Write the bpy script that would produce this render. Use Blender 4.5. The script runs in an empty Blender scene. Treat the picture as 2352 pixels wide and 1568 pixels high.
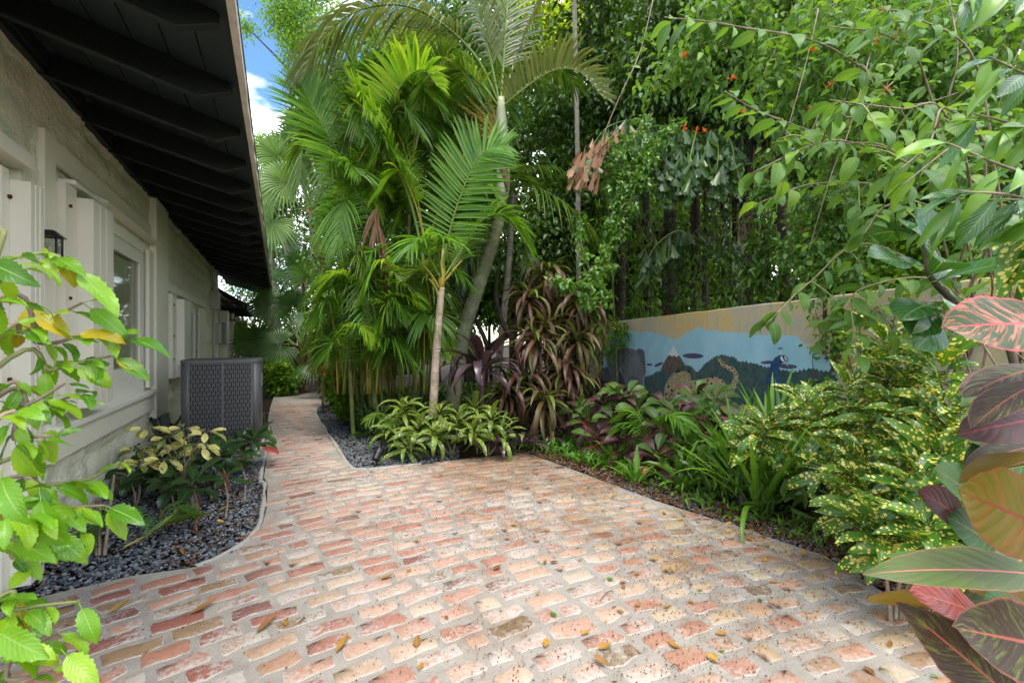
import bpy, bmesh, math, random
import numpy as np
from mathutils import Vector, Matrix

random.seed(7); np.random.seed(7)
RNG = np.random.default_rng(11)
sc = bpy.context.scene
COL = sc.collection
R = math.radians

# ------------------------------------------------------------------ camera
# World: +Y runs along the house wall, +X points away from it, the lens stands at x = y = 0.
H = 1.30
YAW = R(27.1)
SA, CA = math.sin(YAW), math.cos(YAW)
cam_d = bpy.data.cameras.new('camera')
cam = bpy.data.objects.new('camera', cam_d); COL.objects.link(cam)
cam.location = (0, 0, H); cam.rotation_euler = (R(90), 0, -YAW)
cam_d.sensor_width = 36; cam_d.lens = 16.0
cam_d.clip_start = 0.02; cam_d.clip_end = 600
cam_d.dof.use_dof = True; cam_d.dof.focus_distance = 4.0; cam_d.dof.aperture_fstop = 11.0
sc.camera = cam

# ------------------------------------------------------------------ light
SUN_EL, SUN_AZ = R(68), R(182)      # azimuth from +Y towards +X: high behind the lens
world = bpy.data.worlds.new('World'); sc.world = world; world.use_nodes = True
wn = world.node_tree; wn.nodes.clear()
w_out = wn.nodes.new('ShaderNodeOutputWorld'); w_bg = wn.nodes.new('ShaderNodeBackground')
w_sky = wn.nodes.new('ShaderNodeTexSky'); w_sky.sky_type = 'NISHITA'; w_sky.sun_disc = False
w_sky.sun_elevation = SUN_EL; w_sky.sun_rotation = SUN_AZ
w_sky.air_density = 1.0; w_sky.dust_density = 0.6; w_sky.ozone_density = 1.5
w_tc = wn.nodes.new('ShaderNodeTexCoord'); w_mp = wn.nodes.new('ShaderNodeMapping')
w_mp.inputs['Scale'].default_value = (1, 1, 1.9); w_mp.inputs['Location'].default_value = (3.3, 0.2, 1.81)
w_nz = wn.nodes.new('ShaderNodeTexNoise'); w_nz.inputs['Scale'].default_value = 3.0
w_nz.inputs['Detail'].default_value = 9; w_nz.inputs['Roughness'].default_value = 0.52
w_cr = wn.nodes.new('ShaderNodeValToRGB'); w_cr.color_ramp.elements[0].position = 0.46; w_cr.color_ramp.elements[1].position = 0.60
w_mx = wn.nodes.new('ShaderNodeMix'); w_mx.data_type = 'RGBA'; w_mx.inputs[7].default_value = (9.6, 9.65, 9.7, 1)
wn.links.new(w_tc.outputs['Generated'], w_mp.inputs['Vector']); wn.links.new(w_mp.outputs[0], w_nz.inputs['Vector'])
wn.links.new(w_nz.outputs['Fac'], w_cr.inputs['Fac']); wn.links.new(w_cr.outputs['Color'], w_mx.inputs[0])
w_hs = wn.nodes.new('ShaderNodeHueSaturation'); w_hs.inputs['Saturation'].default_value = 1.2; w_hs.inputs['Value'].default_value = 0.66
wn.links.new(w_sky.outputs[0], w_hs.inputs['Color']); wn.links.new(w_hs.outputs[0], w_mx.inputs[6]); wn.links.new(w_mx.outputs[2], w_bg.inputs['Color'])
w_bg.inputs['Strength'].default_value = 0.15
wn.links.new(w_bg.outputs[0], w_out.inputs['Surface'])
sun_d = bpy.data.lights.new('sun', 'SUN'); sun = bpy.data.objects.new('sun', sun_d); COL.objects.link(sun)
sun_d.energy = 1.15; sun_d.angle = R(30); sun_d.color = (1.0, 0.94, 0.82)
sdir = Vector((math.sin(SUN_AZ)*math.cos(SUN_EL), math.cos(SUN_AZ)*math.cos(SUN_EL), math.sin(SUN_EL)))
sun.rotation_euler = sdir.to_track_quat('Z', 'Y').to_euler(); sun.location = (0, 0, 30)
sc.view_settings.view_transform = 'Standard'; sc.view_settings.look = 'None'
sc.view_settings.gamma = 1.0; sc.view_settings.exposure = 1.78
sc.view_settings.use_curve_mapping = False
sc.render.engine = 'CYCLES'
sc.cycles.max_bounces = 7; sc.cycles.diffuse_bounces = 4; sc.cycles.transmission_bounces = 5
sc.cycles.use_denoising = True

# ------------------------------------------------------------------ survey helpers (photo measurements turned into metres)
FP = 1045.3
def P(px, py, d):
    """point seen at (px, py) of a 2352 px wide print, d metres ahead"""
    r = (px-1176)/FP*d; u = (784-py)/FP*d
    return Vector((SA*d+CA*r, CA*d-SA*r, H+u))
def G(px, py, z=0.0):
    return P(px, py, FP*(H-z)/(py-784))
def onhouse(px, py, x=-1.3):
    d = FP*(-x)/(CA*(641-px)); return P(px, py, d)
M0 = Vector((4.86, 2.60, 0)); M1 = Vector((6.86, 8.51, 0)); MD = (M1-M0).normalized(); MN = Vector((-MD.y, MD.x, 0))
def onmural(px, py, off=0.0):
    """(s, z) on the mural wall for a print pixel"""
    r = (px-1176)/FP; dr = Vector((SA+CA*r, CA-SA*r, (784-py)/FP))
    t = (M0.dot(MN))/(dr.dot(MN)); q = dr*t
    return ((q-M0).dot(MD), H+dr.z*t)

# ------------------------------------------------------------------ object helpers
def tag(o, label=None, cat=None, group=None, kind=None):
    if label: o['label'] = label
    if cat: o['category'] = cat
    if group: o['group'] = group
    if kind: o['kind'] = kind
    return o
def thing(name, loc, label, cat, group=None):
    o = bpy.data.objects.new(name, None); COL.objects.link(o); o.location = loc; o.empty_display_size = 0.1
    return tag(o, label, cat, group)
def wloc(o):
    v = Vector(o.location)
    while o.parent: o = o.parent; v += Vector(o.location)
    return v
def link(name, me, parent=None, loc=None, mat=None):
    """links me (in world metres unless loc given) under parent"""
    o = bpy.data.objects.new(name, me); COL.objects.link(o)
    if mat is not None and not me.materials: me.materials.append(mat)
    if parent is not None:
        o.parent = parent; o.location = (Vector(loc) if loc is not None else Vector((0, 0, 0))) - wloc(parent)
    elif loc is not None: o.location = loc
    return o
def raw_mesh(name, V, F, UV=None, smooth=True):
    """V (n,3), F uniform (m,k) index array"""
    V = np.asarray(V, dtype=np.float32); F = np.asarray(F, dtype=np.int32); m, k = F.shape
    me = bpy.data.meshes.new(name)
    me.vertices.add(len(V)); me.vertices.foreach_set('co', V.ravel())
    me.loops.add(m*k); me.loops.foreach_set('vertex_index', F.ravel())
    me.polygons.add(m); me.polygons.foreach_set('loop_start', np.arange(0, m*k, k, dtype=np.int32))
    if UV is not None:
        uv = me.uv_layers.new(name='UVMap'); uv.data.foreach_set('uv', np.asarray(UV, dtype=np.float32)[F.ravel()].ravel())
    me.update(calc_edges=True)
    if smooth: me.polygons.foreach_set('use_smooth', np.ones(m, dtype=bool))
    return me
class MB:
    def __init__(s): s.v = []; s.f = []
    def add(s, vs, fs):
        b = len(s.v); s.v += [tuple(v) for v in vs]; s.f += [tuple(b+i for i in f) for f in fs]; return s
    def box(s, a, b):
        x0, y0, z0 = a; x1, y1, z1 = b
        return s.add([(x0,y0,z0),(x1,y0,z0),(x1,y1,z0),(x0,y1,z0),(x0,y0,z1),(x1,y0,z1),(x1,y1,z1),(x0,y1,z1)],
                     [(0,3,2,1),(4,5,6,7),(0,1,5,4),(1,2,6,5),(2,3,7,6),(3,0,4,7)])
    def prism(s, poly, axis, a, b):
        """poly of 2D points swept along axis 'x','y','z' from a to b"""
        def pt(p, t): return {'x': (t, p[0], p[1]), 'y': (p[0], t, p[1]), 'z': (p[0], p[1], t)}[axis]
        n = len(poly)
        return s.add([pt(p, a) for p in poly]+[pt(p, b) for p in poly],
                     [tuple(range(n))[::-1], tuple(range(n, 2*n))]+[(i, (i+1) % n, n+(i+1) % n, n+i) for i in range(n)])
    def tube(s, pts, rad, sides=6, cap=True):
        pts = [Vector(p) for p in pts]; n = len(pts)
        if not hasattr(rad, '__len__'): rad = [rad]*n
        vs = []; ref = None
        for i, p in enumerate(pts):
            t = (pts[min(i+1, n-1)]-pts[max(i-1, 0)]).normalized()
            if ref is None: ref = Vector((1, 0, 0)) if abs(t.x) < 0.8 else Vector((0, 1, 0))
            a = (ref-t*ref.dot(t)).normalized(); ref = a; b = t.cross(a)
            for k in range(sides):
                q = 2*math.pi*k/sides; vs.append(p+(a*math.cos(q)+b*math.sin(q))*rad[i])
        fs = [(i*sides+k, i*sides+(k+1) % sides, (i+1)*sides+(k+1) % sides, (i+1)*sides+k) for i in range(n-1) for k in range(sides)]
        if cap: fs += [tuple(range(sides))[::-1], tuple(range((n-1)*sides, n*sides))]
        return s.add(vs, fs)
    def mesh(s, name, smooth=False):
        me = bpy.data.meshes.new(name); me.from_pydata(s.v, [], s.f); me.update()
        if smooth: me.polygons.foreach_set('use_smooth', np.ones(len(me.polygons), dtype=bool))
        return me
    def build(s, name, mat, parent=None, smooth=False, bevel=0.0):
        me = s.mesh(name, smooth)
        if bevel:
            bm = bmesh.new(); bm.from_mesh(me)
            bmesh.ops.bevel(bm, geom=bm.edges[:], offset=bevel, segments=1, affect='EDGES', profile=0.5)
            bm.to_mesh(me); bm.free()
        return link(name, me, parent, None, mat)
def spline(pts, n):
    """Catmull-Rom through pts"""
    p = [np.array(q, dtype=float) for q in pts]; p = [2*p[0]-p[1]]+p+[2*p[-1]-p[-2]]; out = []
    segs = len(p)-3
    for i in range(n):
        u = i/(n-1)*segs; k = min(int(u), segs-1); t = u-k; a, b, c, d = p[k:k+4]
        out.append(0.5*((2*b)+(c-a)*t+(2*a-5*b+4*c-d)*t*t+(-a+3*b-3*c+d)*t**3))
    return out
def vnoise(x, y, s, seed):
    g = np.random.default_rng(seed).random((97, 97)); x = np.asarray(x)*s % 96; y = np.asarray(y)*s % 96
    i = x.astype(int); j = y.astype(int); u = x-i; v = y-j; u = u*u*(3-2*u); v = v*v*(3-2*v)
    return (g[i, j]*(1-u)+g[i+1, j]*u)*(1-v)+(g[i, j+1]*(1-u)+g[i+1, j+1]*u)*v
def inside(x, y, poly):
    c = False; j = len(poly)-1
    for i in range(len(poly)):
        xi, yi = poly[i][0], poly[i][1]; xj, yj = poly[j][0], poly[j][1]
        if (yi > y) != (yj > y) and x < (xj-xi)*(y-yi)/(yj-yi)+xi: c = not c
        j = i
    return c

# ------------------------------------------------------------------ materials
class NT:
    def __init__(s, name):
        s.m = bpy.data.materials.new(name); s.m.use_nodes = True; s.t = s.m.node_tree; s.t.nodes.clear()
        s.out = s.n('OutputMaterial')
    def n(s, t, **kw):
        nd = s.t.nodes.new('ShaderNode'+t)
        for k, v in kw.items(): setattr(nd, k, v)
        return nd
    def put(s, sock, v):
        if hasattr(v, 'is_linked') or hasattr(v, 'links'): s.t.links.new(v, sock)
        else: sock.default_value = v
    def math(s, op, a, b=0.0, c=None, clamp=False):
        nd = s.n('Math', operation=op, use_clamp=clamp); s.put(nd.inputs[0], a); s.put(nd.inputs[1], b)
        if c is not None: s.put(nd.inputs[2], c)
        return nd.outputs[0]
    def mix(s, f, a, b, blend='MIX'):
        nd = s.n('Mix', data_type='RGBA', blend_type=blend); s.put(nd.inputs[0], f)
        for i, v in ((6, a), (7, b)): s.put(nd.inputs[i], v if not isinstance(v, tuple) else (*v[:3], 1))
        return nd.outputs[2]
    def ramp(s, f, stops, interp='LINEAR'):
        nd = s.n('ValToRGB'); r = nd.color_ramp; r.interpolation = interp
        while len(r.elements) < len(stops): r.elements.new(0.5)
        for e, (p, c) in zip(r.elements, stops): e.position = p; e.color = (*c[:3], 1) if isinstance(c, tuple) else (c, c, c, 1)
        s.put(nd.inputs[0], f); return nd.outputs[0]
    def noise(s, vec, scale, detail=4, rough=0.55):
        nd = s.n('TexNoise'); nd.inputs['Scale'].default_value = scale; nd.inputs['Detail'].default_value = detail; nd.inputs['Roughness'].default_value = rough
        if vec is not None: s.put(nd.inputs['Vector'], vec)
        return nd.outputs['Fac']
    def pos(s): return s.n('NewGeometry').outputs['Position']
    def rnd(s):
        o = s.n('ObjectInfo').outputs['Random']; i = s.n('NewGeometry').outputs['Random Per Island']
        return s.math('FRACT', s.math('ADD', o, i))
    def bump(s, h, strength=0.4, dist=0.01):
        nd = s.n('Bump'); nd.inputs['Strength'].default_value = strength; nd.inputs['Distance'].default_value = dist; s.put(nd.inputs['Height'], h); return nd.outputs[0]
    def principled(s, col, rough=0.6, spec=0.4, normal=None, metal=0.0):
        nd = s.n('BsdfPrincipled'); s.put(nd.inputs['Base Color'], col if not isinstance(col, tuple) else (*col[:3], 1)); s.put(nd.inputs['Roughness'], rough)
        nd.inputs['Specular IOR Level'].default_value = spec; nd.inputs['Metallic'].default_value = metal
        if normal is not None: s.put(nd.inputs['Normal'], normal)
        return nd
    def done(s, sh):
        s.t.links.new(sh.outputs[0] if hasattr(sh, 'outputs') else sh, s.out.inputs['Surface']); return s.m
def plain(name, col, rough=0.6, spec=0.4, var=0.25, scale=9, bumpk=0.0, bscale=60, metal=0.0):
    t = NT(name); p = t.pos(); n = t.noise(p, scale, 5)
    c = t.mix(t.math('MULTIPLY', n, 1.0), tuple(x*(1-var) for x in col), tuple(min(1, x*(1+var)) for x in col))
    nm = t.bump(t.noise(p, bscale, 4), bumpk, 0.01) if bumpk else None
    return t.done(t.principled(c, rough, spec, nm, metal))
def leaf_mat(name, cols, rough=0.38, spec=0.5, transl=0.3, tcol=1.35, midrib=None, veins=0.0, vcol=None, spots=None, tipc=None, grain=0.25, edge=None, blotch=None, streak=None):
    """cols: colours spread over the individual leaves; spots=(colour, scale, threshold); blotch=(colour, scale, lo, hi)"""
    t = NT(name); n = len(cols); cols = [(c[0]*1.55, c[1]*1.26, c[2]*0.9) if c[1] > c[0] else (c[0]*1.15, c[1]*1.12, c[2]) for c in cols]
    col = t.ramp(t.rnd(), [(i/max(1, n-1), c) for i, c in enumerate(cols)])
    uvn = t.n('UVMap'); sep = t.n('SeparateXYZ'); t.t.links.new(uvn.outputs[0], sep.inputs[0]); u, v = sep.outputs[0], sep.outputs[1]
    tc = t.n('TexCoord').outputs['Object']
    oi = t.n('ObjectInfo'); off = t.n('VectorMath', operation='SCALE'); off.inputs[0].default_value = (37, 91, 53); t.put(off.inputs['Scale'], oi.outputs['Random'])
    av = t.n('VectorMath', operation='ADD'); t.put(av.inputs[0], tc); t.put(av.inputs[1], off.outputs[0]); vec = av.outputs[0]
    if grain: col = t.mix(t.math('MULTIPLY', t.math('SUBTRACT', t.noise(vec, 22, 3), 0.3, clamp=True), grain*2), col, (0.6, 0.6, 0.6), 'MULTIPLY')
    au = t.math('ABSOLUTE', t.math('SUBTRACT', u, 0.5))
    h = None
    if blotch:
        b = t.ramp(t.noise(vec, blotch[1], 4, 0.6), [(blotch[2], 0.0), (blotch[3], 1.0)]); col = t.mix(b, col, blotch[0])
    if streak:
        cv = t.n('CombineXYZ'); t.put(cv.inputs[0], t.math('MULTIPLY', t.math('SUBTRACT', v, t.math('MULTIPLY', au, 0.55)), streak[1])); t.put(cv.inputs[1], t.math('MULTIPLY', u, 3.0)); t.put(cv.inputs[2], t.math('MULTIPLY', oi.outputs['Random'], 50))
        b = t.ramp(t.noise(cv.outputs[0], 1.0, 5, 0.65), [(streak[2], 0.0), (streak[3], 1.0)]); col = t.mix(t.math('MULTIPLY', b, 0.85), col, streak[0])
    if spots:
        vo = t.n('TexVoronoi'); vo.inputs['Scale'].default_value = spots[1]; t.put(vo.inputs['Vector'], vec)
        thr = t.math('MULTIPLY', t.noise(vec, spots[1]*0.33, 2), spots[2]*2)
        col = t.mix(t.math('LESS_THAN', vo.outputs['Distance'], thr), col, spots[0])
    if veins:
        s = t.math('ABSOLUTE', t.math('SINE', t.math('MULTIPLY', t.math('SUBTRACT', v, t.math('ADD', t.math('MULTIPLY', au, 0.55), t.math('MULTIPLY', t.noise(vec, 30, 2), 0.06))), 28)))
        line = t.math('SUBTRACT', 1.0, t.math('MULTIPLY', s, 2.6), clamp=True)
        col = t.mix(t.math('MULTIPLY', line, veins), col, vcol or tuple(min(1, c*1.8) for c in cols[-1])); h = s
    if midrib:
        col = t.mix(t.math('SUBTRACT', 1.0, t.math('MULTIPLY', t.math('SUBTRACT', au, t.math('MULTIPLY_ADD', v, -0.012, 0.016)), 60), clamp=True), col, midrib)
    if edge: col = t.mix(t.ramp(au, [(0.455, 0.0), (0.5, 1.0)]), col, edge)
    if tipc: col = t.mix(t.ramp(v, [(0.72, 0.0), (1.0, 0.85)]), col, tipc)
    nm = t.bump(h, 0.14, 0.003) if h is not None else None
    pb = t.principled(col, rough, spec, nm)
    tr = t.n('BsdfTranslucent'); t.put(tr.inputs['Color'], t.mix(1.0, col, (tcol*1.15, tcol*1.05, tcol*0.45), 'MULTIPLY'))
    ms = t.n('MixShader'); ms.inputs[0].default_value = transl
    t.t.links.new(pb.outputs[0], ms.inputs[1]); t.t.links.new(tr.outputs[0], ms.inputs[2])
    return t.done(ms)
def bark_mat(name, c1, c2, scale=14, bumpk=0.6, ring=0.0):
    t = NT(name); p = t.pos(); mp = t.n('Mapping'); mp.inputs['Scale'].default_value = (1, 1, 0.35 if not ring else 2.2); t.put(mp.inputs[0], p)
    n = t.noise(mp.outputs[0], scale, 6, 0.65); col = t.ramp(n, [(0.3, c1), (0.7, c2)])
    l = t.ramp(t.noise(p, 7, 4), [(0.52, 0.0), (0.6, 1.0)]); col = t.mix(t.math('MULTIPLY', l, 0.35), col, tuple(min(1, x*1.6) for x in c2))
    return t.done(t.principled(col, 0.85, 0.2, t.bump(n, bumpk, 0.02)))

M = {}
M['soil'] = plain('soil', (0.035, 0.024, 0.016), 0.95, 0.1, 0.5, 20, 0.8, 40)
M['dark_wood'] = plain('dark_green_wood', (0.011, 0.016, 0.0155), 0.5, 0.3, 0.35, 6, 0.25, 30)
M['board'] = plain('soffit_paint', (0.020, 0.030, 0.030), 0.5, 0.3, 0.35, 6, 0.25, 30)
M['drip'] = plain('weathered_edge', (0.66, 0.61, 0.53), 0.8, 0.2, 0.35, 14, 0.4, 60)
M['shingle'] = plain('roof_shingle', (0.10, 0.09, 0.08), 0.95, 0.1, 0.4, 30, 0.8, 80)
M['trim'] = plain('cream_trim', (0.72, 0.69, 0.57), 0.45, 0.4, 0.08, 3, 0.1, 20)
M['shutter'] = plain('cream_shutter', (0.68, 0.655, 0.55), 0.4, 0.4, 0.08, 3)
M['frame'] = plain('window_frame_white', (0.76, 0.75, 0.66), 0.35, 0.5, 0.05, 3)
M['curtain'] = plain('curtain_cloth', (0.62, 0.55, 0.46), 0.9, 0.1, 0.15, 5)
M['black_metal'] = plain('black_metal', (0.010, 0.010, 0.011), 0.45, 0.5, 0.3, 12)
M['steel'] = plain('ac_paint', (0.085, 0.085, 0.088), 0.42, 0.5, 0.10, 5, 0.05, 40)
M['dark'] = plain('dark_inside', (0.010, 0.010, 0.010), 0.9, 0.1, 0.2, 6)
M['concrete'] = plain('concrete', (0.36, 0.34, 0.31), 0.9, 0.2, 0.25, 12, 0.6, 70)
M['pvc'] = plain('grey_pvc', (0.22, 0.24, 0.235), 0.5, 0.4, 0.15, 9)
M['grey_box'] = plain('painted_box', (0.46, 0.45, 0.41), 0.5, 0.4, 0.12, 6)
M['rust'] = plain('rust', (0.07, 0.035, 0.02), 0.9, 0.1, 0.5, 25, 0.6, 60)
M['copper'] = plain('ac_fins', (0.012, 0.012, 0.012), 0.6, 0.4, 0.3, 40)
t = NT('clear_glass'); gl = t.n('BsdfGlossy'); gl.inputs['Roughness'].default_value = 0.03; tr = t.n('BsdfTransparent'); tr.inputs[0].default_value = (0.86, 0.88, 0.86, 1)
ms = t.n('MixShader'); lw = t.n('Fresnel'); lw.inputs[0].default_value = 1.45; t.put(ms.inputs[0], t.math('MULTIPLY', lw.outputs[0], 0.4)); t.t.links.new(tr.outputs[0], ms.inputs[1]); t.t.links.new(gl.outputs[0], ms.inputs[2]); M['glass'] = t.done(ms)
# painted, rough house wall
t = NT('painted_masonry'); p = t.pos(); n1 = t.noise(p, 3.0, 6, 0.6); n2 = t.noise(p, 26, 5, 0.65)
col = t.mix(n1, (0.60, 0.60, 0.46), (0.74, 0.735, 0.58))
chip = t.ramp(t.noise(p, 15, 6, 0.72), [(0.62, 0.0), (0.67, 1.0)]); col = t.mix(t.math('MULTIPLY', chip, 0.55), col, (0.16, 0.15, 0.11))
M['masonry'] = t.done(t.principled(col, 0.75, 0.25, t.bump(t.math('ADD', t.math('MULTIPLY', n2, 0.8), n1), 0.8, 0.03)))
# reclaimed bricks
t = NT('reclaimed_brick'); r = t.rnd(); p = t.pos(); sep = t.n('SeparateXYZ'); t.put(sep.inputs[0], p)
pal_mid = t.ramp(r, [(0.0, (0.44, 0.225, 0.165)), (0.12, (0.53, 0.335, 0.255)), (0.28, (0.56, 0.40, 0.31)), (0.45, (0.50, 0.30, 0.23)), (0.60, (0.57, 0.45, 0.35)), (0.68, (0.53, 0.36, 0.27)), (0.80, (0.44, 0.23, 0.17)), (0.88, (0.25, 0.12, 0.10)), (0.92, (0.25, 0.18, 0.11)), (0.95, (0.56, 0.42, 0.32))], 'CONSTANT')
pal_left = t.ramp(r, [(0.0, (0.32, 0.12, 0.09)), (0.2, (0.45, 0.22, 0.15)), (0.4, (0.21, 0.085, 0.07)), (0.55, (0.40, 0.23, 0.13)), (0.7, (0.50, 0.31, 0.23)), (0.85, (0.32, 0.21, 0.12))], 'CONSTANT')
pal_right = t.ramp(r, [(0.0, (0.45, 0.29, 0.17)), (0.2, (0.48, 0.37, 0.20)), (0.36, (0.52, 0.31, 0.21)), (0.52, (0.29, 0.20, 0.11)), (0.60, (0.50, 0.41, 0.26)), (0.76, (0.44, 0.25, 0.17)), (0.95, (0.17, 0.11, 0.07))], 'CONSTANT')
nx = t.math('ADD', sep.outputs[0], t.math('MULTIPLY', t.math('SUBTRACT', t.noise(p, 1.1, 2), 0.5), 1.6))
col = t.mix(t.ramp(t.math('MULTIPLY_ADD', nx, -1.0, 0.55), [(0.1, 0.0), (0.9, 1.0)]), pal_mid, pal_left)
col = t.mix(t.ramp(t.math('MULTIPLY_ADD', nx, 0.7, -0.85), [(0.0, 0.0), (0.9, 1.0)]), col, pal_right)
face = t.noise(p, 38, 6, 0.7); col = t.mix(t.math('MULTIPLY', face, 0.75), col, (0.55, 0.50, 0.45), 'MULTIPLY'); col = t.mix(t.math('MULTIPLY', t.ramp(t.noise(p, 21, 5, 0.7), [(0.52, 0.0), (0.68, 1.0)]), 0.35), col, (0.62, 0.50, 0.42), 'MULTIPLY')
smear = t.ramp(t.noise(p, 9, 6, 0.7), [(0.50, 0.0), (0.72, 1.0)]); col = t.mix(t.math('MULTIPLY', smear, t.math('MULTIPLY_ADD', t.math('ADD', nx, 0.2, clamp=True), 0.38, 0.20)), col, (0.48, 0.44, 0.39))
rim = t.ramp(t.math('ADD', t.math('MULTIPLY', sep.outputs[2], 175.0), t.math('MULTIPLY', t.math('SUBTRACT', t.noise(p, 45, 5, 0.7), 0.5), 1.6)), [(0.30, 1.0), (0.62, 0.0)]); col = t.mix(t.math('MULTIPLY', rim, 0.9), col, (0.44, 0.41, 0.37))
pit = t.ramp(t.noise(p, 95, 3, 0.6), [(0.62, 0.0), (0.70, 1.0)]); col = t.mix(t.math('MULTIPLY', pit, 0.6), col, (0.10, 0.06, 0.04))
stain = t.ramp(t.math('ADD', t.noise(p, 1.7, 6, 0.65), t.math('ADD', t.math('MULTIPLY', sep.outputs[0], 0.035), t.math('MULTIPLY', t.math('SUBTRACT', sep.outputs[1], 3.0, clamp=True), t.math('MULTIPLY', t.math('SUBTRACT', sep.outputs[0], 0.8, clamp=True), 0.16)))), [(0.55, 0.0), (0.74, 1.0)]); col = t.mix(t.math('MULTIPLY', stain, 0.7), col, (0.60, 0.42, 0.27), 'MULTIPLY')
M['brick'] = t.done(t.principled(col, 0.78, 0.3, t.bump(t.math('ADD', face, t.math('MULTIPLY', pit, -0.6)), 0.55, 0.006)))
t = NT('mortar'); p = t.pos(); n = t.noise(p, 6, 6, 0.65); f2 = t.noise(p, 70, 5, 0.7)
col = t.mix(t.ramp(n, [(0.3, 0.0), (0.7, 1.0)]), (0.30, 0.27, 0.235), (0.43, 0.39, 0.34)); sep = t.n('SeparateXYZ'); t.put(sep.inputs[0], p); col = t.mix(t.math('MULTIPLY', f2, 0.45), col, (0.42, 0.38, 0.34), 'MULTIPLY')
stain = t.ramp(t.math('ADD', t.noise(p, 1.7, 6, 0.65), t.math('ADD', t.math('MULTIPLY', sep.outputs[0], 0.035), t.math('MULTIPLY', t.math('SUBTRACT', sep.outputs[1], 3.0, clamp=True), t.math('MULTIPLY', t.math('SUBTRACT', sep.outputs[0], 0.8, clamp=True), 0.16)))), [(0.55, 0.0), (0.74, 1.0)]); col = t.mix(t.math('MULTIPLY', stain, 0.7), col, (0.60, 0.42, 0.27), 'MULTIPLY')
sp_ = t.noise(p, 240, 2, 0.5); col = t.mix(t.math('MULTIPLY', t.ramp(sp_, [(0.60, 0.0), (0.66, 1.0)]), 0.45), col, (0.20, 0.18, 0.16)); col = t.mix(t.math('MULTIPLY', t.ramp(sp_, [(0.32, 1.0), (0.38, 0.0)]), 0.4), col, (0.62, 0.60, 0.56))
M['mortar'] = t.done(t.principled(col, 0.9, 0.2, t.bump(t.math('ADD', f2, n), 0.6, 0.008)))
t = NT('slate_gravel'); r = t.rnd(); col = t.ramp(r, [(0, (0.04, 0.046, 0.052)), (0.4, (0.105, 0.117, 0.13)), (0.75, (0.19, 0.205, 0.22)), (0.94, (0.30, 0.31, 0.32)), (1, (0.14, 0.09, 0.06))])
M['gravel'] = t.done(t.principled(col, 0.7, 0.3, t.bump(t.noise(t.pos(), 120, 3), 0.4, 0.004)))
t = NT('mulch'); r = t.rnd(); M['mulch'] = t.done(t.principled(t.ramp(r, [(0, (0.09, 0.042, 0.02)), (0.6, (0.19, 0.09, 0.042)), (1, (0.30, 0.15, 0.07))]), 0.9, 0.15))
# mural wall plaster
t = NT('old_plaster'); p = t.pos(); n = t.noise(p, 1.6, 5, 0.6); col = t.ramp(n, [(0.38, (0.54, 0.49, 0.38)), (0.50, (0.62, 0.52, 0.32)), (0.60, (0.70, 0.51, 0.21))])
f2 = t.noise(p, 24, 6, 0.7); col = t.mix(t.math('MULTIPLY', f2, 0.5), col, (0.55, 0.53, 0.50), 'MULTIPLY')
mp = t.n('Mapping'); mp.inputs['Scale'].default_value = (6, 6, 0.7); t.put(mp.inputs[0], p)
col = t.mix(t.math('MULTIPLY', t.ramp(t.noise(mp.outputs[0], 3, 4), [(0.58, 0.0), (0.75, 1.0)]), 0.45), col, (0.35, 0.33, 0.29), 'MULTIPLY')
M['plaster'] = t.done(t.principled(col, 0.85, 0.2, t.bump(f2, 0.35, 0.01)))
def paint(name, a, b, scale=6, streak=False):
    t = NT(name); p = t.pos(); n = t.noise(p, scale, 6, 0.65); c = t.ramp(n, [(0.35, a), (0.65, b)])
    f = t.noise(p, 30, 5, 0.7); c = t.mix(t.math('MULTIPLY', f, 0.3), c, (0.6, 0.6, 0.6), 'MULTIPLY')
    return t.done(t.principled(c, 0.7, 0.25, t.bump(f, 0.25, 0.006)))
M['p_sky'] = paint('paint_sky', (0.31, 0.57, 0.67), (0.42, 0.67, 0.75), 2.2)
M['p_hill'] = paint('paint_jungle', (0.034, 0.085, 0.09), (0.09, 0.13, 0.11), 9)
M['p_eleph'] = paint('paint_elephant', (0.155, 0.17, 0.19), (0.215, 0.23, 0.25), 8)
M['p_eleph2'] = paint('paint_elephant_ear', (0.105, 0.118, 0.135), (0.15, 0.165, 0.185), 8)
M['p_eleph3'] = paint('paint_elephant_body', (0.035, 0.042, 0.056), (0.06, 0.07, 0.088), 8)
M['p_rock'] = paint('paint_rock', (0.10, 0.075, 0.055), (0.17, 0.13, 0.10), 14)
M['p_snow'] = paint('paint_snow', (0.72, 0.73, 0.74), (0.82, 0.82, 0.81), 9)
M['p_cloud'] = paint('paint_cloud', (0.05, 0.07, 0.17), (0.13, 0.10, 0.16), 12)
M['p_blue'] = paint('paint_peacock', (0.018, 0.045, 0.12), (0.04, 0.12, 0.25), 14)
M['p_black'] = paint('paint_black', (0.010, 0.010, 0.012), (0.02, 0.02, 0.022), 14)
M['p_cream'] = paint('paint_leopard', (0.40, 0.32, 0.17), (0.52, 0.43, 0.26), 10)
M['p_grey'] = paint('paint_beak', (0.40, 0.39, 0.36), (0.55, 0.53, 0.5), 10)
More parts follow.
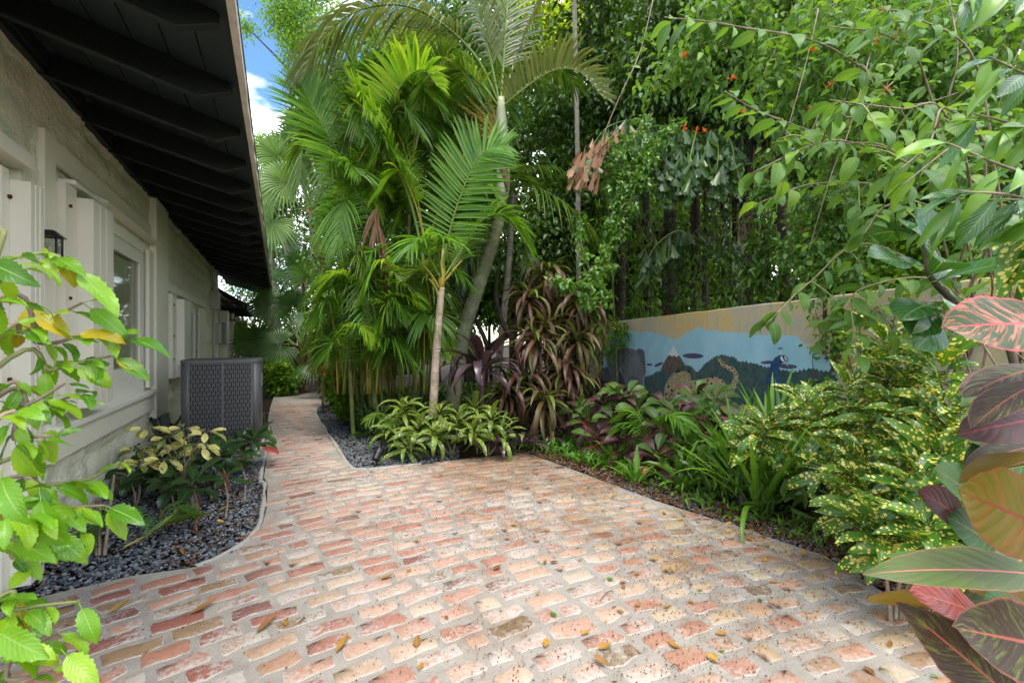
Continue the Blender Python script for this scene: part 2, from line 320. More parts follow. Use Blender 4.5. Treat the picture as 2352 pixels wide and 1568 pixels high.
# foliage
GR = [(0.020, 0.062, 0.012), (0.038, 0.105, 0.018), (0.060, 0.15, 0.022)]
M['hibiscus'] = leaf_mat('hibiscus_leaf', [(0.030, 0.12, 0.010), (0.07, 0.23, 0.012), (0.12, 0.31, 0.015), (0.18, 0.36, 0.02), (0.06, 0.19, 0.012)], 0.32, 0.5, 0.36, 1.5, midrib=(0.26, 0.42, 0.10), veins=0.14, vcol=(0.16, 0.34, 0.06), blotch=((0.26, 0.38, 0.03), 17, 0.58, 0.8))
M['hib_yellow'] = leaf_mat('hibiscus_yellow_leaf', [(0.38, 0.32, 0.02), (0.45, 0.34, 0.02)], 0.35, 0.5, 0.36, 1.2, midrib=(0.6, 0.5, 0.15), blotch=((0.22, 0.30, 0.02), 14, 0.5, 0.7))
M['gold'] = leaf_mat('gold_dust_leaf', [(0.022, 0.095, 0.018), (0.040, 0.135, 0.02), (0.07, 0.19, 0.02)], 0.33, 0.5, 0.24, 1.4, midrib=(0.30, 0.38, 0.05), spots=((0.74, 0.63, 0.13), 48, 0.35))
M['gold_pale'] = leaf_mat('gold_leaf_pale', [(0.66, 0.55, 0.10), (0.72, 0.62, 0.2)], 0.35, 0.5, 0.28, 1.2, spots=((0.06, 0.17, 0.03), 60, 0.33))
M['gold_dim'] = leaf_mat('gold_dust_leaf_long', [(0.035, 0.095, 0.015), (0.065, 0.15, 0.02), (0.10, 0.19, 0.03)], 0.36, 0.45, 0.26, 1.3, midrib=(0.22, 0.28, 0.05), spots=((0.55, 0.52, 0.17), 55, 0.30))
M['cord_brown'] = leaf_mat('brown_cordyline_leaf', [(0.06, 0.034, 0.030), (0.10, 0.05, 0.038), (0.15, 0.072, 0.05), (0.075, 0.08, 0.03), (0.09, 0.042, 0.04), (0.07, 0.09, 0.03)], 0.42, 0.4, 0.22, 1.1, midrib=(0.20, 0.09, 0.05))
M['cord_green'] = leaf_mat('green_cordyline_leaf', [(0.045, 0.10, 0.02), (0.09, 0.16, 0.03)], 0.4, 0.4, 0.25, 1.2, midrib=(0.22, 0.30, 0.08), edge=(0.14, 0.05, 0.03))
M['cord_purple'] = leaf_mat('purple_cordyline_leaf', [(0.030, 0.017, 0.024), (0.060, 0.034, 0.048), (0.085, 0.055, 0.07)], 0.28, 0.6, 0.15, 1.0, midrib=(0.10, 0.06, 0.08))
M['croton_g'] = leaf_mat('croton_green_leaf', [(0.018, 0.07, 0.02), (0.030, 0.105, 0.025), (0.05, 0.14, 0.03), (0.03, 0.07, 0.02)], 0.42, 0.35, 0.22, 1.3, midrib=(0.30, 0.20, 0.05), veins=0.45, vcol=(0.20, 0.22, 0.05), blotch=((0.16, 0.06, 0.035), 11, 0.56, 0.72))
M['croton_p'] = leaf_mat('croton_purple_leaf', [(0.04, 0.024, 0.028), (0.065, 0.038, 0.042), (0.09, 0.028, 0.028)], 0.42, 0.32, 0.2, 1.1, midrib=(0.36, 0.05, 0.06), veins=0.2, vcol=(0.22, 0.06, 0.06), streak=((0.04, 0.05, 0.03), 20, 0.54, 0.7))
M['croton_r'] = leaf_mat('croton_red_leaf', [(0.34, 0.045, 0.05), (0.45, 0.10, 0.09)], 0.3, 0.5, 0.25, 1.1, midrib=(0.6, 0.2, 0.12), veins=0.25, vcol=(0.55, 0.3, 0.16), streak=((0.13, 0.05, 0.035), 24, 0.50, 0.66))
M['croton_pink'] = leaf_mat('croton_pink_veined_leaf', [(0.025, 0.052, 0.013), (0.030, 0.06, 0.015)], 0.36, 0.36, 0.2, 1.1, midrib=(0.55, 0.07, 0.08), veins=0.55, vcol=(0.48, 0.10, 0.06), edge=(0.52, 0.07, 0.09), streak=((0.50, 0.17, 0.11), 18, 0.53, 0.58))
M['croton_olive'] = leaf_mat('croton_olive_leaf', [(0.085, 0.09, 0.009), (0.10, 0.075, 0.009)], 0.42, 0.32, 0.4, 1.5, midrib=(0.22, 0.04, 0.02), veins=0.22, vcol=(0.20, 0.12, 0.02), streak=((0.22, 0.085, 0.015), 16, 0.48, 0.66), edge=(0.22, 0.05, 0.03))
M['croton_big'] = leaf_mat('croton_green_pink_rib_leaf', [(0.040, 0.085, 0.022), (0.055, 0.10, 0.028)], 0.42, 0.32, 0.2, 1.2, midrib=(0.55, 0.16, 0.13), veins=0.18, vcol=(0.20, 0.20, 0.08), streak=((0.10, 0.075, 0.05), 26, 0.48, 0.66), edge=(0.26, 0.12, 0.06))
M['croton_brown'] = leaf_mat('croton_brown_leaf', [(0.036, 0.033, 0.022), (0.05, 0.03, 0.024)], 0.42, 0.32, 0.25, 1.1, midrib=(0.36, 0.10, 0.06), veins=0.18, vcol=(0.18, 0.10, 0.05), streak=((0.12, 0.16, 0.03), 24, 0.52, 0.64), edge=(0.28, 0.10, 0.06))
M['croton_dark'] = leaf_mat('dark_croton_leaf', [(0.010, 0.035, 0.012), (0.018, 0.055, 0.017), (0.022, 0.065, 0.02)], 0.28, 0.5, 0.15, 1.2, midrib=(0.07, 0.13, 0.04), veins=0.35, vcol=(0.05, 0.11, 0.03))
M['croton_black'] = leaf_mat('black_croton_leaf', [(0.012, 0.008, 0.008), (0.02, 0.011, 0.011)], 0.3, 0.5, 0.1, 1.0, spots=((0.42, 0.03, 0.05), 30, 0.16))
M['scheff'] = leaf_mat('variegated_schefflera_leaf', [(0.50, 0.55, 0.24), (0.56, 0.60, 0.32), (0.44, 0.50, 0.19), (0.07, 0.15, 0.04)], 0.3, 0.5, 0.22, 1.1, midrib=(0.35, 0.38, 0.14), blotch=((0.025, 0.07, 0.02), 18, 0.56, 0.62))
M['fiddle'] = leaf_mat('fiddle_leaf', [(0.020, 0.085, 0.022), (0.032, 0.12, 0.026)], 0.26, 0.55, 0.24, 1.5, midrib=(0.20, 0.33, 0.10), veins=0.55, vcol=(0.14, 0.28, 0.08))
M['fire'] = leaf_mat('firebush_leaf', [(0.038, 0.115, 0.032), (0.054, 0.15, 0.038), (0.072, 0.185, 0.042), (0.12, 0.26, 0.035)], 0.45, 0.4, 0.42, 1.4, midrib=(0.17, 0.28, 0.08), veins=0.25)
M['strap'] = leaf_mat('strap_leaf', [(0.045, 0.15, 0.02), (0.08, 0.22, 0.025), (0.13, 0.30, 0.035)], 0.35, 0.5, 0.28, 1.4, midrib=(0.14, 0.28, 0.06))
M['palm'] = leaf_mat('palm_leaflet', [(0.055, 0.13, 0.026), (0.085, 0.18, 0.036), (0.115, 0.22, 0.05)], 0.34, 0.5, 0.36, 1.4, grain=0.1)
M['palm_b'] = leaf_mat('palm_leaflet_bright', [(0.05, 0.16, 0.02), (0.075, 0.205, 0.026), (0.105, 0.255, 0.036)], 0.34, 0.5, 0.42, 1.5, grain=0.1)
M['palm_y'] = leaf_mat('palm_leaflet_yellow', [(0.10, 0.28, 0.02), (0.15, 0.33, 0.025), (0.22, 0.38, 0.04)], 0.38, 0.4, 0.40, 1.5, grain=0.1)
M['palm_g'] = leaf_mat('palm_leaflet_grey', [(0.075, 0.125, 0.06), (0.10, 0.155, 0.085), (0.13, 0.18, 0.105)], 0.33, 0.55, 0.24, 1.3, grain=0.1)
M['palm_d'] = leaf_mat('palm_leaflet_dark', [(0.028, 0.085, 0.016), (0.045, 0.115, 0.02), (0.065, 0.15, 0.025)], 0.34, 0.5, 0.36, 1.4, grain=0.1)
M['palm_dead'] = leaf_mat('palm_leaflet_dry', [(0.15, 0.075, 0.045), (0.25, 0.14, 0.09), (0.34, 0.22, 0.15)], 0.8, 0.2, 0.2, 1.0, grain=0.4)
M['palm_grey_dead'] = leaf_mat('palm_leaf_dry_grey', [(0.16, 0.11, 0.08), (0.24, 0.18, 0.14), (0.10, 0.07, 0.05)], 0.85, 0.2, 0.2, 1.0, grain=0.4)
M['fan'] = leaf_mat('fan_palm_leaf', [(0.045, 0.12, 0.025), (0.065, 0.155, 0.035), (0.09, 0.20, 0.045)], 0.34, 0.5, 0.3, 1.4, grain=0.1)
M['fan_d'] = leaf_mat('fan_palm_leaf_dark', [(0.026, 0.08, 0.026), (0.042, 0.115, 0.036)], 0.34, 0.5, 0.26, 1.3, grain=0.1)
M['fish'] = leaf_mat('fishtail_leaflet', [(0.022, 0.065, 0.02), (0.035, 0.095, 0.026), (0.055, 0.13, 0.034)], 0.3, 0.55, 0.24, 1.4)
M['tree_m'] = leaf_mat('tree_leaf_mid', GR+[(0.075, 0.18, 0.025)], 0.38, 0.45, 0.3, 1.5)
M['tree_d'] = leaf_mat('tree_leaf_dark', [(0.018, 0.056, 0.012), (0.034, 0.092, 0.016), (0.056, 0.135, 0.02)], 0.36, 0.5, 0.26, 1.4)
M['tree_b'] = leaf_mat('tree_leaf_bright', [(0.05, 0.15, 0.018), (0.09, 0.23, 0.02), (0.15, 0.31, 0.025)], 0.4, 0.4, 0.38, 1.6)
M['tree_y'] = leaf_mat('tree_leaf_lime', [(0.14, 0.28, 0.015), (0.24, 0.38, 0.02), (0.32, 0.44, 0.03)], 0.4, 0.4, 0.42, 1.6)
M['vine'] = leaf_mat('vine_leaf', [(0.045, 0.13, 0.035), (0.07, 0.185, 0.045), (0.11, 0.25, 0.05)], 0.36, 0.5, 0.3, 1.4)
M['ground_leaf'] = leaf_mat('ground_cover_leaf', [(0.035, 0.13, 0.015), (0.065, 0.20, 0.02), (0.10, 0.26, 0.025)], 0.4, 0.4, 0.3, 1.4)
M['fern'] = leaf_mat('fern_leaf', [(0.03, 0.10, 0.025), (0.05, 0.14, 0.03)], 0.45, 0.4, 0.3, 1.3)
M['dry_leaf'] = leaf_mat('dry_fallen_leaf', [(0.26, 0.13, 0.035), (0.36, 0.20, 0.05), (0.42, 0.24, 0.045), (0.20, 0.085, 0.03), (0.38, 0.27, 0.08)], 0.5, 0.35, 0.15, 1.0, midrib=(0.45, 0.32, 0.12))
M['brom'] = leaf_mat('bromeliad_leaf', [(0.42, 0.02, 0.06), (0.55, 0.06, 0.13), (0.36, 0.02, 0.07)], 0.3, 0.5, 0.25, 1.1)
M['flower'] = leaf_mat('orange_flower', [(0.70, 0.10, 0.01), (0.80, 0.16, 0.02)], 0.5, 0.3, 0.25, 1.0)
M['inflor'] = plain('palm_flower_stalk', (0.34, 0.26, 0.05), 0.7, 0.2, 0.3, 12)
M['bark'] = bark_mat('tree_bark', (0.040, 0.030, 0.022), (0.12, 0.095, 0.07))
M['bark_d'] = bark_mat('dark_bark', (0.020, 0.015, 0.011), (0.062, 0.046, 0.034))
M['bark_pale'] = bark_mat('pale_trunk', (0.13, 0.115, 0.085), (0.27, 0.25, 0.20), 20, 0.3, 1)
M['palm_trunk'] = bark_mat('ringed_palm_trunk', (0.115, 0.12, 0.065), (0.21, 0.21, 0.13), 12, 0.3, 1)
M['palm_fibre'] = bark_mat('fibrous_palm_trunk', (0.075, 0.038, 0.02), (0.25, 0.13, 0.065), 26, 0.9)
M['cane'] = bark_mat('pale_pink_cane', (0.37, 0.27, 0.19), (0.54, 0.43, 0.33), 12, 0.2, 1)
M['cane_g'] = bark_mat('green_cane', (0.10, 0.13, 0.035), (0.20, 0.22, 0.07), 12, 0.2, 1)
M['petiole_y'] = plain('yellow_petiole', (0.34, 0.26, 0.04), 0.45, 0.4, 0.3, 8)
M['petiole_g'] = plain('green_petiole', (0.13, 0.20, 0.035), 0.45, 0.4, 0.3, 8)
M['crownshaft'] = plain('crownshaft', (0.34, 0.36, 0.22), 0.45, 0.4, 0.25, 6)
M['twig'] = bark_mat('twig_bark', (0.13, 0.095, 0.065), (0.30, 0.235, 0.17), 25, 0.3)
M['green_twig'] = plain('green_twig', (0.20, 0.21, 0.075), 0.6, 0.3, 0.3, 12)
M['red_twig'] = plain('red_twig', (0.17, 0.07, 0.045), 0.6, 0.3, 0.3, 12)
M['pale_wall'] = plain('pale_stucco', (0.62, 0.60, 0.56), 0.85, 0.2, 0.12, 3, 0.2, 40)
# ================================================================== ground, paving
ground = MB().add([(-60, -30, -0.04), (80, -30, -0.04), (80, 110, -0.04), (-60, 110, -0.04)], [(0, 1, 2, 3)]).build('ground', M['soil'])
tag(ground, kind='structure')
def g2(px, py): q = G(px, py); return (q.x, q.y)
LEFT_EDGE = [g2(*q) for q in ((615, 1110), (612, 1170), (600, 1215), (540, 1265), (460, 1300), (300, 1322), (100, 1368))]
RIGHT_EDGE = [(2.15, -0.9), (2.15, 0.2), (2.34, 0.78), (2.74, 1.10), (2.95, 1.6), (2.87, 2.11), (2.74, 2.78), (2.66, 3.8), (2.58, 4.66)]
PATIO = [(-0.13, 4.98)]+LEFT_EDGE+[(-1.28, 3.02), (-1.28, 1.35), (-0.75, 0.9), (-0.75, -0.9)]+RIGHT_EDGE+[(1.95, 4.74), (1.3, 4.72), (0.86, 4.76), (0.70, 4.83), (0.64, 4.98)]
PATH = [(-0.13, 4.984), (0.64, 4.984), (0.60, 6.0), (0.57, 7.6), (0.57, 9.2), (0.72, 10.0), (1.2, 10.9), (2.2, 11.6), (2.2, 12.7), (-0.1, 12.7), (-0.16, 10), (-0.10, 7.5)]
def slab(name, poly, mat, z0=-0.06, z1=0.0):
    o = MB().prism(poly[::-1] if False else poly, 'z', z0, z1).build(name, mat); return tag(o, kind='structure')
patio = slab('patio', PATIO, M['mortar']); path = slab('path', PATH, M['mortar'])

def brick_outline(seed):
    r = random.Random(seed); hx, hy = 0.1, 0.048; pts = []
    cut = r.random()
    base = [(-1, -0.74), (-0.94, -1), (-0.3, -1), (0.35, -1), (0.94, -1), (1, -0.72), (1, 0.70), (0.94, 1), (0.3, 1), (-0.35, 1), (-0.94, 1), (-1, 0.72)]
    for i, (a, b) in enumerate(base):
        pts.append((hx*(a+r.uniform(-0.13, 0.08)), hy*(b+r.uniform(-0.26, 0.15))))
    if cut < 0.55:
        k = r.choice([1, 4, 7, 10]); pts[k] = (pts[k][0]*0.86, pts[k][1]*0.80)
    return pts
def brick_geo(seed):
    o = brick_outline(seed); n = len(o); r = random.Random(seed+99)
    V = [(x*1.02, y*1.03, -0.01) for x, y in o]+[(x, y, 0.0008) for x, y in o]+[(x*0.93, y*0.87, 0.0040+r.uniform(-0.0006, 0.0006)) for x, y in o]
    F = []
    for k in (0, 1):
        for i in range(n):
            j = (i+1) % n; F += [(k*n+i, k*n+j, k*n+n+j), (k*n+i, k*n+n+j, k*n+n+i)]
    V.append((0.0, 0.0, 0.0041)); F += [(2*n+i, 2*n+(i+1) % n, 3*n) for i in range(n)]
    return np.array(V), np.array(F)
BG = [brick_geo(s) for s in range(18)]
BM = []
for V, F in BG:
    me = raw_mesh('brick', V, F, None, False); me.materials.append(M['brick']); BM.append(me)
def lay(parent, poly, bend, y0, y1, x0, x1, limit):
    spots = []; r = random.Random(5); v = y0; row = 0
    while v < y1:
        u = x0 - r.uniform(0, 0.2)
        while u < x1:
            half = r.random() < (0.22 if u > 0.7 else 0.10)
            wide = min(1.0, max(0.0, (u-0.3)/1.6))
            L = r.uniform(0.085, 0.12) if half else r.uniform(0.155-0.03*wide, 0.228-0.03*wide)
            uc = u+L/2; s = (0.2-0.15*uc) if bend else 0.0
            yy = v+(0.2*uc-0.075*uc*uc if bend else 0.0)+r.uniform(-0.011, 0.011)
            ok = all(inside(uc+dx, yy+dy, poly) for dx, dy in ((-L*0.28, -0.02), (L*0.28, 0.02), (0, 0.025), (0, -0.025)))
            if ok: spots.append((uc, yy, math.atan(s)+r.uniform(-0.085, 0.085), L/0.2, r.uniform(0.82, 1.10)-0.06*wide, r.randrange(18), r.uniform(-0.002, 0.0015), r.uniform(-0.012, 0.012), r.uniform(-0.012, 0.012)))
            u += L+r.uniform(0.016, 0.034)+0.014*wide
        v += 0.124+r.uniform(-0.004, 0.006); row += 1
    def key(s):
        d = s[0]*SA+s[1]*CA; l = s[0]*CA-s[1]*SA
        if d < 0.9 or abs(l/d) > 1.16 or H/d > 0.78: return 1e6+abs(d)
        return d
    spots.sort(key=key)
    for (x, y, a, sx, sy, k, z, rx, ry) in spots[:limit]:
        o = bpy.data.objects.new('brick', BM[k]); COL.objects.link(o); o.parent = parent
        o.location = (x, y, z); o.rotation_euler = (rx, ry, a); o.scale = (sx, sy, 1)
    rest = spots[limit:]
    if rest:
        Vs, Fs, b = [], [], 0
        for (x, y, a, sx, sy, k, z, rx, ry) in rest:
            V, F = BG[k]; c, s = math.cos(a), math.sin(a); q = V*np.array([sx, sy, 1])
            Vs.append(np.stack([q[:, 0]*c-q[:, 1]*s+x, q[:, 0]*s+q[:, 1]*c+y, q[:, 2]+z], 1)); Fs.append(F+b); b += len(V)
        o = link('bricks_beyond', raw_mesh('bricks_beyond', np.concatenate(Vs), np.concatenate(Fs), None, False), parent, (0, 0, 0), M['brick']); o['kind'] = 'stuff'
lay(patio, PATIO, True, -1.9, 5.4, -1.3, 3.2, 300)
lay(path, PATH, False, 5.03, 10.6, -0.2, 0.7, 300)
# pale mortar kerbs along the beds
def kerb(name, pts, w, h, label_parent):
    mb = MB(); pts = [Vector((x, y, 0)) for x, y in pts]; n = len(pts)
    sp = spline(pts, n*6); rr = random.Random(3); vs = []; fs = []
    for i, p in enumerate(sp):
        q0 = Vector(sp[max(i-1, 0)]); q1 = Vector(sp[min(i+1, len(sp)-1)]); t_ = (q1-q0).normalized(); s = Vector((t_.y, -t_.x, 0)); p = Vector(p)
        wl, wr = w*rr.uniform(0.35, 1.5), w*rr.uniform(0.35, 1.5); hh = h*rr.uniform(0.3, 1.3)
        vs += [p-s*wl+Vector((0, 0, -0.05)), p-s*wl*0.8+Vector((0, 0, hh)), p+s*wr*0.8+Vector((0, 0, hh)), p+s*wr+Vector((0, 0, -0.05))]
    for i in range(len(sp)-1):
        for k in range(3): fs.append((i*4+k, i*4+k+1, i*4+4+k+1, i*4+4+k))
    mb.add(vs, fs); return mb.build(name, M['concrete'], label_parent, True)
kerb('kerb', [(1.9, 10.95), (1.2, 10.75), (0.74, 9.95), (0.60, 9.2), (0.60, 7.6), (0.63, 6.0), (0.66, 5.0), (0.74, 4.84), (0.90, 4.79), (1.35, 4.76)], 0.024, 0.010, path)
kerb('kerb', [(-0.15, 9.5), (-0.13, 7.5), (-0.15, 5.6), (-0.16, 4.9)]+[(x-0.03, y+0.02) for x, y in LEFT_EDGE[:5]], 0.018, 0.008, path)

# ------------------------------------------------------------------ gravel, mulch, seeds
def scatter(name, region, count, size, mat, label, cat, z=0.0, flat=0.6, mask=None, box=None, seed=1, vary=0.5):
    r = np.random.default_rng(seed); x0, y0, x1, y1 = box; pts = []
    while len(pts) < count:
        x, y = r.uniform(x0, x1), r.uniform(y0, y1)
        if inside(x, y, region) and (mask is None or r.random() < mask(x, y)): pts.append((x, y))
    c = np.array(pts); n = len(c)
    T = np.array([(1, 0, 0), (-1, 0, 0), (0, 1, 0), (0, -1, 0), (0, 0, 1), (0, 0, -1)], float)
    Ft = np.array([(0, 2, 4), (2, 1, 4), (1, 3, 4), (3, 0, 4), (2, 0, 5), (1, 2, 5), (3, 1, 5), (0, 3, 5)])
    s = size*r.uniform(1-vary, 1+vary, (n, 1, 3))*np.array([1.1, 0.85, flat]); V = T[None]*s*r.uniform(0.75, 1.25, (n, 6, 1))
    V += r.normal(0, size*0.16, V.shape)
    a = r.uniform(0, 6.28, n); tx = r.uniform(-0.6, 0.6, n)
    ca, sa_, ct, st = np.cos(a)[:, None], np.sin(a)[:, None], np.cos(tx)[:, None], np.sin(tx)[:, None]
    y_ = V[:, :, 1]*ct-V[:, :, 2]*st; z_ = V[:, :, 1]*st+V[:, :, 2]*ct
    W = np.stack([V[:, :, 0]*ca-y_*sa_+c[:, :1], V[:, :, 0]*sa_+y_*ca+c[:, 1:2], z_+z+r.uniform(0, size*0.5, (n, 1))], 2)
    F = (Ft[None]+(np.arange(n)*6)[:, None, None]).reshape(-1, 3)
    o = link(name, raw_mesh(name, W.reshape(-1, 3), F, None, False), None, None, mat)
    return tag(o, label, cat, kind='stuff')
LBED = [(-1.3, 3.0)]+[(x-0.02, y+0.01) for x, y in LEFT_EDGE[::-1]]+[(-0.16, 5.0), (-0.16, 9.5), (-1.3, 9.5)]
scatter('gravel', LBED, 9500, 0.014, M['gravel'], 'dark slate gravel bed along the cream house wall', 'gravel', -0.012, 0.55, lambda x, y: 1.0 if y < 6 else 0.25, (-1.3, 2.9, 0, 9.5), 2)
IBED = [(0.66, 5.02), (0.70, 4.86), (0.9, 4.80), (1.35, 4.79), (1.8, 4.8), (2.0, 5.4), (1.3, 6.2), (1.0, 8), (1.3, 10.6), (0.75, 9.9), (0.63, 9.2), (0.63, 7.5)]
scatter('gravel', IBED, 6500, 0.014, M['gravel'], 'grey gravel filling the bed between the path and the palm clump', 'gravel', -0.012, 0.55, lambda x, y: 1.0 if y < 6 else 0.6, (0.6, 4.7, 2.1, 10.7), 3)
RBED = [(2.34, 0.5), (2.40, 0.8), (2.78, 1.10), (2.98, 1.6), (2.90, 2.11), (2.77, 2.78), (2.69, 3.8), (2.62, 4.7), (3.0, 4.7), (3.1, 3.6), (3.25, 2.2), (3.5, 1.5), (3.2, 0.9), (2.9, 0.3)]
scatter('gravel', RBED, 3600, 0.015, M['gravel'], 'slate gravel strip between the patio and the mural planting', 'gravel', -0.014, 0.55, lambda x, y: 1.0 if y < 3.4 else 0.4, (2.3, 0.3, 3.6, 4.8), 4)
BED = [(-1.3, 2.9), (-0.1, 4.6), (-0.16, 9.5), (-1.3, 9.5)]
scatter('mulch', RBED, 4200, 0.012, M['mulch'], 'brown mulch crumbs along the mural side of the patio', 'mulch', -0.004, 0.35, None, (2.3, 0.3, 3.6, 4.8), 5)
scatter('leaf_litter', LBED, 900, 0.014, M['mulch'], 'brown leaf litter caught in the gravel beside the house', 'litter', 0.0, 0.2, lambda x, y: 0.3+0.7*(x > -0.7), (-1.3, 2.9, 0, 9.5), 6)
scatter('seed_debris', PATIO, 8500, 0.0034, M['mulch'], 'tiny brown seeds scattered over the brick patio', 'seeds', 0.010, 0.8, lambda x, y: 0.06+0.94*float(np.clip((x+0.3)/2.2, 0, 1))*float(vnoise(x+3, y+3, 1.6, 5))**2*2.2, (-1.3, 0.3, 3.1, 5), 7)

# ================================================================== house
house = thing('house', (-1.3, 6.0, 0), 'low cream painted house with dark green rafters under a deep eave', 'house')
OPEN = [(1.9, 3.16, 0.0, 2.22), (4.62, 6.38, 0.77, 2.38), (8.2, 9.70, 0.90, 1.90)]
def wall_mesh():
    st = 0.04; ys = np.arange(0.6, 12.42, st); zs = np.arange(-0.04, 3.0, st)
    Yg, Zg = np.meshgrid(ys, zs, indexing='ij')
    d = 0.012*(vnoise(Yg, Zg*2, 2.2, 1)-0.5)+0.028*(vnoise(Yg, Zg, 7, 2)-0.5)+0.012*(vnoise(Yg, Zg, 17, 3)-0.5)
    zz = Zg+0.012*(vnoise(Yg, Zg, 3, 4)-0.5); joint = np.abs(((zz/0.205)+0.5) % 1-0.5)*0.205
    row = np.floor(zz/0.205); jv = np.abs(((Yg/0.41+0.5*(row % 2))+0.5) % 1-0.5)*0.41
    keep = vnoise(Yg, Zg, 1.3, 6)
    d -= 0.034*np.exp(-(joint/0.024)**2)*np.clip(keep*1.8-0.3, 0, 1)+0.022*np.exp(-(jv/0.02)**2)*np.clip(keep*1.6-0.5, 0, 1)
    d += 0.014*np.clip(vnoise(Yg, Zg, 4.5, 8)-0.72, 0, 1)/0.28
    V = np.stack([-1.3+d, Yg, Zg], 2).reshape(-1, 3); nz = len(zs); F = []
    for i in range(len(ys)-1):
        yc = ys[i]+st/2
        for j in range(nz-1):
            zc = zs[j]+st/2
            if any(a < yc < b and c < zc < e for a, b, c, e in OPEN): continue
            F.append((i*nz+j, (i+1)*nz+j, (i+1)*nz+j+1, i*nz+j+1))
    return raw_mesh('wall', V, F)
wall = link('wall', wall_mesh(), house, (0, 0, 0), M['masonry'])
def hbox(name, y0, y1, z0, z1, x0, x1, mat, parent=house, bevel=0.004):
    return MB().box((x0, y0, z0), (x1, y1, z1)).build(name, mat, parent, False, bevel)
hbox('dark_backing', 0.6, 12.4, -0.04, 3.0, -1.75, -1.42, M['dark'], house, 0)  # near-black backing standing in for the unlit rooms behind the windows
hbox('far_wall', 12.42, 19.0, -0.04, 2.6, -1.6, -1.3, M['masonry'], house, 0)
hbox('corner_board', 12.30, 12.46, 0.0, 2.95, -1.31, -1.255, M['trim'])
# rafters, boards, edge
sl = (2.92-2.69)/(1.3-0.404)
def zb(x): return 2.92-sl*(x+1.3)
k = 0; y = 1.18
RY = []
while y < 15.0:
    RY.append(y); y += 0.64
rr = random.Random(4)
for i, y in enumerate(RY):
    cut = 0.36 if i == 14 else 0.0
    tip = -0.247-cut; bev = -0.404-cut
    o = MB().prism([(-1.32, zb(-1.32)), (bev, zb(bev)), (tip, zb(bev)+0.06), (tip, zb(tip)+0.149), (-1.32, zb(-1.32)+0.149)], 'y', y, y+0.05).build('rafter', M['dark_wood'], house, False, 0.004)
for i in range(len(RY)-1):
    hbox('blocking', RY[i]+0.055, RY[i+1]-0.005, 2.965, 3.06, -1.285, -1.25, M['dark_wood'], house, 0.003)
hbox('wall_plate', 0.9, 12.45, 2.925, 2.962, -1.31, -1.262, M['dark_wood'], house, 0.004)
nb = 7; x = -1.36; bw = (1.36-0.205)/nb
for i in range(nb):
    x0, x1 = x+i*bw+0.004, x+(i+1)*bw-0.004
    MB().prism([(x0, zb(x0)+0.152), (x1, zb(x1)+0.152), (x1, zb(x1)+0.172), (x0, zb(x0)+0.172)], 'y', 0.8, 15.15).build('soffit_board', M['board'], house)
mb = MB(); pts = []; r2 = random.Random(12)
sp_y = np.linspace(0.8, 15.2, 70)
for yy in sp_y:
    j = r2.uniform(-0.008, 0.008); pts.append((yy, j))
vs = []; fs = []
for yy, j in pts:
    z0 = zb(-0.2)+0.128
    vs += [(-0.205, yy, z0+j), (-0.172+j*0.5, yy, z0+j), (-0.172+j*0.5, yy, z0+0.072), (-0.205, yy, z0+0.072)]
for i in range(len(pts)-1):
    for q in range(4): fs.append((i*4+q, i*4+(q+1) % 4, i*4+4+(q+1) % 4, i*4+4+q))
mb.add(vs, fs).build('drip_edge', M['drip'], house)
roof = MB().prism([(-0.175, zb(-0.175)+0.178), (-5.0, zb(-5.0)+0.178), (-5.0, zb(-5.0)+0.23), (-0.165, zb(-0.165)+0.20)], 'y', 0.75, 15.25).build('roof', M['shingle'], house)
MB().prism([(-1.36, zb(-1.36)+0.15), (-0.21, zb(-0.21)+0.15), (-0.21, zb(-0.21)+0.06), (-0.30, zb(-0.30)), (-1.36, zb(-1.36))], 'y', 15.16, 15.22).build('barge_board', M['dark_wood'], house)
# lower porch roof beyond the corner
porch = MB().prism([(-1.34, 2.52), (-0.72, 2.16), (-0.70, 2.21), (-1.34, 2.60)], 'y', 12.7, 17.4).build('porch_roof', M['dark_wood'], house)
for i in range(7): hbox('porch_rafter', 12.9+i*0.7, 12.96+i*0.7, 2.10, 2.17, -1.30, -0.80, M['dark_wood'], house, 0)
MB().box((-0.735, 12.66, 2.07), (-0.69, 17.44, 2.24)).build('porch_fascia', M['board'], house, False, 0.004)
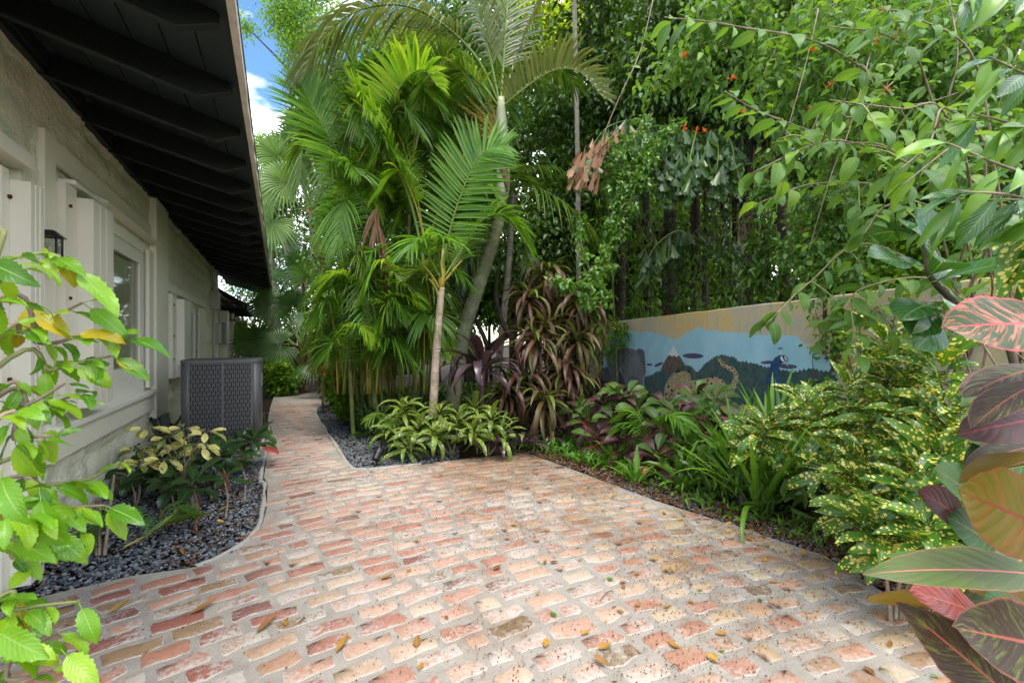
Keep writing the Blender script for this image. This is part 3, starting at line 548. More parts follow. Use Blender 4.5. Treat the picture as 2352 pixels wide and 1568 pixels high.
# windows ------------------------------------------------------------
def pleats(y0, y1, z0, z1, x, amp=0.02, step=0.05):
    n = int((y1-y0)/step*4)+2; vs = []; fs = []
    for i in range(n):
        yy = y0+(y1-y0)*i/(n-1); xx = x+amp*math.sin(i*math.pi/2.0)+amp*0.4*math.sin(i*1.3)
        vs += [(xx, yy, z0), (xx, yy, z1)]
    for i in range(n-1): fs.append((2*i, 2*i+2, 2*i+3, 2*i+1))
    return MB().add(vs, fs)
def window(y0, y1, z0, z1, x=-1.37, fw=0.09, g=0.032):
    w = MB(); a = (x-0.03, x+0.03)
    for b0, b1 in (((y0, z0), (y0+fw, z1)), ((y1-fw, z0), (y1, z1)), ((y0+fw, z1-fw), (y1-fw, z1)), ((y0+fw, z0), (y1-fw, z0+fw*1.2))):
        w.box((a[0], b0[0], b0[1]), (a[1], b1[0], b1[1]))
    f = w.build('window', M['frame'], house)
    iw = MB(); i0, i1, j0, j1 = y0+fw+0.002, y1-fw-0.002, z0+fw*1.2+0.002, z1-fw-0.002
    for b0, b1 in (((i0, j0), (i0+g, j1)), ((i1-g, j0), (i1, j1)), ((i0+g, j1-g), (i1-g, j1)), ((i0+g, j0), (i1-g, j0+g))):
        iw.box((x-0.022, b0[0], b0[1]), (x+0.018, b1[0], b1[1]))
    iw.build('sash', M['frame'], f)
    MB().box((x-0.004, i0+g, j0+g), (x+0.002, i1-g, j1-g)).build('pane', M['glass'], f)
    pleats(y0+fw*0.5, y1-fw*0.5, z0+0.05, z1-0.05, x-0.034, 0.016, 0.11).build('curtain', M['curtain'], f, True)
    rv = MB(); rv.box((x-0.10, y0-0.03, z0-0.03), (-1.302, y0-0.001, z1+0.03)).box((x-0.10, y1+0.001, z0-0.03), (-1.302, y1+0.03, z1+0.03)).box((x-0.10, y0, z1+0.001), (-1.302, y1, z1+0.03)).box((x-0.10, y0, z0-0.03), (-1.302, y1, z0-0.001))
    rv.build('reveal', M['trim'], f)
    return f
window(4.64, 6.36, 0.77, 2.38, -1.335, 0.12, 0.13); window(8.22, 9.68, 0.90, 1.90, -1.34, 0.08)
window(1.92, 3.14, 0.02, 2.22, -1.335, 0.10)
def shutter(y0, y1, z0, z1, n=3, depth=0.15, x=-1.29):
    """folded accordion shutter: bolted flange, the stack of folded blades, closing edge"""
    w = y1-y0; cuts = [(0.0, 0.27, 0.42, 0.0), (0.275, 0.86, 1.0, 0.05), (0.865, 1.0, 0.90, 0.03)] if n > 1 else [(0.0, 1.0, 1.0, 0.0)]
    for i, (a, b, k, dz) in enumerate(cuts):
        ya, yb, d0 = y0+a*w, y0+b*w-0.002, depth*k
        prof_ = [(x, ya), (x+d0, ya)]
        if i == 1:
            for q in (0.33, 0.66): yy = ya+(yb-ya)*q; prof_ += [(x+d0, yy-0.006), (x+d0-0.008, yy), (x+d0, yy+0.006)]
        prof_ += [(x+d0, yb), (x, yb)]
        o = MB().prism(prof_, 'z', z0+0.004*i, z1-dz).build('shutter_panel', M['shutter'], house, False)
        if i == 0 and n > 1:
            for zz in (z0+0.25, (z0+z1)/2, z1-0.14):
                MB().tube([(x+d0, ya+0.06, zz), (x+d0+0.012, ya+0.06, zz)], 0.011, 8).build('bolt', M['rust'], o)
shutter(3.93, 4.60, 0.84, 2.33, 3, 0.15); shutter(6.20, 6.385, 0.80, 2.30, 1, 0.035)
shutter(3.18, 3.44, 0.03, 2.18, 2, 0.14)
shutter(7.25, 8.17, 0.82, 1.92, 2, 0.15); shutter(9.73, 10.5, 0.82, 1.90, 1, 0.03)
hbox('casing', 3.45, 3.50, 0.0, 2.25, -1.31, -1.262, M['trim'])
hbox('casing', 3.76, 3.92, 0.62, 2.60, -1.31, -1.27, M['trim'])
hbox('lintel', 3.925, 6.40, 2.45, 2.60, -1.31, -1.278, M['trim'])
hbox('lintel', 1.8, 3.44, 2.24, 2.32, -1.31, -1.20, M['trim'])
hbox('track', 4.0, 4.62, 2.34, 2.37, -1.30, -1.20, M['frame'])
MB().prism([(-1.29, 2.445), (-1.19, 2.395), (-1.19, 2.385), (-1.29, 2.385)], 'y', 4.62, 6.42).build('drip_cap', M['trim'], house)
hbox('sill', 3.8, 6.39, 0.725, 0.765, -1.31, -1.21, M['frame']); hbox('apron', 3.8, 6.38, 0.54, 0.722, -1.31, -1.25, M['trim'])
hbox('post_board', 6.42, 7.04, 0.43, 2.925, -1.31, -1.235, M['trim'])
hbox('casing', 7.10, 7.24, 0.2, 2.06, -1.31, -1.275, M['trim']); hbox('lintel', 7.245, 10.6, 1.95, 2.06, -1.31, -1.272, M['trim'])
# porch fronts past the corner
for i, (a, b, x1, z1) in enumerate(((13.0, 13.5, -1.12, 2.05), (13.7, 14.1, -1.2, 2.02), (14.3, 14.9, -1.10, 2.06), (15.2, 15.5, -1.0, 2.0), (15.9, 16.7, -1.05, 2.02), (17.0, 17.6, -0.95, 1.98))):
    hbox('porch_panel', a, b, 0.25, z1, -1.31, x1, M['trim'] if i % 2 else M['shutter'], house, 0.006)
# conduit below the board, cables and boxes at the corner
cond = MB().tube([(-1.25, 6.9, 0.42), (-1.25, 6.9, 0.30), (-1.25, 6.9, 0.0)], [0.055, 0.05, 0.05], 10).tube([(-1.25, 6.9, 0.36), (-1.25, 6.9, 0.30)], 0.062, 10).build('conduit', M['pvc'], house, True)
MB().tube(spline([(-1.24, 6.98, 0.3), (-1.2, 7.3, 0.22), (-1.15, 7.8, 0.42)], 12), 0.018, 6).build('cable', M['black_metal'], house, True)
MB().tube(spline([(-1.25, 11.5, 2.93), (-1.24, 11.6, 2.2), (-1.25, 11.6, 1.4), (-1.25, 11.65, 0.6)], 14), 0.028, 6).build('conduit', M['grey_box'], house, True)
MB().tube(spline([(-1.24, 11.75, 2.5), (-1.15, 12.4, 2.32), (-1.0, 13.3, 2.30), (-0.95, 13.6, 2.36)], 14), 0.014, 5).build('cable', M['frame'], house, True)
hbox('junction_box', 11.45, 11.95, 1.98, 2.35, -1.30, -1.16, M['grey_box']); hbox('junction_box', 11.9, 12.25, 1.25, 1.7, -1.30, -1.17, M['grey_box'])
hbox('meter_box', 12.6, 12.95, 1.25, 1.75, -1.30, -1.12, M['pvc'])
def lantern(c, s, label):
    """box lantern on a back plate, c = wall point"""
    o = thing('wall_lantern', c, label, 'lantern'); c = Vector(c)
    def bx(n, a, b, m, par=o): return MB().box(c+Vector(a)*s, c+Vector(b)*s).build(n, m, par, False, 0.002)
    bx('back_plate', (0, -0.05, -0.10), (0.015, 0.05, 0.10), M['black_metal'])
    bx('arm', (0.015, -0.012, 0.02), (0.05, 0.012, 0.045), M['black_metal'])
    bx('base', (0.03, -0.055, -0.105), (0.14, 0.055, -0.085), M['black_metal'])
    cap = MB(); p0 = [(0.02, -0.065), (0.15, -0.065), (0.15, 0.065), (0.02, 0.065)]; p1 = [(0.06, -0.025), (0.11, -0.025), (0.11, 0.025), (0.06, 0.025)]
    cap.add([c+Vector((a, b, 0.075))*s for a, b in p0]+[c+Vector((a, b, 0.115))*s for a, b in p1], [(3, 2, 1, 0), (4, 5, 6, 7), (0, 1, 5, 4), (1, 2, 6, 5), (2, 3, 7, 6), (3, 0, 4, 7)]).build('cap', M['black_metal'], o)
    for a, b in ((0.035, -0.05), (0.125, -0.05), (0.035, 0.04), (0.125, 0.04)): bx('bar', (a, b, -0.085), (a+0.01, b+0.01, 0.075), M['black_metal'])
    for b in (-0.046, 0.044): bx('pane', (0.046, b, -0.085), (0.124, b+0.002, 0.075), M['glass'])
    bx('pane', (0.129, -0.04, -0.085), (0.131, 0.04, 0.075), M['glass'])
    MB().tube([c+Vector((0.085, 0, -0.085))*s, c+Vector((0.085, 0, 0.01))*s], 0.014*s, 8).build('candle', M['frame'], o)
    return o
lantern((-1.285, 3.63, 1.845), 0.95, 'small black box lantern on the wall between the two near shutters')
lantern((-1.20, 13.55, 1.98), 1.5, 'black box lantern under the low porch roof past the corner')

# ================================================================== air conditioner
AX0, AX1, AY0, AY1, AZ0, AZ1 = -0.93, -0.185, 5.84, 6.58, 0.12, 1.10
ac = thing('air_conditioner', ((AX0+AX1)/2, (AY0+AY1)/2, 0), 'grey slotted air conditioner unit standing on a concrete pad beside the path', 'air conditioner')
MB().box((AX0-0.06, AY0-0.10, -0.03), (AX1+0.03, AY1+0.08, 0.12)).build('pad', M['concrete'], ac, False, 0.008)
def grille(x0, x1, y, z0, z1, cols, name, axis='x'):
    """plate with staggered upright slots"""
    vs = []; fs = []
    def P3(u, v): return (u, y, v) if axis == 'x' else (y, u, v)
    def quad(a, b, c, d):
        n = len(vs); vs.extend([P3(a, c), P3(b, c), P3(b, d), P3(a, d)]); fs.append((n, n+1, n+2, n+3))
    w = (x1-x0)/cols; sw = w*0.60; pitch = 0.094; sh = 0.074
    for i in range(cols):
        a = x0+i*w; s0 = a+(w-sw)/2; s1 = s0+sw
        quad(a, s0, z0, z1); quad(s1, a+w, z0, z1)
        z = z0-(0.047 if i % 2 else 0.0)+0.01; last = z0
        while z < z1:
            b0, b1 = max(z, z0), min(z+sh, z1-0.006)
            if b1 > b0:
                quad(s0, s1, last, b0); last = b1
            z += pitch
        quad(s0, s1, last, z1)
    me = MB().add(vs, fs); return me
xm = (AX0+AX1)/2+0.01; rc = 0.075
cells = MB()
g1 = grille(AX0+0.085, xm-0.012, AY0, AZ0+0.05, AZ1-0.035, 14, 'grille').build('grille', M['steel'], ac); g1.modifiers.new('thick', 'SOLIDIFY').thickness = 0.004
g2_ = grille(xm+0.012, AX1-rc-0.02, AY0, AZ0+0.05, AZ1-0.035, 13, 'grille').build('grille', M['steel'], ac); g2_.modifiers.new('thick', 'SOLIDIFY').thickness = 0.004
g3 = grille(AY0+rc+0.02, AY1-rc, AX1, AZ0+0.05, AZ1-0.035, 22, 'grille', 'y').build('grille', M['steel'], ac); g3.modifiers.new('thick', 'SOLIDIFY').thickness = 0.004
MB().box((xm-0.0115, AY0-0.004, AZ0+0.03), (xm+0.0115, AY0+0.01, AZ1-0.03)).build('centre_post', M['steel'], ac, False, 0.002)
def corner(cx, cy, a0, name='corner_post'):
    mb = MB(); n = 7; vs = []; fs = []
    for i in range(n+1):
        q = a0+R(90)*i/n; vs += [(cx+rc*math.cos(q), cy+rc*math.sin(q), AZ0+0.03), (cx+rc*math.cos(q), cy+rc*math.sin(q), AZ1-0.02)]
    for i in range(n): fs.append((2*i, 2*i+2, 2*i+3, 2*i+1))
    mb.add(vs, fs)
    o = mb.build(name, M['steel'], ac, True); o.modifiers.new('thick', 'SOLIDIFY').thickness = 0.004; return o
corner(AX1-rc, AY0+rc, R(-90)); corner(AX0+rc, AY0+rc, R(180)); corner(AX1-rc, AY1-rc, 0); corner(AX0+rc, AY1-rc, R(90))
for a, b in ((AX0+rc, AX0+0.085), (AX1-rc-0.02, AX1-rc)): MB().box((a, AY0-0.001, AZ0+0.03), (b, AY0+0.003, AZ1-0.03)).build('edge_strip', M['steel'], ac)
def rr_poly(x0, y0, x1, y1, r, n=6):
    p = []
    for cx, cy, a in ((x1-r, y0+r, -90), (x1-r, y1-r, 0), (x0+r, y1-r, 90), (x0+r, y0+r, 180)):
        for i in range(n+1): q = R(a+90*i/n); p.append((cx+r*math.cos(q), cy+r*math.sin(q)))
    return p
MB().prism(rr_poly(AX0-0.006, AY0-0.006, AX1+0.006, AY1+0.006, rc), 'z', AZ1-0.034, AZ1).build('top_cover', M['steel'], ac, False, 0.004)
MB().prism(rr_poly(AX0-0.003, AY0-0.003, AX1+0.003, AY1+0.003, rc), 'z', AZ0, AZ0+0.05).build('base_pan', M['steel'], ac, False, 0.003)
MB().prism(rr_poly(AX0+0.03, AY0+0.03, AX1-0.03, AY1-0.03, 0.05), 'z', AZ0+0.05, AZ1-0.036).build('coil', M['copper'], ac)
for zz in (0.30, 0.55, 0.80, 1.02): MB().tube([(xm, AY0-0.004, zz), (xm, AY0-0.009, zz)], 0.006, 8).build('screw', M['pvc'], ac)
MB().box((AX1+0.0005, AY0+0.30, 0.78), (AX1+0.004, AY0+0.44, 0.92)).build('rating_plate', M['grey_box'], ac)
MB().tube(spline([(AX0+0.05, AY0+0.2, 0.28), (AX0-0.08, AY0+0.25, 0.25), (-1.2, AY0+0.55, 0.3), (-1.29, AY0+0.6, 0.45)], 12), 0.022, 7).build('refrigerant_line', M['black_metal'], ac, True)
MB().box((AX0-0.035, AY0+0.10, 0.93), (AX0-0.001, AY0+0.16, 1.05)).build('bracket', M['grey_box'], ac, False, 0.003)

# ================================================================== mural wall
WT = 1.75
mural = thing('mural_wall', M0+MD*3.0, 'tan garden wall painted with elephant, leopard and peacock against blue sky', 'wall')
def mw(s, z, off=0.0):
    q = M0+MD*s+MN*off; return Vector((q.x, q.y, z))
vs = []; fs = []; ns = 60; rr = random.Random(9)
prof = [(0.0, -0.05), (0.0, WT-0.012), (-0.012, WT), (-0.15, WT), (-0.162, WT-0.012), (-0.162, -0.05)]
for i in range(ns+1):
    s = -3.2+i*(13.2/ns); dz = rr.uniform(-0.006, 0.006)
    for o_, z in prof: vs.append(mw(s, z+(dz if z > 1 else 0), o_))
for i in range(ns):
    for q in range(5): fs.append((i*6+q, i*6+q+1, i*6+6+q+1, i*6+6+q))
MB().add(vs, fs).build('wall_panel', M['plaster'], mural)
def zpt(zx, zy):
    return onmural((1360+zx/3.564)/1.0204, (680+zy/3.564)/1.0204)
def pic(name, pts, mat, layer, scallop=0.0, parent=None, seed=0, fuzz=0.0):
    q = [zpt(*p) for p in pts]; r = random.Random(seed); out = []
    for i in range(len(q)):
        a, b = q[i], q[(i+1) % len(q)]; out.append(a)
        L = math.hypot(b[0]-a[0], b[1]-a[1])
        if scallop and L < 1.6:
            n = max(1, int(L/0.05)); nx_, ny_ = (b[1]-a[1])/L, -(b[0]-a[0])/L
            for k in range(1, n*2):
                t_ = k/(n*2); j = (scallop*(0.6+0.8*r.random()) if k % 2 else 0.0); out.append((a[0]+(b[0]-a[0])*t_-nx_*j, a[1]+(b[1]-a[1])*t_-ny_*j))
        elif fuzz:
            n = max(1, int(L/0.03))
            for k in range(1, n): t_ = k/n; out.append((a[0]+(b[0]-a[0])*t_+r.uniform(-fuzz, fuzz), a[1]+(b[1]-a[1])*t_+r.uniform(-fuzz, fuzz)))
    V = [mw(s, max(z, 0.05), 0.0015*layer+0.001) for s, z in out]
    return MB().add(V, [tuple(range(len(V)))]).build(name, mat, parent or mural)
SKY = [(150, 900), (150, 720), (190, 560), (215, 480), (240, 400), (280, 355), (340, 352), (400, 335), (470, 345), (510, 358), (560, 342), (620, 355), (680, 372), (740, 395), (790, 415), (820, 408), (850, 380), (890, 352), (930, 345), (950, 325), (990, 302), (1020, 318), (1060, 340), (1120, 342), (1200, 345), (1300, 350), (1400, 362), (1500, 370), (1600, 372), (1700, 378), (1800, 378), (1830, 400), (1860, 440), (1900, 470), (1950, 510), (2000, 535), (2060, 545), (2090, 580), (2100, 650), (2150, 720), (2150, 900)]
pic('painted_sky', SKY, M['p_sky'], 1, fuzz=0.012)
def ell(cx, cy, a, b, tilt=0, n=18, seed=0):
    r = random.Random(seed); c, s = math.cos(tilt), math.sin(tilt)
    return [(cx+(a*math.cos(t)*c-b*math.sin(t)*s)*(1+r.uniform(-0.06, 0.06)), cy+(a*math.cos(t)*s+b*math.sin(t)*c)*(1+r.uniform(-0.0, 0.0))) for t in [2*math.pi*i/n for i in range(n)]]
for i, e in enumerate(((945, 548, 86, 22, 0.03), (580, 621, 27, 9, 0), (655, 620, 40, 12, -0.4), (1570, 602, 60, 14, -0.05), (1735, 636, 80, 20, 0.05))): pic('painted_cloud', ell(*e, seed=i), M['p_cloud'], 2)
pic('painted_mountain', [(665, 690), (690, 620), (735, 545), (785, 460), (830, 545), (870, 610), (890, 690)], M['p_rock'], 2)
pic('painted_snow', [(735, 545), (785, 460), (832, 552), (818, 543), (803, 560), (788, 540), (770, 556), (755, 542)], M['p_snow'], 3)
HILL = [(520, 960), (535, 720), (600, 700), (640, 672), (690, 668), (730, 672), (790, 690), (830, 660), (850, 630), (890, 615), (930, 630), (960, 660), (975, 680), (1000, 660), (1030, 620), (1080, 580), (1130, 545), (1190, 530), (1240, 545), (1290, 550), (1330, 590), (1390, 585), (1430, 600), (1480, 610), (1520, 625), (1600, 640), (1700, 660), (1800, 670), (1870, 650), (1950, 645), (2020, 660), (2090, 670), (2140, 700), (2160, 740), (2160, 960)]
pic('painted_jungle', HILL, M['p_hill'], 3, scallop=0.022, seed=4)
pic('painted_elephant_body', [(150, 960), (155, 670), (220, 640), (330, 660), (400, 810), (520, 800), (530, 960)], M['p_eleph3'], 4)
pic('painted_elephant_ear', [(218, 545), (230, 505), (270, 490), (330, 492), (342, 560), (335, 640), (328, 740), (290, 800), (262, 770), (250, 700), (228, 630)], M['p_eleph2'], 5)
pic('painted_elephant_ear', [(470, 505), (490, 485), (525, 495), (540, 520), (546, 600), (551, 680), (540, 722), (522, 700), (510, 620)], M['p_eleph2'], 5)
pic('painted_elephant_head', [(330, 490), (380, 480), (440, 490), (470, 502), (500, 560), (525, 650), (530, 740), (522, 815), (520, 960), (430, 960), (400, 810), (375, 770), (350, 700), (335, 620), (326, 560)], M['p_eleph'], 6)
pic('painted_elephant_eye', ell(365, 668, 9, 8), M['p_black'], 7); pic('painted_elephant_eye', ell(367, 665, 3, 3), M['p_grey'], 8)
for cr in ([(400, 745), (430, 722), (480, 730), (505, 745), (478, 737), (430, 730)], [(350, 600), (372, 560), (376, 540), (380, 562), (358, 604)]): pic('painted_elephant_crease', cr, M['p_eleph3'], 7)
LEO_B = [(700, 960), (710, 800), (740, 745), (930, 752), (990, 750), (1060, 735), (1130, 722), (1190, 740), (1230, 800), (1262, 850), (1262, 960)]
LEO_H = [(730, 760), (745, 732), (770, 705), (810, 685), (850, 675), (890, 677), (918, 690), (930, 720), (936, 780), (925, 822), (880, 830), (830, 805), (790, 785), (745, 800)]
pic('painted_leopard_body', LEO_B, M['p_cream'], 4); pic('painted_leopard_head', LEO_H, M['p_cream'], 6)
pic('painted_leopard_ear', [(803, 690), (818, 650), (842, 682)], M['p_black'], 6.6); pic('painted_leopard_ear', [(898, 682), (914, 656), (927, 692)], M['p_black'], 6.6)
tl = [(1240, 890), (1275, 820), (1300, 760), (1306, 705), (1280, 665), (1235, 642), (1195, 618), (1172, 590), (1164, 562)]; tw = [30, 27, 24, 22, 20, 18, 17, 15, 11]
L_, R_ = [], []
for i in range(len(tl)):
    a = np.array(tl[max(0, i-1)]); b = np.array(tl[min(len(tl)-1, i+1)]); d = (b-a)/np.linalg.norm(b-a); n = np.array((-d[1], d[0]))*tw[i]; L_.append(tuple(np.array(tl[i])+n)); R_.append(tuple(np.array(tl[i])-n))
pic('painted_leopard_tail', L_+R_[::-1], M['p_cream'], 5)
rs = random.Random(21); spots = []
def spot_fill(poly, n, r0, r1, layer, minx=None):
    placed = []
    xs = [p[0] for p in poly]; ys = [p[1] for p in poly]; tries = 0
    while len(placed) < n and tries < 4000:
        tries += 1; x, y = rs.uniform(min(xs), max(xs)), rs.uniform(min(ys), max(ys)); r_ = rs.uniform(r0, r1)
        if inside(x, y, poly) and all(math.hypot(x-a, y-b) > (r_+c)*1.35 for a, b, c in placed): placed.append((x, y, r_))
    mb = MB()
    for x, y, r_ in placed:
        q = [zpt(*p) for p in ell(x, y, r_, r_*0.75, rs.uniform(0, 3), 7, rs.randrange(99))]; b = len(mb.v)
        mb.add([mw(s, z, 0.0015*layer+0.001) for s, z in q], [tuple(range(7))])
    o = mb.build('painted_spots', M['p_black'], mural); o['kind'] = 'stuff'
spot_fill(LEO_B, 55, 9, 14, 5); spot_fill(LEO_H, 70, 3.5, 6, 7); spot_fill(L_+R_[::-1], 34, 7, 9, 6)
pic('painted_peacock_neck', [(1550, 780), (1560, 720), (1575, 680), (1600, 610), (1630, 565), (1670, 540), (1710, 543), (1735, 562), (1742, 590), (1722, 604), (1690, 605), (1668, 640), (1662, 710), (1685, 780)], M['p_blue'], 5)
pic('painted_peacock_cheek', [(1678, 556), (1690, 548), (1700, 570), (1712, 595), (1698, 598), (1682, 580)], M['p_snow'], 6); pic('painted_peacock_cheek', [(1708, 552), (1720, 556), (1732, 580), (1728, 592), (1716, 572)], M['p_snow'], 6)
pic('painted_peacock_beak', [(1712, 588), (1735, 600), (1748, 636), (1726, 618), (1710, 606)], M['p_grey'], 6.6)
pic('painted_peacock_crest', [(1655, 492), (1665, 481), (1680, 478), (1695, 485), (1700, 495), (1690, 490), (1676, 486), (1664, 492)], M['p_black'], 5)
for k in range(4): pic('painted_peacock_crest', [(1672+k*5, 540), (1670+k*5, 500), (1672+k*5, 500), (1675+k*5, 540)], M['p_snow'], 5)
# rusty pipe on the wall
a = zpt(2055, 40); b = zpt(2055, 340)
pp = thing('rusty_pipe', mw(a[0], b[1], 0.02), 'rusty brown iron strap hanging down the mural wall beside the ivy', 'pipe')
MB().tube([mw(a[0], a[1]+0.1, 0.02), mw(b[0], (a[1]+b[1])/2, 0.018), mw(b[0], b[1], 0.02)], 0.016, 7).build('strap', M['rust'], pp, True)
MB().tube([mw(b[0], b[1]+0.15, 0.0), mw(b[0], b[1]+0.15, 0.045)], 0.012, 6).build('bolt', M['rust'], pp)
# pale neighbouring house beyond the trees
nb_ = thing('neighbour_house', (14, 11, 0), 'pale stucco house glimpsed between dark trunks beyond the mural wall', 'house')
def nbx(name, s0, s1, z0, z1, o0, o1, m, par=nb_):
    q = [mw(s0, z0, o0), mw(s1, z0, o0), mw(s1, z0, o1), mw(s0, z0, o1)]; q2 = [Vector((v.x, v.y, z1)) for v in q]
    return MB().add(q+q2, [(0, 3, 2, 1), (4, 5, 6, 7), (0, 1, 5, 4), (1, 2, 6, 5), (2, 3, 7, 6), (3, 0, 4, 7)]).build(name, m, par)
nbx('wall', 2, 14, 0, 3.3, -9, -14, M['pale_wall']); nbx('roof', 1.5, 14.5, 3.3, 3.5, -8.6, -14.4, M['shingle'])
for s in (5, 9): w_ = nbx('window', s, s+1.2, 1.2, 2.4, -8.95, -9.02, M['dark']); nbx('sill', s-0.1, s+1.3, 1.1, 1.19, -8.9, -9.02, M['frame'], w_)
# dark plank fence behind the fan palm
fence = thing('plank_fence', (1.5, 17.6, 0), 'dark weathered plank fence behind the far fan palm', 'fence')
for i in range(24):
    x = -1.5+i*0.26; h_ = 1.75+random.uniform(-0.02, 0.02); MB().box((x, 17.6, 0), (x+0.24, 17.62+random.uniform(0, 0.01), h_)).build('plank', M['bark_d'], fence)
for z in (0.4, 1.4): MB().box((-1.5, 17.64, z), (4.8, 17.70, z+0.09)).build('rail', M['bark_d'], fence)
# ================================================================== leaf and palm builders
def prof(kind, t):
    if kind == 'ovate': return math.sin(math.pi*min(1, t)**0.72)**0.85 if 0 < t < 1 else 0
    if kind == 'lance': return math.sin(math.pi*t**0.85)**0.9 if 0 < t < 1 else 0
    if kind == 'obov': return math.sin(math.pi*t**1.35)**0.75 if 0 < t < 1 else 0
    if kind == 'strap': return min(1, (t/0.22))**0.6*(1-max(0, (t-0.45)/0.55)**2.4)
    if kind == 'fiddle': return (math.sin(math.pi*t**1.5)**0.7)*(1-0.28*math.exp(-((t-0.33)/0.12)**2)) if 0 < t < 1 else 0
    if kind == 'round': return math.sin(math.pi*t**0.95)**0.6 if 0 < t < 1 else 0
def leaf_mesh(name, mat, L, W, kind='ovate', bend=40, fold=0.25, wave=0.0, nseg=8, pet=0.0, teeth=0.0, seed=0, twist=0, side=0.0):
    """leaf along +Y, upper face +Z, curving down by bend degrees; side = sideways sweep"""
    r = random.Random(seed); V = []; UV = []; F = []; y = pet; z = 0.0; x0 = 0.0; ang = 0.0; st = L/nseg; ph = r.uniform(0, 6)
    for i in range(nseg+1):
        t_ = i/nseg; w = W*0.5*max(0.012, prof(kind, t_)); th = R(twist)*t_
        if teeth and 0 < i < nseg: w *= 1+teeth*(1 if i % 2 else -1)
        for k, a in enumerate((-1, -0.5, 0, 0.5, 1)):
            wl = w*(1+r.uniform(-0.04, 0.04)) if abs(a) == 1 else w
            lx = a*wl; lz = abs(a)*wl*fold+wave*W*math.sin(t_*9+ph+(2 if a > 0 else 0))*abs(a)
            nx, nzl = lx*math.cos(th)-lz*math.sin(th), lx*math.sin(th)+lz*math.cos(th)
            V.append((x0+nx, y+nzl*math.sin(ang), z+nzl*math.cos(ang))); UV.append((0.5+a*0.5, t_))
        ang += R(bend)/nseg*(0.5+t_); y += st*math.cos(ang); z -= st*math.sin(ang); x0 += side*L/nseg*t_*2
    for i in range(nseg):
        for k in range(4): b = i*5+k; F.append((b, b+1, b+6, b+5))
    if pet:
        b = len(V); pw = max(0.0012, W*0.02)
        for yy in (0, pet):
            for q in range(3): V.append((pw*math.cos(q*2.09), yy, pw*math.sin(q*2.09))); UV.append((0.5, 0.02))
        for q in range(3): F.append((b+q, b+(q+1) % 3, b+3+(q+1) % 3, b+3+q))
    me = raw_mesh(name, V, F, UV); me.materials.append(mat); return me
def variants(name, mat, L, W, kind, bends, n=1, **kw):
    return [leaf_mesh(name, mat, L, W, kind, b, seed=i*7+j, **kw) for i, b in enumerate(bends) for j in range(n)]
def frame(dirv, up=(0, 0, 1)):
    y = Vector(dirv).normalized(); z = Vector(up); z = z-y*z.dot(y)
    if z.length < 1e-3: z = Vector((1, 0, 0))-y*y.x
    z.normalize(); x = y.cross(z); return Matrix((x, y, z)).transposed()
def put_leaf(root, me, base, dirv, up=(0, 0, 1), s=1.0, name='leaf', roll=0.0):
    o = bpy.data.objects.new(name, me); COL.objects.link(o); o.parent = root
    m = frame(dirv, up)
    if roll: m = m @ Matrix.Rotation(roll, 3, 'Y')
    o.matrix_local = Matrix.Translation(Vector(base)-wloc(root)) @ m.to_4x4() @ Matrix.Diagonal((s, s, s, 1)); return o
RV = random.Random(101)
def rosette(root, metas, c, n, el_in, el_out, s=(0.8, 1.1), rise=0.0, az0=0, up=None, name='leaf', skip=None, r0=0.01, face=0.0, fdir=(-0.8, -0.6, 0.0)):
    """spiral of leaves round c; metas = [meshes] or [(mesh, weight)]"""
    c = Vector(c)
    for i in range(n):
        t_ = i/max(1, n-1); az = az0+i*2.39996+RV.uniform(-0.25, 0.25); el = R(el_out+(el_in-el_out)*t_+RV.uniform(-9, 9))
        d = Vector((math.cos(az)*math.cos(el), math.sin(az)*math.cos(el), math.sin(el)))
        b = c+Vector((math.cos(az)*r0, math.sin(az)*r0, rise*t_))
        u = Vector((-math.cos(az)*math.sin(el), -math.sin(az)*math.sin(el), math.cos(el)))
        if face: u = u+Vector(fdir)*face*RV.uniform(0.4, 1.3); d = d+Vector((0, 0, -0.25*face))
        put_leaf(root, RV.choice(metas), b, d, u, RV.uniform(*s), name, RV.uniform(-0.3, 0.3))
def stem(root, pts, r0, r1, mat, name='stem', sides=6, n=8):
    sp = spline(pts, n) if len(pts) > 2 else [np.array(q, float) for q in pts]
    return MB().tube(sp, [r0+(r1-r0)*i/(len(sp)-1) for i in range(len(sp))], sides).build(name, mat, root, True)

# one bmesh-free vector builder for masses of small leaves -------------------
TPL = {
 'ovate': (np.array([(0, 0, 0), (-.5, .3, .10), (0, .32, 0), (.5, .3, .10), (-.36, .68, .05), (0, .7, -.04), (.36, .68, .05), (0, 1, -.16)]),
           np.array([(0, 3, 2), (0, 2, 1), (2, 3, 6), (2, 6, 5), (2, 5, 4), (2, 4, 1), (5, 6, 7), (5, 7, 4)])),
 'diamond': (np.array([(0, 0, 0), (-.5, .45, .06), (.5, .45, .06), (0, 1, -.12)]), np.array([(0, 2, 3), (0, 3, 1)])),
 'blade': (np.array([(-.12, 0, 0), (.12, 0, 0), (-.5, .4, 0), (.5, .4, 0), (-.38, .72, -.12), (.38, .72, -.12), (0, 1, -.34)]),
           np.array([(0, 1, 3), (0, 3, 2), (2, 3, 5), (2, 5, 4), (4, 5, 6)])),
 'fish': (np.array([(-.05, 0, 0), (.05, 0, 0), (-.28, .55, .03), (0, .6, -.03), (.26, .55, .03), (-.5, .93, .02), (-.3, .86, 0), (-.15, 1.0, -.03), (.02, .88, -.02), (.18, .97, 0), (.34, .80, .02), (.46, .86, .03)]),
          np.array([(0, 1, 3), (0, 3, 2), (1, 4, 3), (2, 6, 5), (2, 3, 6), (3, 7, 6), (3, 8, 7), (3, 9, 8), (3, 4, 9), (4, 10, 9), (4, 11, 10)])),
}
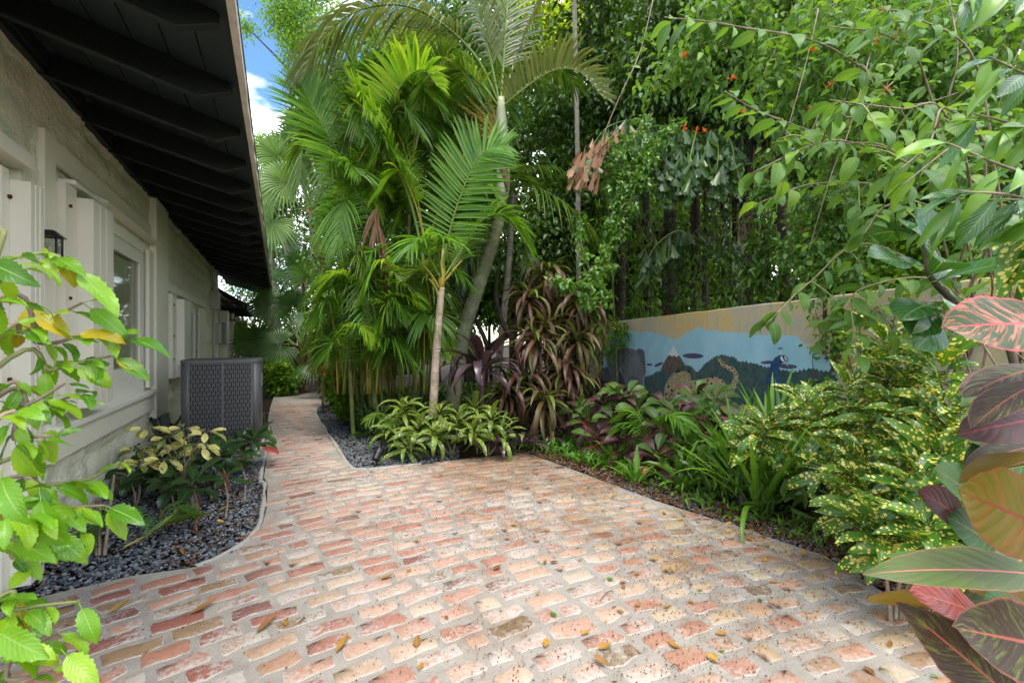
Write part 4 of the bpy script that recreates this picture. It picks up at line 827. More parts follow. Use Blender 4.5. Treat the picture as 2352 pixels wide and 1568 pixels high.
def cloud(name, mat, root, C, D, U, L, W, tpl='ovate', kind=None):
    T, Ft = TPL[tpl]; n = len(C); D = D/np.linalg.norm(D, axis=1, keepdims=True)
    U = U-D*(U*D).sum(1, keepdims=True); U = U/(np.linalg.norm(U, axis=1, keepdims=True)+1e-9); X = np.cross(D, U)
    V = C[:, None]+X[:, None]*(T[None, :, 0:1]*W[:, None, None])+D[:, None]*(T[None, :, 1:2]*L[:, None, None])+U[:, None]*(T[None, :, 2:3]*L[:, None, None])
    V = V.reshape(-1, 3)
    F = (Ft[None]+(np.arange(n)*len(T))[:, None, None]).reshape(-1, 3)
    UV = np.tile(np.stack([T[:, 0]+0.5, T[:, 1]], 1), (n, 1))
    o = link(name, raw_mesh(name, V, F, UV, False), root, (0, 0, 0), mat)
    if kind: o['kind'] = kind
    return o
def clumps_pts(clumps, n, r, per=11, spread=0.16, shell=0.45):
    """twig-end clusters inside ellipsoids; returns points and outward directions"""
    w = np.array([c[2] if len(c) > 2 else 1.0 for c in clumps]); w = w/w.sum(); k = max(1, n//per); idx = r.choice(len(clumps), k, p=w)
    cen = np.array([list(c[0]) for c in clumps])[idx]; rad = np.array([list(c[1]) for c in clumps])[idx]
    d = r.normal(size=(k, 3)); d /= np.linalg.norm(d, axis=1, keepdims=True); q = r.random((k, 1))**shell
    tw = cen+d*rad*q
    pts = np.repeat(tw, per, 0)+r.normal(0, spread, (k*per, 3))*np.array([1, 1, 0.75]); out = np.repeat(d, per, 0)
    return pts, out
def foliage(root, mat, clumps, n, L, W, tpl='ovate', seed=0, name='crown', droop=0.5, per=11, spread=0.16, shell=0.45, kind=None, out_w=0.6):
    r = np.random.default_rng(seed); C, o = clumps_pts(clumps, n, r, per, spread, shell); m = len(C)
    D = o*out_w+r.normal(0, 0.6, (m, 3))+np.array([0, 0, -droop]); U = r.normal(0, 0.45, (m, 3))+np.array([0, 0, 1.0])+o*0.4
    l = L*r.uniform(0.65, 1.25, m); return cloud(name, mat, root, C, D, U, l, W*l/L*r.uniform(0.8, 1.15, m), tpl, kind)

# palms ---------------------------------------------------------------------
def frond(root, pts, n=46, L=0.55, W=0.035, mat='palm', start=0.22, ang=(62, 30), droop=0.35, up=(0, 0, 1), vee=0.25, rach='petiole_g', r0=0.016, prof_=None, name='frond', ragged=0.06, seed=0, sides=(1, -1), tipw=0.45):
    """feather leaf: rachis through pts, n leaflets a side"""
    r = random.Random(seed+len(COL.objects)); sp = [Vector(q) for q in spline(pts, 26)]; m = len(sp)
    V, UV, F = [], [], []
    upv = Vector(up)
    for sgn in sides:
        for i in range(n):
            t_ = start+(1-start)*(i+0.5*(sgn > 0)+r.uniform(-0.2, 0.2))/n; t_ = min(0.995, max(0, t_)); u = t_*(m-1); k = min(int(u), m-2); p = sp[k].lerp(sp[k+1], u-k)
            tan = (sp[min(k+2, m-1)]-sp[max(k-1, 0)]).normalized(); sd = tan.cross(upv)
            if sd.length < 0.15: sd = tan.cross(Vector((SA, CA, 0)))
            sd.normalize(); nu = sd.cross(tan).normalized(); q = (t_-start)/(1-start)
            a = R(ang[0]+(ang[1]-ang[0])*q+r.uniform(-5, 5)); l = L*(0.55+0.9*q-1.0*q*q+0.0)*1.35 if prof_ is None else L*prof_(q)
            l *= (1-tipw*max(0, q-0.6)/0.4)*r.uniform(1-ragged*2, 1+ragged)
            d = (sd*sgn*math.sin(a)+tan*math.cos(a)+nu*vee*r.uniform(0.7, 1.3)).normalized(); wv = (tan-d*tan.dot(d)).normalized()
            b = len(V); wid = W*(0.8+0.4*(1-abs(2*q-1)))*r.uniform(0.85, 1.1); dr = droop*r.uniform(0.7, 1.4)
            for s, wf in ((0, 0.45), (0.25, 1.0), (0.55, 0.85), (0.82, 0.45), (1, 0.05)):
                c = p+d*(l*s)+Vector((0, 0, -1))*(dr*l*s*s); hw = wv*(wid*wf*0.5); fl = nu*(wid*wf*0.22)
                V += [c-hw+fl, c-fl*0.4, c+hw+fl]; UV += [(0, s), (0.5, s), (1, s)]
            for j in range(4):
                for e in (0, 1): x = b+j*3+e; F.append((x, x+1, x+4, x+3))
    me = raw_mesh(name, [tuple(v) for v in V], F, UV); me.materials.append(M[mat])
    o = link(name, me, root, (0, 0, 0))
    rm = MB().tube(sp, [r0*(1-0.85*i/(m-1)) for i in range(m)], 5).build('rachis', M[rach], o, True)
    return o
def fan(root, hub, out, face, Rr=0.8, n=34, span=300, mat='fan', droop=0.25, pet=None, seed=0, name='fan_leaf', split=0.52):
    """palmate leaf: hub point, out = direction of the middle finger, face = surface normal"""
    r = random.Random(seed); hub = Vector(hub); fr = frame(out, face); x, y, z = fr.col[0], fr.col[1], fr.col[2]
    V, UV, F = [], [], []; da = R(span)/n
    for i in range(n):
        a = -R(span)/2+(i+0.5)*da; l = Rr*(0.80+0.20*math.cos(a*0.6))*r.uniform(0.92, 1.04); dr = droop*r.uniform(0.6, 1.6); b = len(V)
        for s in (0.02, split*0.6, split, 0.78, 1.0):
            for e in (-1, 0, 1):
                ha = da*0.5*(1.0 if s <= split else (1-(s-split)/(1-split))*0.8*split/s); q = a+e*ha
                c = hub+(x*math.sin(q)+y*math.cos(q))*(l*s)+z*((0.02 if e == 0 else 0.0)*Rr*(1 if s <= split else 0.5)+0.06*Rr*s*s)
                if s > split: c = c+Vector((0, 0, -1))*(dr*Rr*((s-split)/(1-split))**2)
                V.append(tuple(c)); UV.append(((e+1)/2, s))
        for j in range(4):
            for e in (0, 1): k = b+j*3+e; F.append((k, k+1, k+4, k+3))
    me = raw_mesh(name, V, F, UV); me.materials.append(M[mat]); o = link(name, me, root, (0, 0, 0))
    if pet is not None:
        mid = (Vector(pet)+hub)*0.5+Vector((0, 0, 0.12*(Vector(pet)-hub).length)); MB().tube(spline([pet, mid, hub], 10), [0.022-0.011*i/9 for i in range(10)], 5).build('petiole', M['petiole_g'], o, True)
    return o
def ringed_trunk(root, pts, r0, r1, mat, step=0.09, name='trunk', sides=10, amp=0.07):
    L = sum((Vector(pts[i+1])-Vector(pts[i])).length for i in range(len(pts)-1)); n = max(8, int(L/step)*3); sp = spline(pts, n); rd = []
    for i in range(n):
        q = i/(n-1); rd.append((r0+(r1-r0)*q)*(1+amp*(1 if i % 3 == 0 else (-0.3 if i % 3 == 1 else 0))))
    return MB().tube(sp, rd, sides).build(name, M[mat], root, True)
def rough_trunk(root, pts, r0, r1, mat, seed=0, name='trunk', n=18, sides=9):
    r = random.Random(seed); sp = spline(pts, n); mb = MB(); mb.tube(sp, [(r0+(r1-r0)*i/(n-1))*r.uniform(0.9, 1.1) for i in range(n)], sides)
    mb.v = [tuple(Vector(v)+Vector((r.uniform(-1, 1), r.uniform(-1, 1), 0))*r0*0.07) for v in mb.v]
    return mb.build(name, M[mat], root, True)
# ================================================================== palms in the middle
# tall leaning palm with crownshaft
b = G(1035, 930); b.z = -0.02
tp = thing('tall_palm', P(1035, 905, 6.5)*1.0, 'tall leaning palm with ringed trunk and long grey green arching fronds', 'palm')
base = P(1030, 905, 6.5); base.z = -0.05; tp.location = base
TR = [base, P(1062, 780, 6.5), P(1105, 640, 6.5), P(1140, 530, 6.5), P(1154, 450, 6.5)]
ringed_trunk(tp, TR, 0.115, 0.075, 'palm_trunk', 0.13)
shaft = [P(1154, 455, 6.5), P(1156, 400, 6.5), P(1153, 330, 6.5), P(1151, 260, 6.5), P(1150, 225, 6.5)]
MB().tube(spline(shaft, 14), [0.075, 0.09, 0.098, 0.10, 0.10, 0.098, 0.094, 0.088, 0.082, 0.076, 0.07, 0.064, 0.058, 0.05], 12).build('crownshaft', M['crownshaft'], tp, True)
MB().tube(spline([P(1142, 330, 6.42), P(1150, 365, 6.40), P(1160, 400, 6.41), P(1165, 440, 6.42)], 8), [0.02, 0.07, 0.075, 0.07, 0.06, 0.05, 0.035, 0.012], 7).build('dry_sheath', M['palm_fibre'], tp, True)
cr = P(1150, 245, 6.5)
def fr(root, q, **kw): return frond(root, [P(*p) for p in q], **kw)
fr(tp, [(1150, 245, 6.5), (1085, 120, 6.3), (960, 22, 6.0), (830, 22, 5.8), (730, 100, 5.7), (690, 200, 5.7)], n=64, L=0.82, W=0.040, mat='palm_g', start=0.25, droop=0.75, vee=0.1, r0=0.022)
fr(tp, [(1150, 250, 6.5), (1190, 215, 6.4), (1265, 165, 6.3), (1330, 165, 6.2), (1390, 230, 6.1)], n=46, L=0.62, W=0.042, mat='palm_g', start=0.12, droop=0.35, vee=0.75, ang=(75, 45), r0=0.018)
fr(tp, [(1150, 240, 6.5), (1160, 100, 6.6), (1172, -60, 6.7), (1200, -200, 6.6)], n=52, L=0.85, W=0.04, mat='palm_g', start=0.2, droop=0.25, up=(0, -1, 0.2), ang=(50, 28), r0=0.022)
fr(tp, [(1148, 240, 6.5), (1115, 90, 6.4), (1060, -70, 6.2), (960, -180, 6.0)], n=52, L=0.85, W=0.04, mat='palm_g', start=0.2, droop=0.4, ang=(55, 30), r0=0.022)
fr(tp, [(1152, 240, 6.5), (1205, 80, 6.7), (1280, -40, 6.9), (1400, -90, 7.1)], n=52, L=0.8, W=0.04, mat='palm_g', start=0.2, droop=0.5, ang=(55, 30), r0=0.022)
fr(tp, [(1148, 250, 6.5), (1090, 170, 6.8), (1020, 110, 7.0), (930, 100, 7.2), (860, 170, 7.3)], n=50, L=0.75, W=0.04, mat='palm', start=0.2, droop=0.7, r0=0.02)
fr(tp, [(1148, 250, 6.5), (1100, 190, 6.2), (1040, 160, 6.0), (985, 200, 5.9), (960, 280, 5.9)], n=44, L=0.60, W=0.036, mat='palm', start=0.2, droop=0.5, r0=0.018)
fr(tp, [(1150, 245, 6.5), (1195, 170, 6.9), (1270, 150, 7.3), (1330, 210, 7.6)], n=40, L=0.6, W=0.036, mat='palm_d', start=0.2, droop=0.6, r0=0.018)
# flower stalk
mb = MB(); r = random.Random(3); o0 = P(1150, 330, 6.42)
for i in range(34):
    tip = P(r.uniform(1030, 1135), r.uniform(205, 330), r.uniform(6.1, 6.5)); mid = (o0+tip)*0.5+Vector((0, 0, 0.08))
    sp = spline([o0, mid, tip], 7); mb.tube(sp, [0.007-0.0006*k for k in range(7)], 4)
    for k in range(3):
        q = Vector(sp[3+k]); mb.tube([q, q+Vector((r.uniform(-.1, .1), r.uniform(-.1, .1), r.uniform(-.10, .03)))], [0.0035, 0.002], 3)
mb.build('flower_stalk', M['inflor'], tp)

# lone young palm with pink-white cane
b = P(990, 915, 5.7); b.z = -0.03
yp = thing('young_palm', b, 'young palm with smooth pinkish white cane and bright green upright fronds', 'palm')
ringed_trunk(yp, [b, P(1003, 800, 5.7), P(1014, 660, 5.7)], 0.058, 0.040, 'cane', 0.16, 'trunk', 10, 0.05)
MB().tube(spline([P(1013, 668, 5.7), P(1016, 620, 5.7), P(1018, 570, 5.7)], 6), [0.040, 0.042, 0.038, 0.03, 0.022, 0.014], 8).build('crownshaft', M['petiole_y'], yp, True)
fr(yp, [(1016, 640, 5.7), (1024, 570, 5.65), (1058, 450, 5.5), (1105, 355, 5.35), (1165, 335, 5.3)], n=40, L=0.66, W=0.046, mat='palm_b', start=0.30, droop=0.12, up=(-0.45, -0.8, 0.45), vee=0.15, ang=(72, 45), r0=0.02, rach='petiole_g')
fr(yp, [(1018, 640, 5.7), (1060, 575, 5.8), (1110, 505, 5.9), (1165, 500, 5.9), (1215, 570, 5.9)], n=40, L=0.55, W=0.040, mat='palm_b', start=0.28, droop=0.4, vee=0.35, ang=(68, 40), r0=0.018, rach='petiole_g')
fr(yp, [(1012, 640, 5.7), (985, 590, 5.5), (965, 550, 5.35), (940, 575, 5.2)], n=26, L=0.42, W=0.038, mat='palm_b', start=0.35, droop=0.5, r0=0.014)
fr(yp, [(1014, 640, 5.7), (1008, 585, 5.4), (1010, 548, 5.2), (1055, 560, 5.05)], n=26, L=0.34, W=0.034, mat='palm_b', start=0.45, droop=0.5, r0=0.014)
fr(yp, [(1016, 640, 5.7), (1050, 600, 6.0), (1080, 540, 6.3), (1130, 470, 6.5)], n=34, L=0.55, W=0.040, mat='palm', start=0.3, droop=0.3, r0=0.016)
for a in ([(1012, 668, 5.7), (990, 630, 5.6), (962, 600, 5.5)], [(1015, 700, 5.7), (1000, 660, 5.65), (985, 640, 5.6)], [(1018, 650, 5.7), (1050, 610, 5.75), (1062, 598, 5.8)]): stem(yp, [P(*q) for q in a], 0.016, 0.009, M['petiole_y'], 'petiole')

# areca clump ---------------------------------------------------------------
b = G(880, 930); b.z = -0.02; cb = P(880, 915, 6.8); cb.z = -0.02
ar = thing('areca_clump', cb, 'dense areca palm clump with many yellow green canes beside the path', 'palm clump')
r = random.Random(8)
canes = [(812, 8, -40, 500), (838, 5, -60, 470), (856, 9, -45, 430), (880, 6, -30, 420), (902, 8, 10, 480), (925, 5, -10, 520), (948, 7, 30, 560), (965, 6, 25, 600), (830, 7, -80, 560), (915, 9, 30, 380), (870, 10, -75, 380), (895, 7, -20, 330)]
tops = []
for i, (px, w, lean, top) in enumerate(canes):
    d = 6.3+0.9*((i*37) % 10)/10; q0 = P(px, 905, d); q0.z = -0.02
    q1 = P(px+lean*0.35, 760, d); q2 = P(px+lean*0.75, (760+top)/2, d); q3 = P(px+lean, top, d)
    rr0 = w/1045*d*0.55; ringed_trunk(ar, [q0, q1, q2, q3], rr0*1.2, rr0*0.75, 'cane_g', 0.14, 'cane', 7, 0.05); tops.append((px+lean, top, d))
fr(ar, [(985, 660, 6.2), (945, 470, 6.1), (895, 360, 6.0), (840, 270, 5.9), (800, 180, 5.9)], n=50, L=0.66, W=0.040, mat='palm_y', start=0.45, droop=0.25, r0=0.026, rach='petiole_g')
fr(ar, [(870, 560, 6.3), (820, 440, 6.1), (765, 330, 5.9), (720, 250, 5.8), (690, 190, 5.7)], n=54, L=0.78, W=0.038, mat='palm_b', start=0.2, droop=0.18, up=(0.3, -0.9, 0.4), vee=0.2, ang=(70, 35), r0=0.02)
fr(ar, [(850, 520, 6.4), (790, 400, 6.3), (740, 320, 6.2), (700, 330, 6.1), (690, 420, 6.1)], n=48, L=0.62, W=0.036, mat='palm', start=0.3, droop=0.6, r0=0.018)
fr(ar, [(800, 360, 6.2), (845, 320, 6.0), (890, 260, 5.8), (925, 190, 5.7), (970, 160, 5.6), (1005, 200, 5.6)], n=44, L=0.60, W=0.046, mat='palm_y', start=0.15, droop=0.3, vee=0.7, ang=(75, 45), r0=0.016)  # sunlit yellow of this frond is put into its leaflet colour
fr(ar, [(880, 420, 6.9), (850, 250, 6.9), (800, 130, 6.8), (760, 110, 6.7)], n=46, L=0.7, W=0.04, mat='palm_b', start=0.25, droop=0.3, r0=0.02)
fr(ar, [(905, 420, 7.0), (915, 250, 7.0), (880, 120, 7.0), (830, 70, 6.9)], n=46, L=0.7, W=0.04, mat='palm_b', start=0.25, droop=0.4, r0=0.02)
mats = ['palm_b', 'palm', 'palm_b', 'palm_d', 'palm_b', 'palm', 'palm_y']
for i in range(66):
    px, py, d = tops[i % len(tops)]; d += r.uniform(-0.5, 0.7); py = py+r.uniform(-40, 160)*(i % 3); hx = r.choice((-1, 1))*r.uniform(20, 150); up_ = r.uniform(110, 290)
    if px+hx < 735: hx = abs(hx)
    q = [(px, py, d), (px+hx*0.3, py-up_*0.6, d-0.1), (px+hx*0.7, py-up_, d-0.25), (px+hx*1.25, py-up_*0.75+r.uniform(-20, 60), d-0.4)]
    fr(ar, q, n=50, L=r.uniform(0.36, 0.55), W=0.022, mat=mats[i % 7], start=0.3, droop=r.uniform(0.25, 0.7), r0=0.014, rach='petiole_y' if i % 3 == 0 else 'petiole_g', seed=i)
for i in range(48):   # low shoots round the foot
    px = r.uniform(770, 1000); d = r.uniform(6.0, 7.2); py = r.uniform(740, 900); hx = r.uniform(-75, 55)
    q = [(px, 905, d), (px+hx*0.25, py-40, d-0.1), (px+hx*0.7, py-120, d-0.2), (px+hx*1.4, py-110+r.uniform(0, 60), d-0.3)]
    fr(ar, q, n=32, L=r.uniform(0.32, 0.5), W=0.024, mat=mats[i % 7], start=0.45, droop=r.uniform(0.3, 0.7), r0=0.013, rach='petiole_y', seed=200+i)
for i in range(40):   # leafy skirt hiding the canes
    px = r.uniform(775, 985); d = r.uniform(5.85, 6.4); py = r.uniform(640, 860); hx = r.choice((-1, 1))*r.uniform(25, 95)
    q = [(px, py+130 if py < 780 else 905, d+0.2), (px+hx*0.25, py-30, d+0.05), (px+hx*0.7, py-75, d-0.1), (px+hx*1.35, py-40+r.uniform(-10, 40), d-0.2)]
    fr(ar, q, n=34, L=r.uniform(0.30, 0.46), W=0.021, mat=('palm_b', 'palm', 'palm_y', 'palm_b')[i % 4], start=0.3, droop=r.uniform(0.3, 0.7), r0=0.010, rach='petiole_g', seed=700+i)
for q in ([(868, 470, 6.0), (862, 510, 5.95), (870, 560, 5.95), (880, 620, 5.95)],):
    fr(ar, q, n=22, L=0.38, W=0.05, mat='palm_dead', start=0.05, ang=(35, 15), droop=1.0, r0=0.01, rach='palm_dead' if False else 'petiole_y', name='dry_frond')
# fronds of the back canes, filling towards the tall palm
for i in range(34):
    px = r.uniform(880, 1110); d = r.uniform(7.0, 8.2); py = r.uniform(300, 640); hx = r.choice((-1, 1))*r.uniform(30, 150); up_ = r.uniform(90, 210)
    q = [(px, py+60, d), (px+hx*0.25, py-up_*0.55, d-0.1), (px+hx*0.65, py-up_, d-0.25), (px+hx*1.2, py-up_*0.7+r.uniform(-20, 50), d-0.4)]
    fr(ar, q, n=48, L=r.uniform(0.5, 0.7), W=0.027, mat=('palm_d', 'palm', 'palm_b', 'palm')[i % 4], start=0.25, droop=r.uniform(0.25, 0.6), r0=0.014, rach='petiole_g', seed=400+i)
# second, thinner palm stem with a frond reaching across the dark gap
b = P(1130, 900, 7.6); b.z = -0.03
sp_ = thing('slender_palm', b, 'slender palm behind the leaning trunk, low frond drooping across the shade', 'palm')
ringed_trunk(sp_, [b, P(1160, 700, 7.6), P(1172, 560, 7.6), P(1178, 430, 7.6)], 0.06, 0.045, 'bark_pale', 0.12)
fr(sp_, [(1150, 440, 7.2), (1215, 425, 6.9), (1300, 470, 6.6), (1365, 540, 6.5), (1395, 610, 6.4)], n=46, L=0.46, W=0.034, mat='palm', start=0.12, droop=0.9, ang=(55, 35), r0=0.016)
fr(sp_, [(1178, 430, 7.6), (1215, 395, 7.5), (1275, 390, 7.4), (1330, 430, 7.3)], n=40, L=0.45, W=0.034, mat='palm_d', start=0.12, droop=0.8, r0=0.014)
fr(sp_, [(1178, 430, 7.6), (1205, 560, 7.7), (1225, 610, 7.5), (1260, 660, 7.4)], n=34, L=0.4, W=0.03, mat='palm_d', start=0.3, droop=0.6, r0=0.012)
fr(sp_, [(1178, 430, 7.6), (1120, 470, 7.9), (1080, 560, 7.9), (1060, 680, 7.8)], n=40, L=0.5, W=0.034, mat='palm_d', start=0.12, droop=0.7, r0=0.014)
# small feather seedlings
def seedling(px, py, d, k, L, mat, label, s=1.0):
    q = P(px, py, d); q.z = 0.0; o = thing('palm_seedling', q, label, 'palm seedling'); rr = random.Random(px)
    for i in range(k):
        a = rr.uniform(0, 6.28); h = rr.uniform(0.5, 0.8)*s; e = Vector((math.cos(a), math.sin(a), 0)); b0 = q+Vector((0, 0, 0.02))
        frond(o, [b0, b0+e*0.1*s+Vector((0, 0, h*0.6)), b0+e*0.28*s+Vector((0, 0, h)), b0+e*0.55*s+Vector((0, 0, h*0.85))], n=13, L=L, W=0.03, mat=mat, start=0.45, droop=0.5, r0=0.008, seed=px+i)
    return o
seedling(905, 930, 5.5, 6, 0.20, 'palm', 'little feather palm seedling behind the spotted leaves near the path', 0.62)
seedling(1500, 930, 4.6, 6, 0.26, 'palm_b', 'feather palm seedling rising in front of the painted leopard', 0.72)
seedling(1165, 930, 6.6, 7, 0.30, 'palm_d', 'dark palm seedling behind the purple leaved rosette', 1.0)

# ================================================================== fan palms
def fan_palm(name, base, top, spots, label, r0=0.12, mat_t='palm_fibre', trunk=True, seed=0, dry=()):
    o = thing('fan_palm', base, label, 'palm'); 
    if trunk:
        mid = (Vector(base)+Vector(top))*0.5+Vector((0.05, 0, 0)); rough_trunk(o, [base, mid, top], r0*1.1, r0*0.8, mat_t, seed)
        mb = MB(); rr = random.Random(seed)
        for i in range(46):   # old leaf bases
            q = Vector(base).lerp(Vector(top), rr.uniform(0.25, 1.0)); a = rr.uniform(0, 6.28); e = Vector((math.cos(a), math.sin(a), 0)); q = q+e*r0*0.7
            mb.tube([q, q+e*rr.uniform(0.05, 0.16)+Vector((0, 0, rr.uniform(0.15, 0.4)))], [0.028, 0.010], 4)
        mb.build('leaf_bases', M['palm_fibre'], o)['kind'] = 'stuff'
    for i, (px, py, d, rad, ox, oy, mat) in enumerate(spots):
        hub = P(px, py, d); out = (P(px+ox, py+oy, d-0.15)-hub); face = P(px, py, d-1)-hub+Vector((0, 0, 0.6)) 
        fan(o, hub, out, face, rad, 34, 300, mat, 0.3, top, seed*50+i)
    for i, (px, py, d, rad) in enumerate(dry):
        hub = P(px, py, d); fan(o, hub, Vector((0.1, 0, -1)), P(px, py, d-1)-hub, rad, 20, 70, 'palm_grey_dead', 0.5, top, 900+i, 'dry_leaf')
    return o
b1 = P(690, 900, 11.6); b1.z = 0
fan_palm('fan_palm', b1, P(695, 800, 11.6), [
    (612, 640, 12.4, 0.75, -25, -20, 'fan_d'), (645, 792, 11.2, 0.85, -40, 10, 'fan_d'), (590, 780, 11.8, 0.8, -40, 10, 'fan_d'), (705, 640, 11.6, 0.72, 10, -40, 'fan'),
    (742, 665, 11.2, 0.72, 30, -15, 'fan_d'), (715, 725, 10.9, 0.75, 25, 25, 'fan_d'), (672, 700, 11.8, 0.7, -5, -40, 'fan_d'), (625, 700, 11.9, 0.8, -30, -5, 'fan_d'),
    (735, 780, 11, 0.6, 30, 30, 'fan_d'), (560, 770, 12.5, 0.8, -40, 30, 'fan'), (640, 880, 11.0, 0.55, -20, 30, 'fan_d'), (715, 835, 10.4, 0.62, 30, 10, 'fan_d'), (690, 610, 12.6, 0.7, -10, -30, 'fan_d')],
    'low fan palm with reddish fibrous trunk at the far end of the path', 0.15, seed=1, dry=((725, 700, 10.8, 0.6), (665, 850, 11.2, 0.6)))
b2 = P(770, 800, 13.0); b2.z = 0
fan_palm('fan_palm', b2, P(715, 480, 13.0), [
    (640, 360, 13.2, 1.0, -20, -40, 'fan'), (615, 440, 12.8, 1.05, -50, -10, 'fan'), (625, 510, 12.4, 1.0, -40, 40, 'fan'), (680, 330, 13.6, 0.95, 5, -50, 'fan_d'), (718, 350, 13.8, 0.95, 15, -40, 'fan_d'),
    (660, 420, 12.6, 1.0, -30, -20, 'fan'), (745, 420, 13.2, 0.9, 30, -10, 'fan_d'), (750, 500, 12.6, 0.9, 30, 30, 'fan_d'), (690, 290, 14.2, 0.9, 0, -50, 'fan_d'), (600, 550, 13.0, 0.8, -40, 20, 'fan_d')],
    'fan palm leaning out with a brown shaggy trunk and big pale fans against the sky', 0.16, seed=2, dry=((735, 440, 12.8, 0.9), (715, 600, 12.4, 0.8)))
b3 = P(640, 870, 15.0); b3.z = 0
fan_palm('fan_palm', b3, P(620, 560, 15.0), [(575, 620, 15, 1.0, -30, 10, 'fan_d'), (600, 580, 15, 1.0, -20, -20, 'fan_d'), (655, 560, 15.2, 1.0, 30, -20, 'fan_d'), (668, 620, 14.8, 0.9, 30, 20, 'fan_d'), (630, 530, 15.3, 0.9, 5, -40, 'fan_d')],
    'dark fan palm standing in the shade below the end of the eave', 0.11, 'bark_pale', seed=3)
rough_ = thing('slim_trunk', P(740, 760, 14.0), 'slim pale trunk slanting behind the low fan palm', 'tree')
rough_.location = (P(735, 860, 14).x, P(735, 860, 14).y, 0)
ringed_trunk(rough_, [P(735, 870, 14), P(690, 700, 14), P(655, 560, 14), P(640, 500, 14)], 0.09, 0.06, 'bark_pale', 0.2)
foliage(rough_, M['tree_d'], [(P(640, 470, 14), (0.9, 0.9, 0.6))], 1200, 0.16, 0.07, 'ovate', 3)
# ================================================================== trees behind
def tree(name, base, top, clumps, mat, n, L, W, label, seed, tm='bark_d', r0=0.12, r1=0.05, tpl='ovate', limbs=True, cat='tree', group=None, **kw):
    base = Vector(base); base.z = -0.04; o = thing(name, base, label, cat, group); mid = base.lerp(Vector(top), 0.5)+Vector((random.uniform(-0.1, 0.1), random.uniform(-0.1, 0.1), 0))
    rough_trunk(o, [base, mid, top], r0, r1, tm, seed)
    if limbs:
        rr = random.Random(seed)
        for c in clumps[:7]:
            c0 = Vector(base).lerp(Vector(top), rr.uniform(0.6, 0.98)); e = Vector(c[0]); m = (c0+e)*0.5+Vector((0, 0, 0.15)); stem(o, [c0, m, e], r1*0.8, r1*0.2, M[tm], 'limb', 6, 7)
    foliage(o, M[mat], clumps, n, L, W, tpl, seed, **kw)
    return o
# against the sky, far left
tree('leafy_tree', P(760, 800, 19), P(730, 150, 19), [(P(655, 30, 18), (0.75, 1.2, 1.1), 2), (P(692, 120, 18), (0.7, 1, 1.0), 1.5), (P(722, 210, 18), (0.7, 1, 0.9), 1.2), (P(566, 62, 18), (0.42, 0.4, 0.38), 0.35), (P(715, 60, 18), (1.3, 1.2, 1.8), 2), (P(740, 250, 18), (1.0, 1.2, 1.4), 1.3), (P(710, -60, 18), (1.4, 1.2, 1.2), 1.5)],
     'tree_b', 16000, 0.13, 0.055, 'bright small leaved tree hanging its branches into the sky gap', 31, 'bark', 0.2, 0.09, spread=0.2)
tree('leafy_tree', P(620, 790, 24), P(620, 420, 24), [(P(590, 345, 24), (1.1, 1, 0.7)), (P(640, 340, 24), (1.2, 1, 0.6)), (P(600, 400, 24), (1.4, 1, 1.1)), (P(690, 370, 24), (1.6, 1, 1.0)), (P(640, 480, 24), (2.2, 1, 1.4)), (P(600, 600, 24), (2.2, 1, 1.6))],
     'tree_b', 9000, 0.18, 0.08, 'light green tree top far behind the fan palms', 32, 'bark', 0.2, 0.09, spread=0.25)
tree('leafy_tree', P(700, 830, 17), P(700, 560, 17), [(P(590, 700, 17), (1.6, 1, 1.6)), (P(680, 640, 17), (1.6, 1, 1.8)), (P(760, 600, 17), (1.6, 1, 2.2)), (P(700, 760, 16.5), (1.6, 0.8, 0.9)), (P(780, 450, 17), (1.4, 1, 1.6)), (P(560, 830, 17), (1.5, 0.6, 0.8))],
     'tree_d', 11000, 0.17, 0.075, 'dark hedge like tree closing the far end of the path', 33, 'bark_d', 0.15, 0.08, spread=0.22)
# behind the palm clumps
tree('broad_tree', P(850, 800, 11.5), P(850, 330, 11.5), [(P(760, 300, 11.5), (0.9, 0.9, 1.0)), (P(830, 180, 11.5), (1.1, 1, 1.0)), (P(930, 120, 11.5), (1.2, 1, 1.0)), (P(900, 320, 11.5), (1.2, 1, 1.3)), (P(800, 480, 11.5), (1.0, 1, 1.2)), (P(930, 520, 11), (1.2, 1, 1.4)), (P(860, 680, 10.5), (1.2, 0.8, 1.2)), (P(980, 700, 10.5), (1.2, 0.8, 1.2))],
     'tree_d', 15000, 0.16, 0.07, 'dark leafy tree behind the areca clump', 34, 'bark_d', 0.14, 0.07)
tree('broad_tree', P(1080, 800, 11), P(1080, 260, 11), [(P(1040, 60, 11), (1.3, 1, 1.0)), (P(1180, 120, 10.5), (1.1, 1, 1.2)), (P(1090, 300, 10.5), (1.1, 1, 1.3)), (P(1200, 330, 10.5), (1.0, 1, 1.1)), (P(1100, 520, 10.5), (1.2, 1, 1.3)), (P(1230, 540, 10), (0.9, 0.8, 1.2)), (P(1000, 380, 10.5), (0.9, 0.8, 1.2))],
     'tree_m', 13000, 0.15, 0.065, 'mid green tree between the tall palm and the pale pole trunk', 35, 'bark_d', 0.14, 0.07)
tree('lime_tree', P(1300, 800, 13.5), P(1290, 200, 13.5), [(P(1270, 40, 13), (0.9, 0.8, 0.9)), (P(1290, 130, 13), (0.8, 0.8, 0.8)), (P(1235, 100, 13), (0.6, 0.8, 0.8)), (P(1390, 40, 13), (0.8, 0.8, 0.8), 0.5)],
     'tree_y', 4500, 0.17, 0.08, 'bright yellow green tree behind the tall palm fronds', 36, 'bark', 0.12, 0.06)
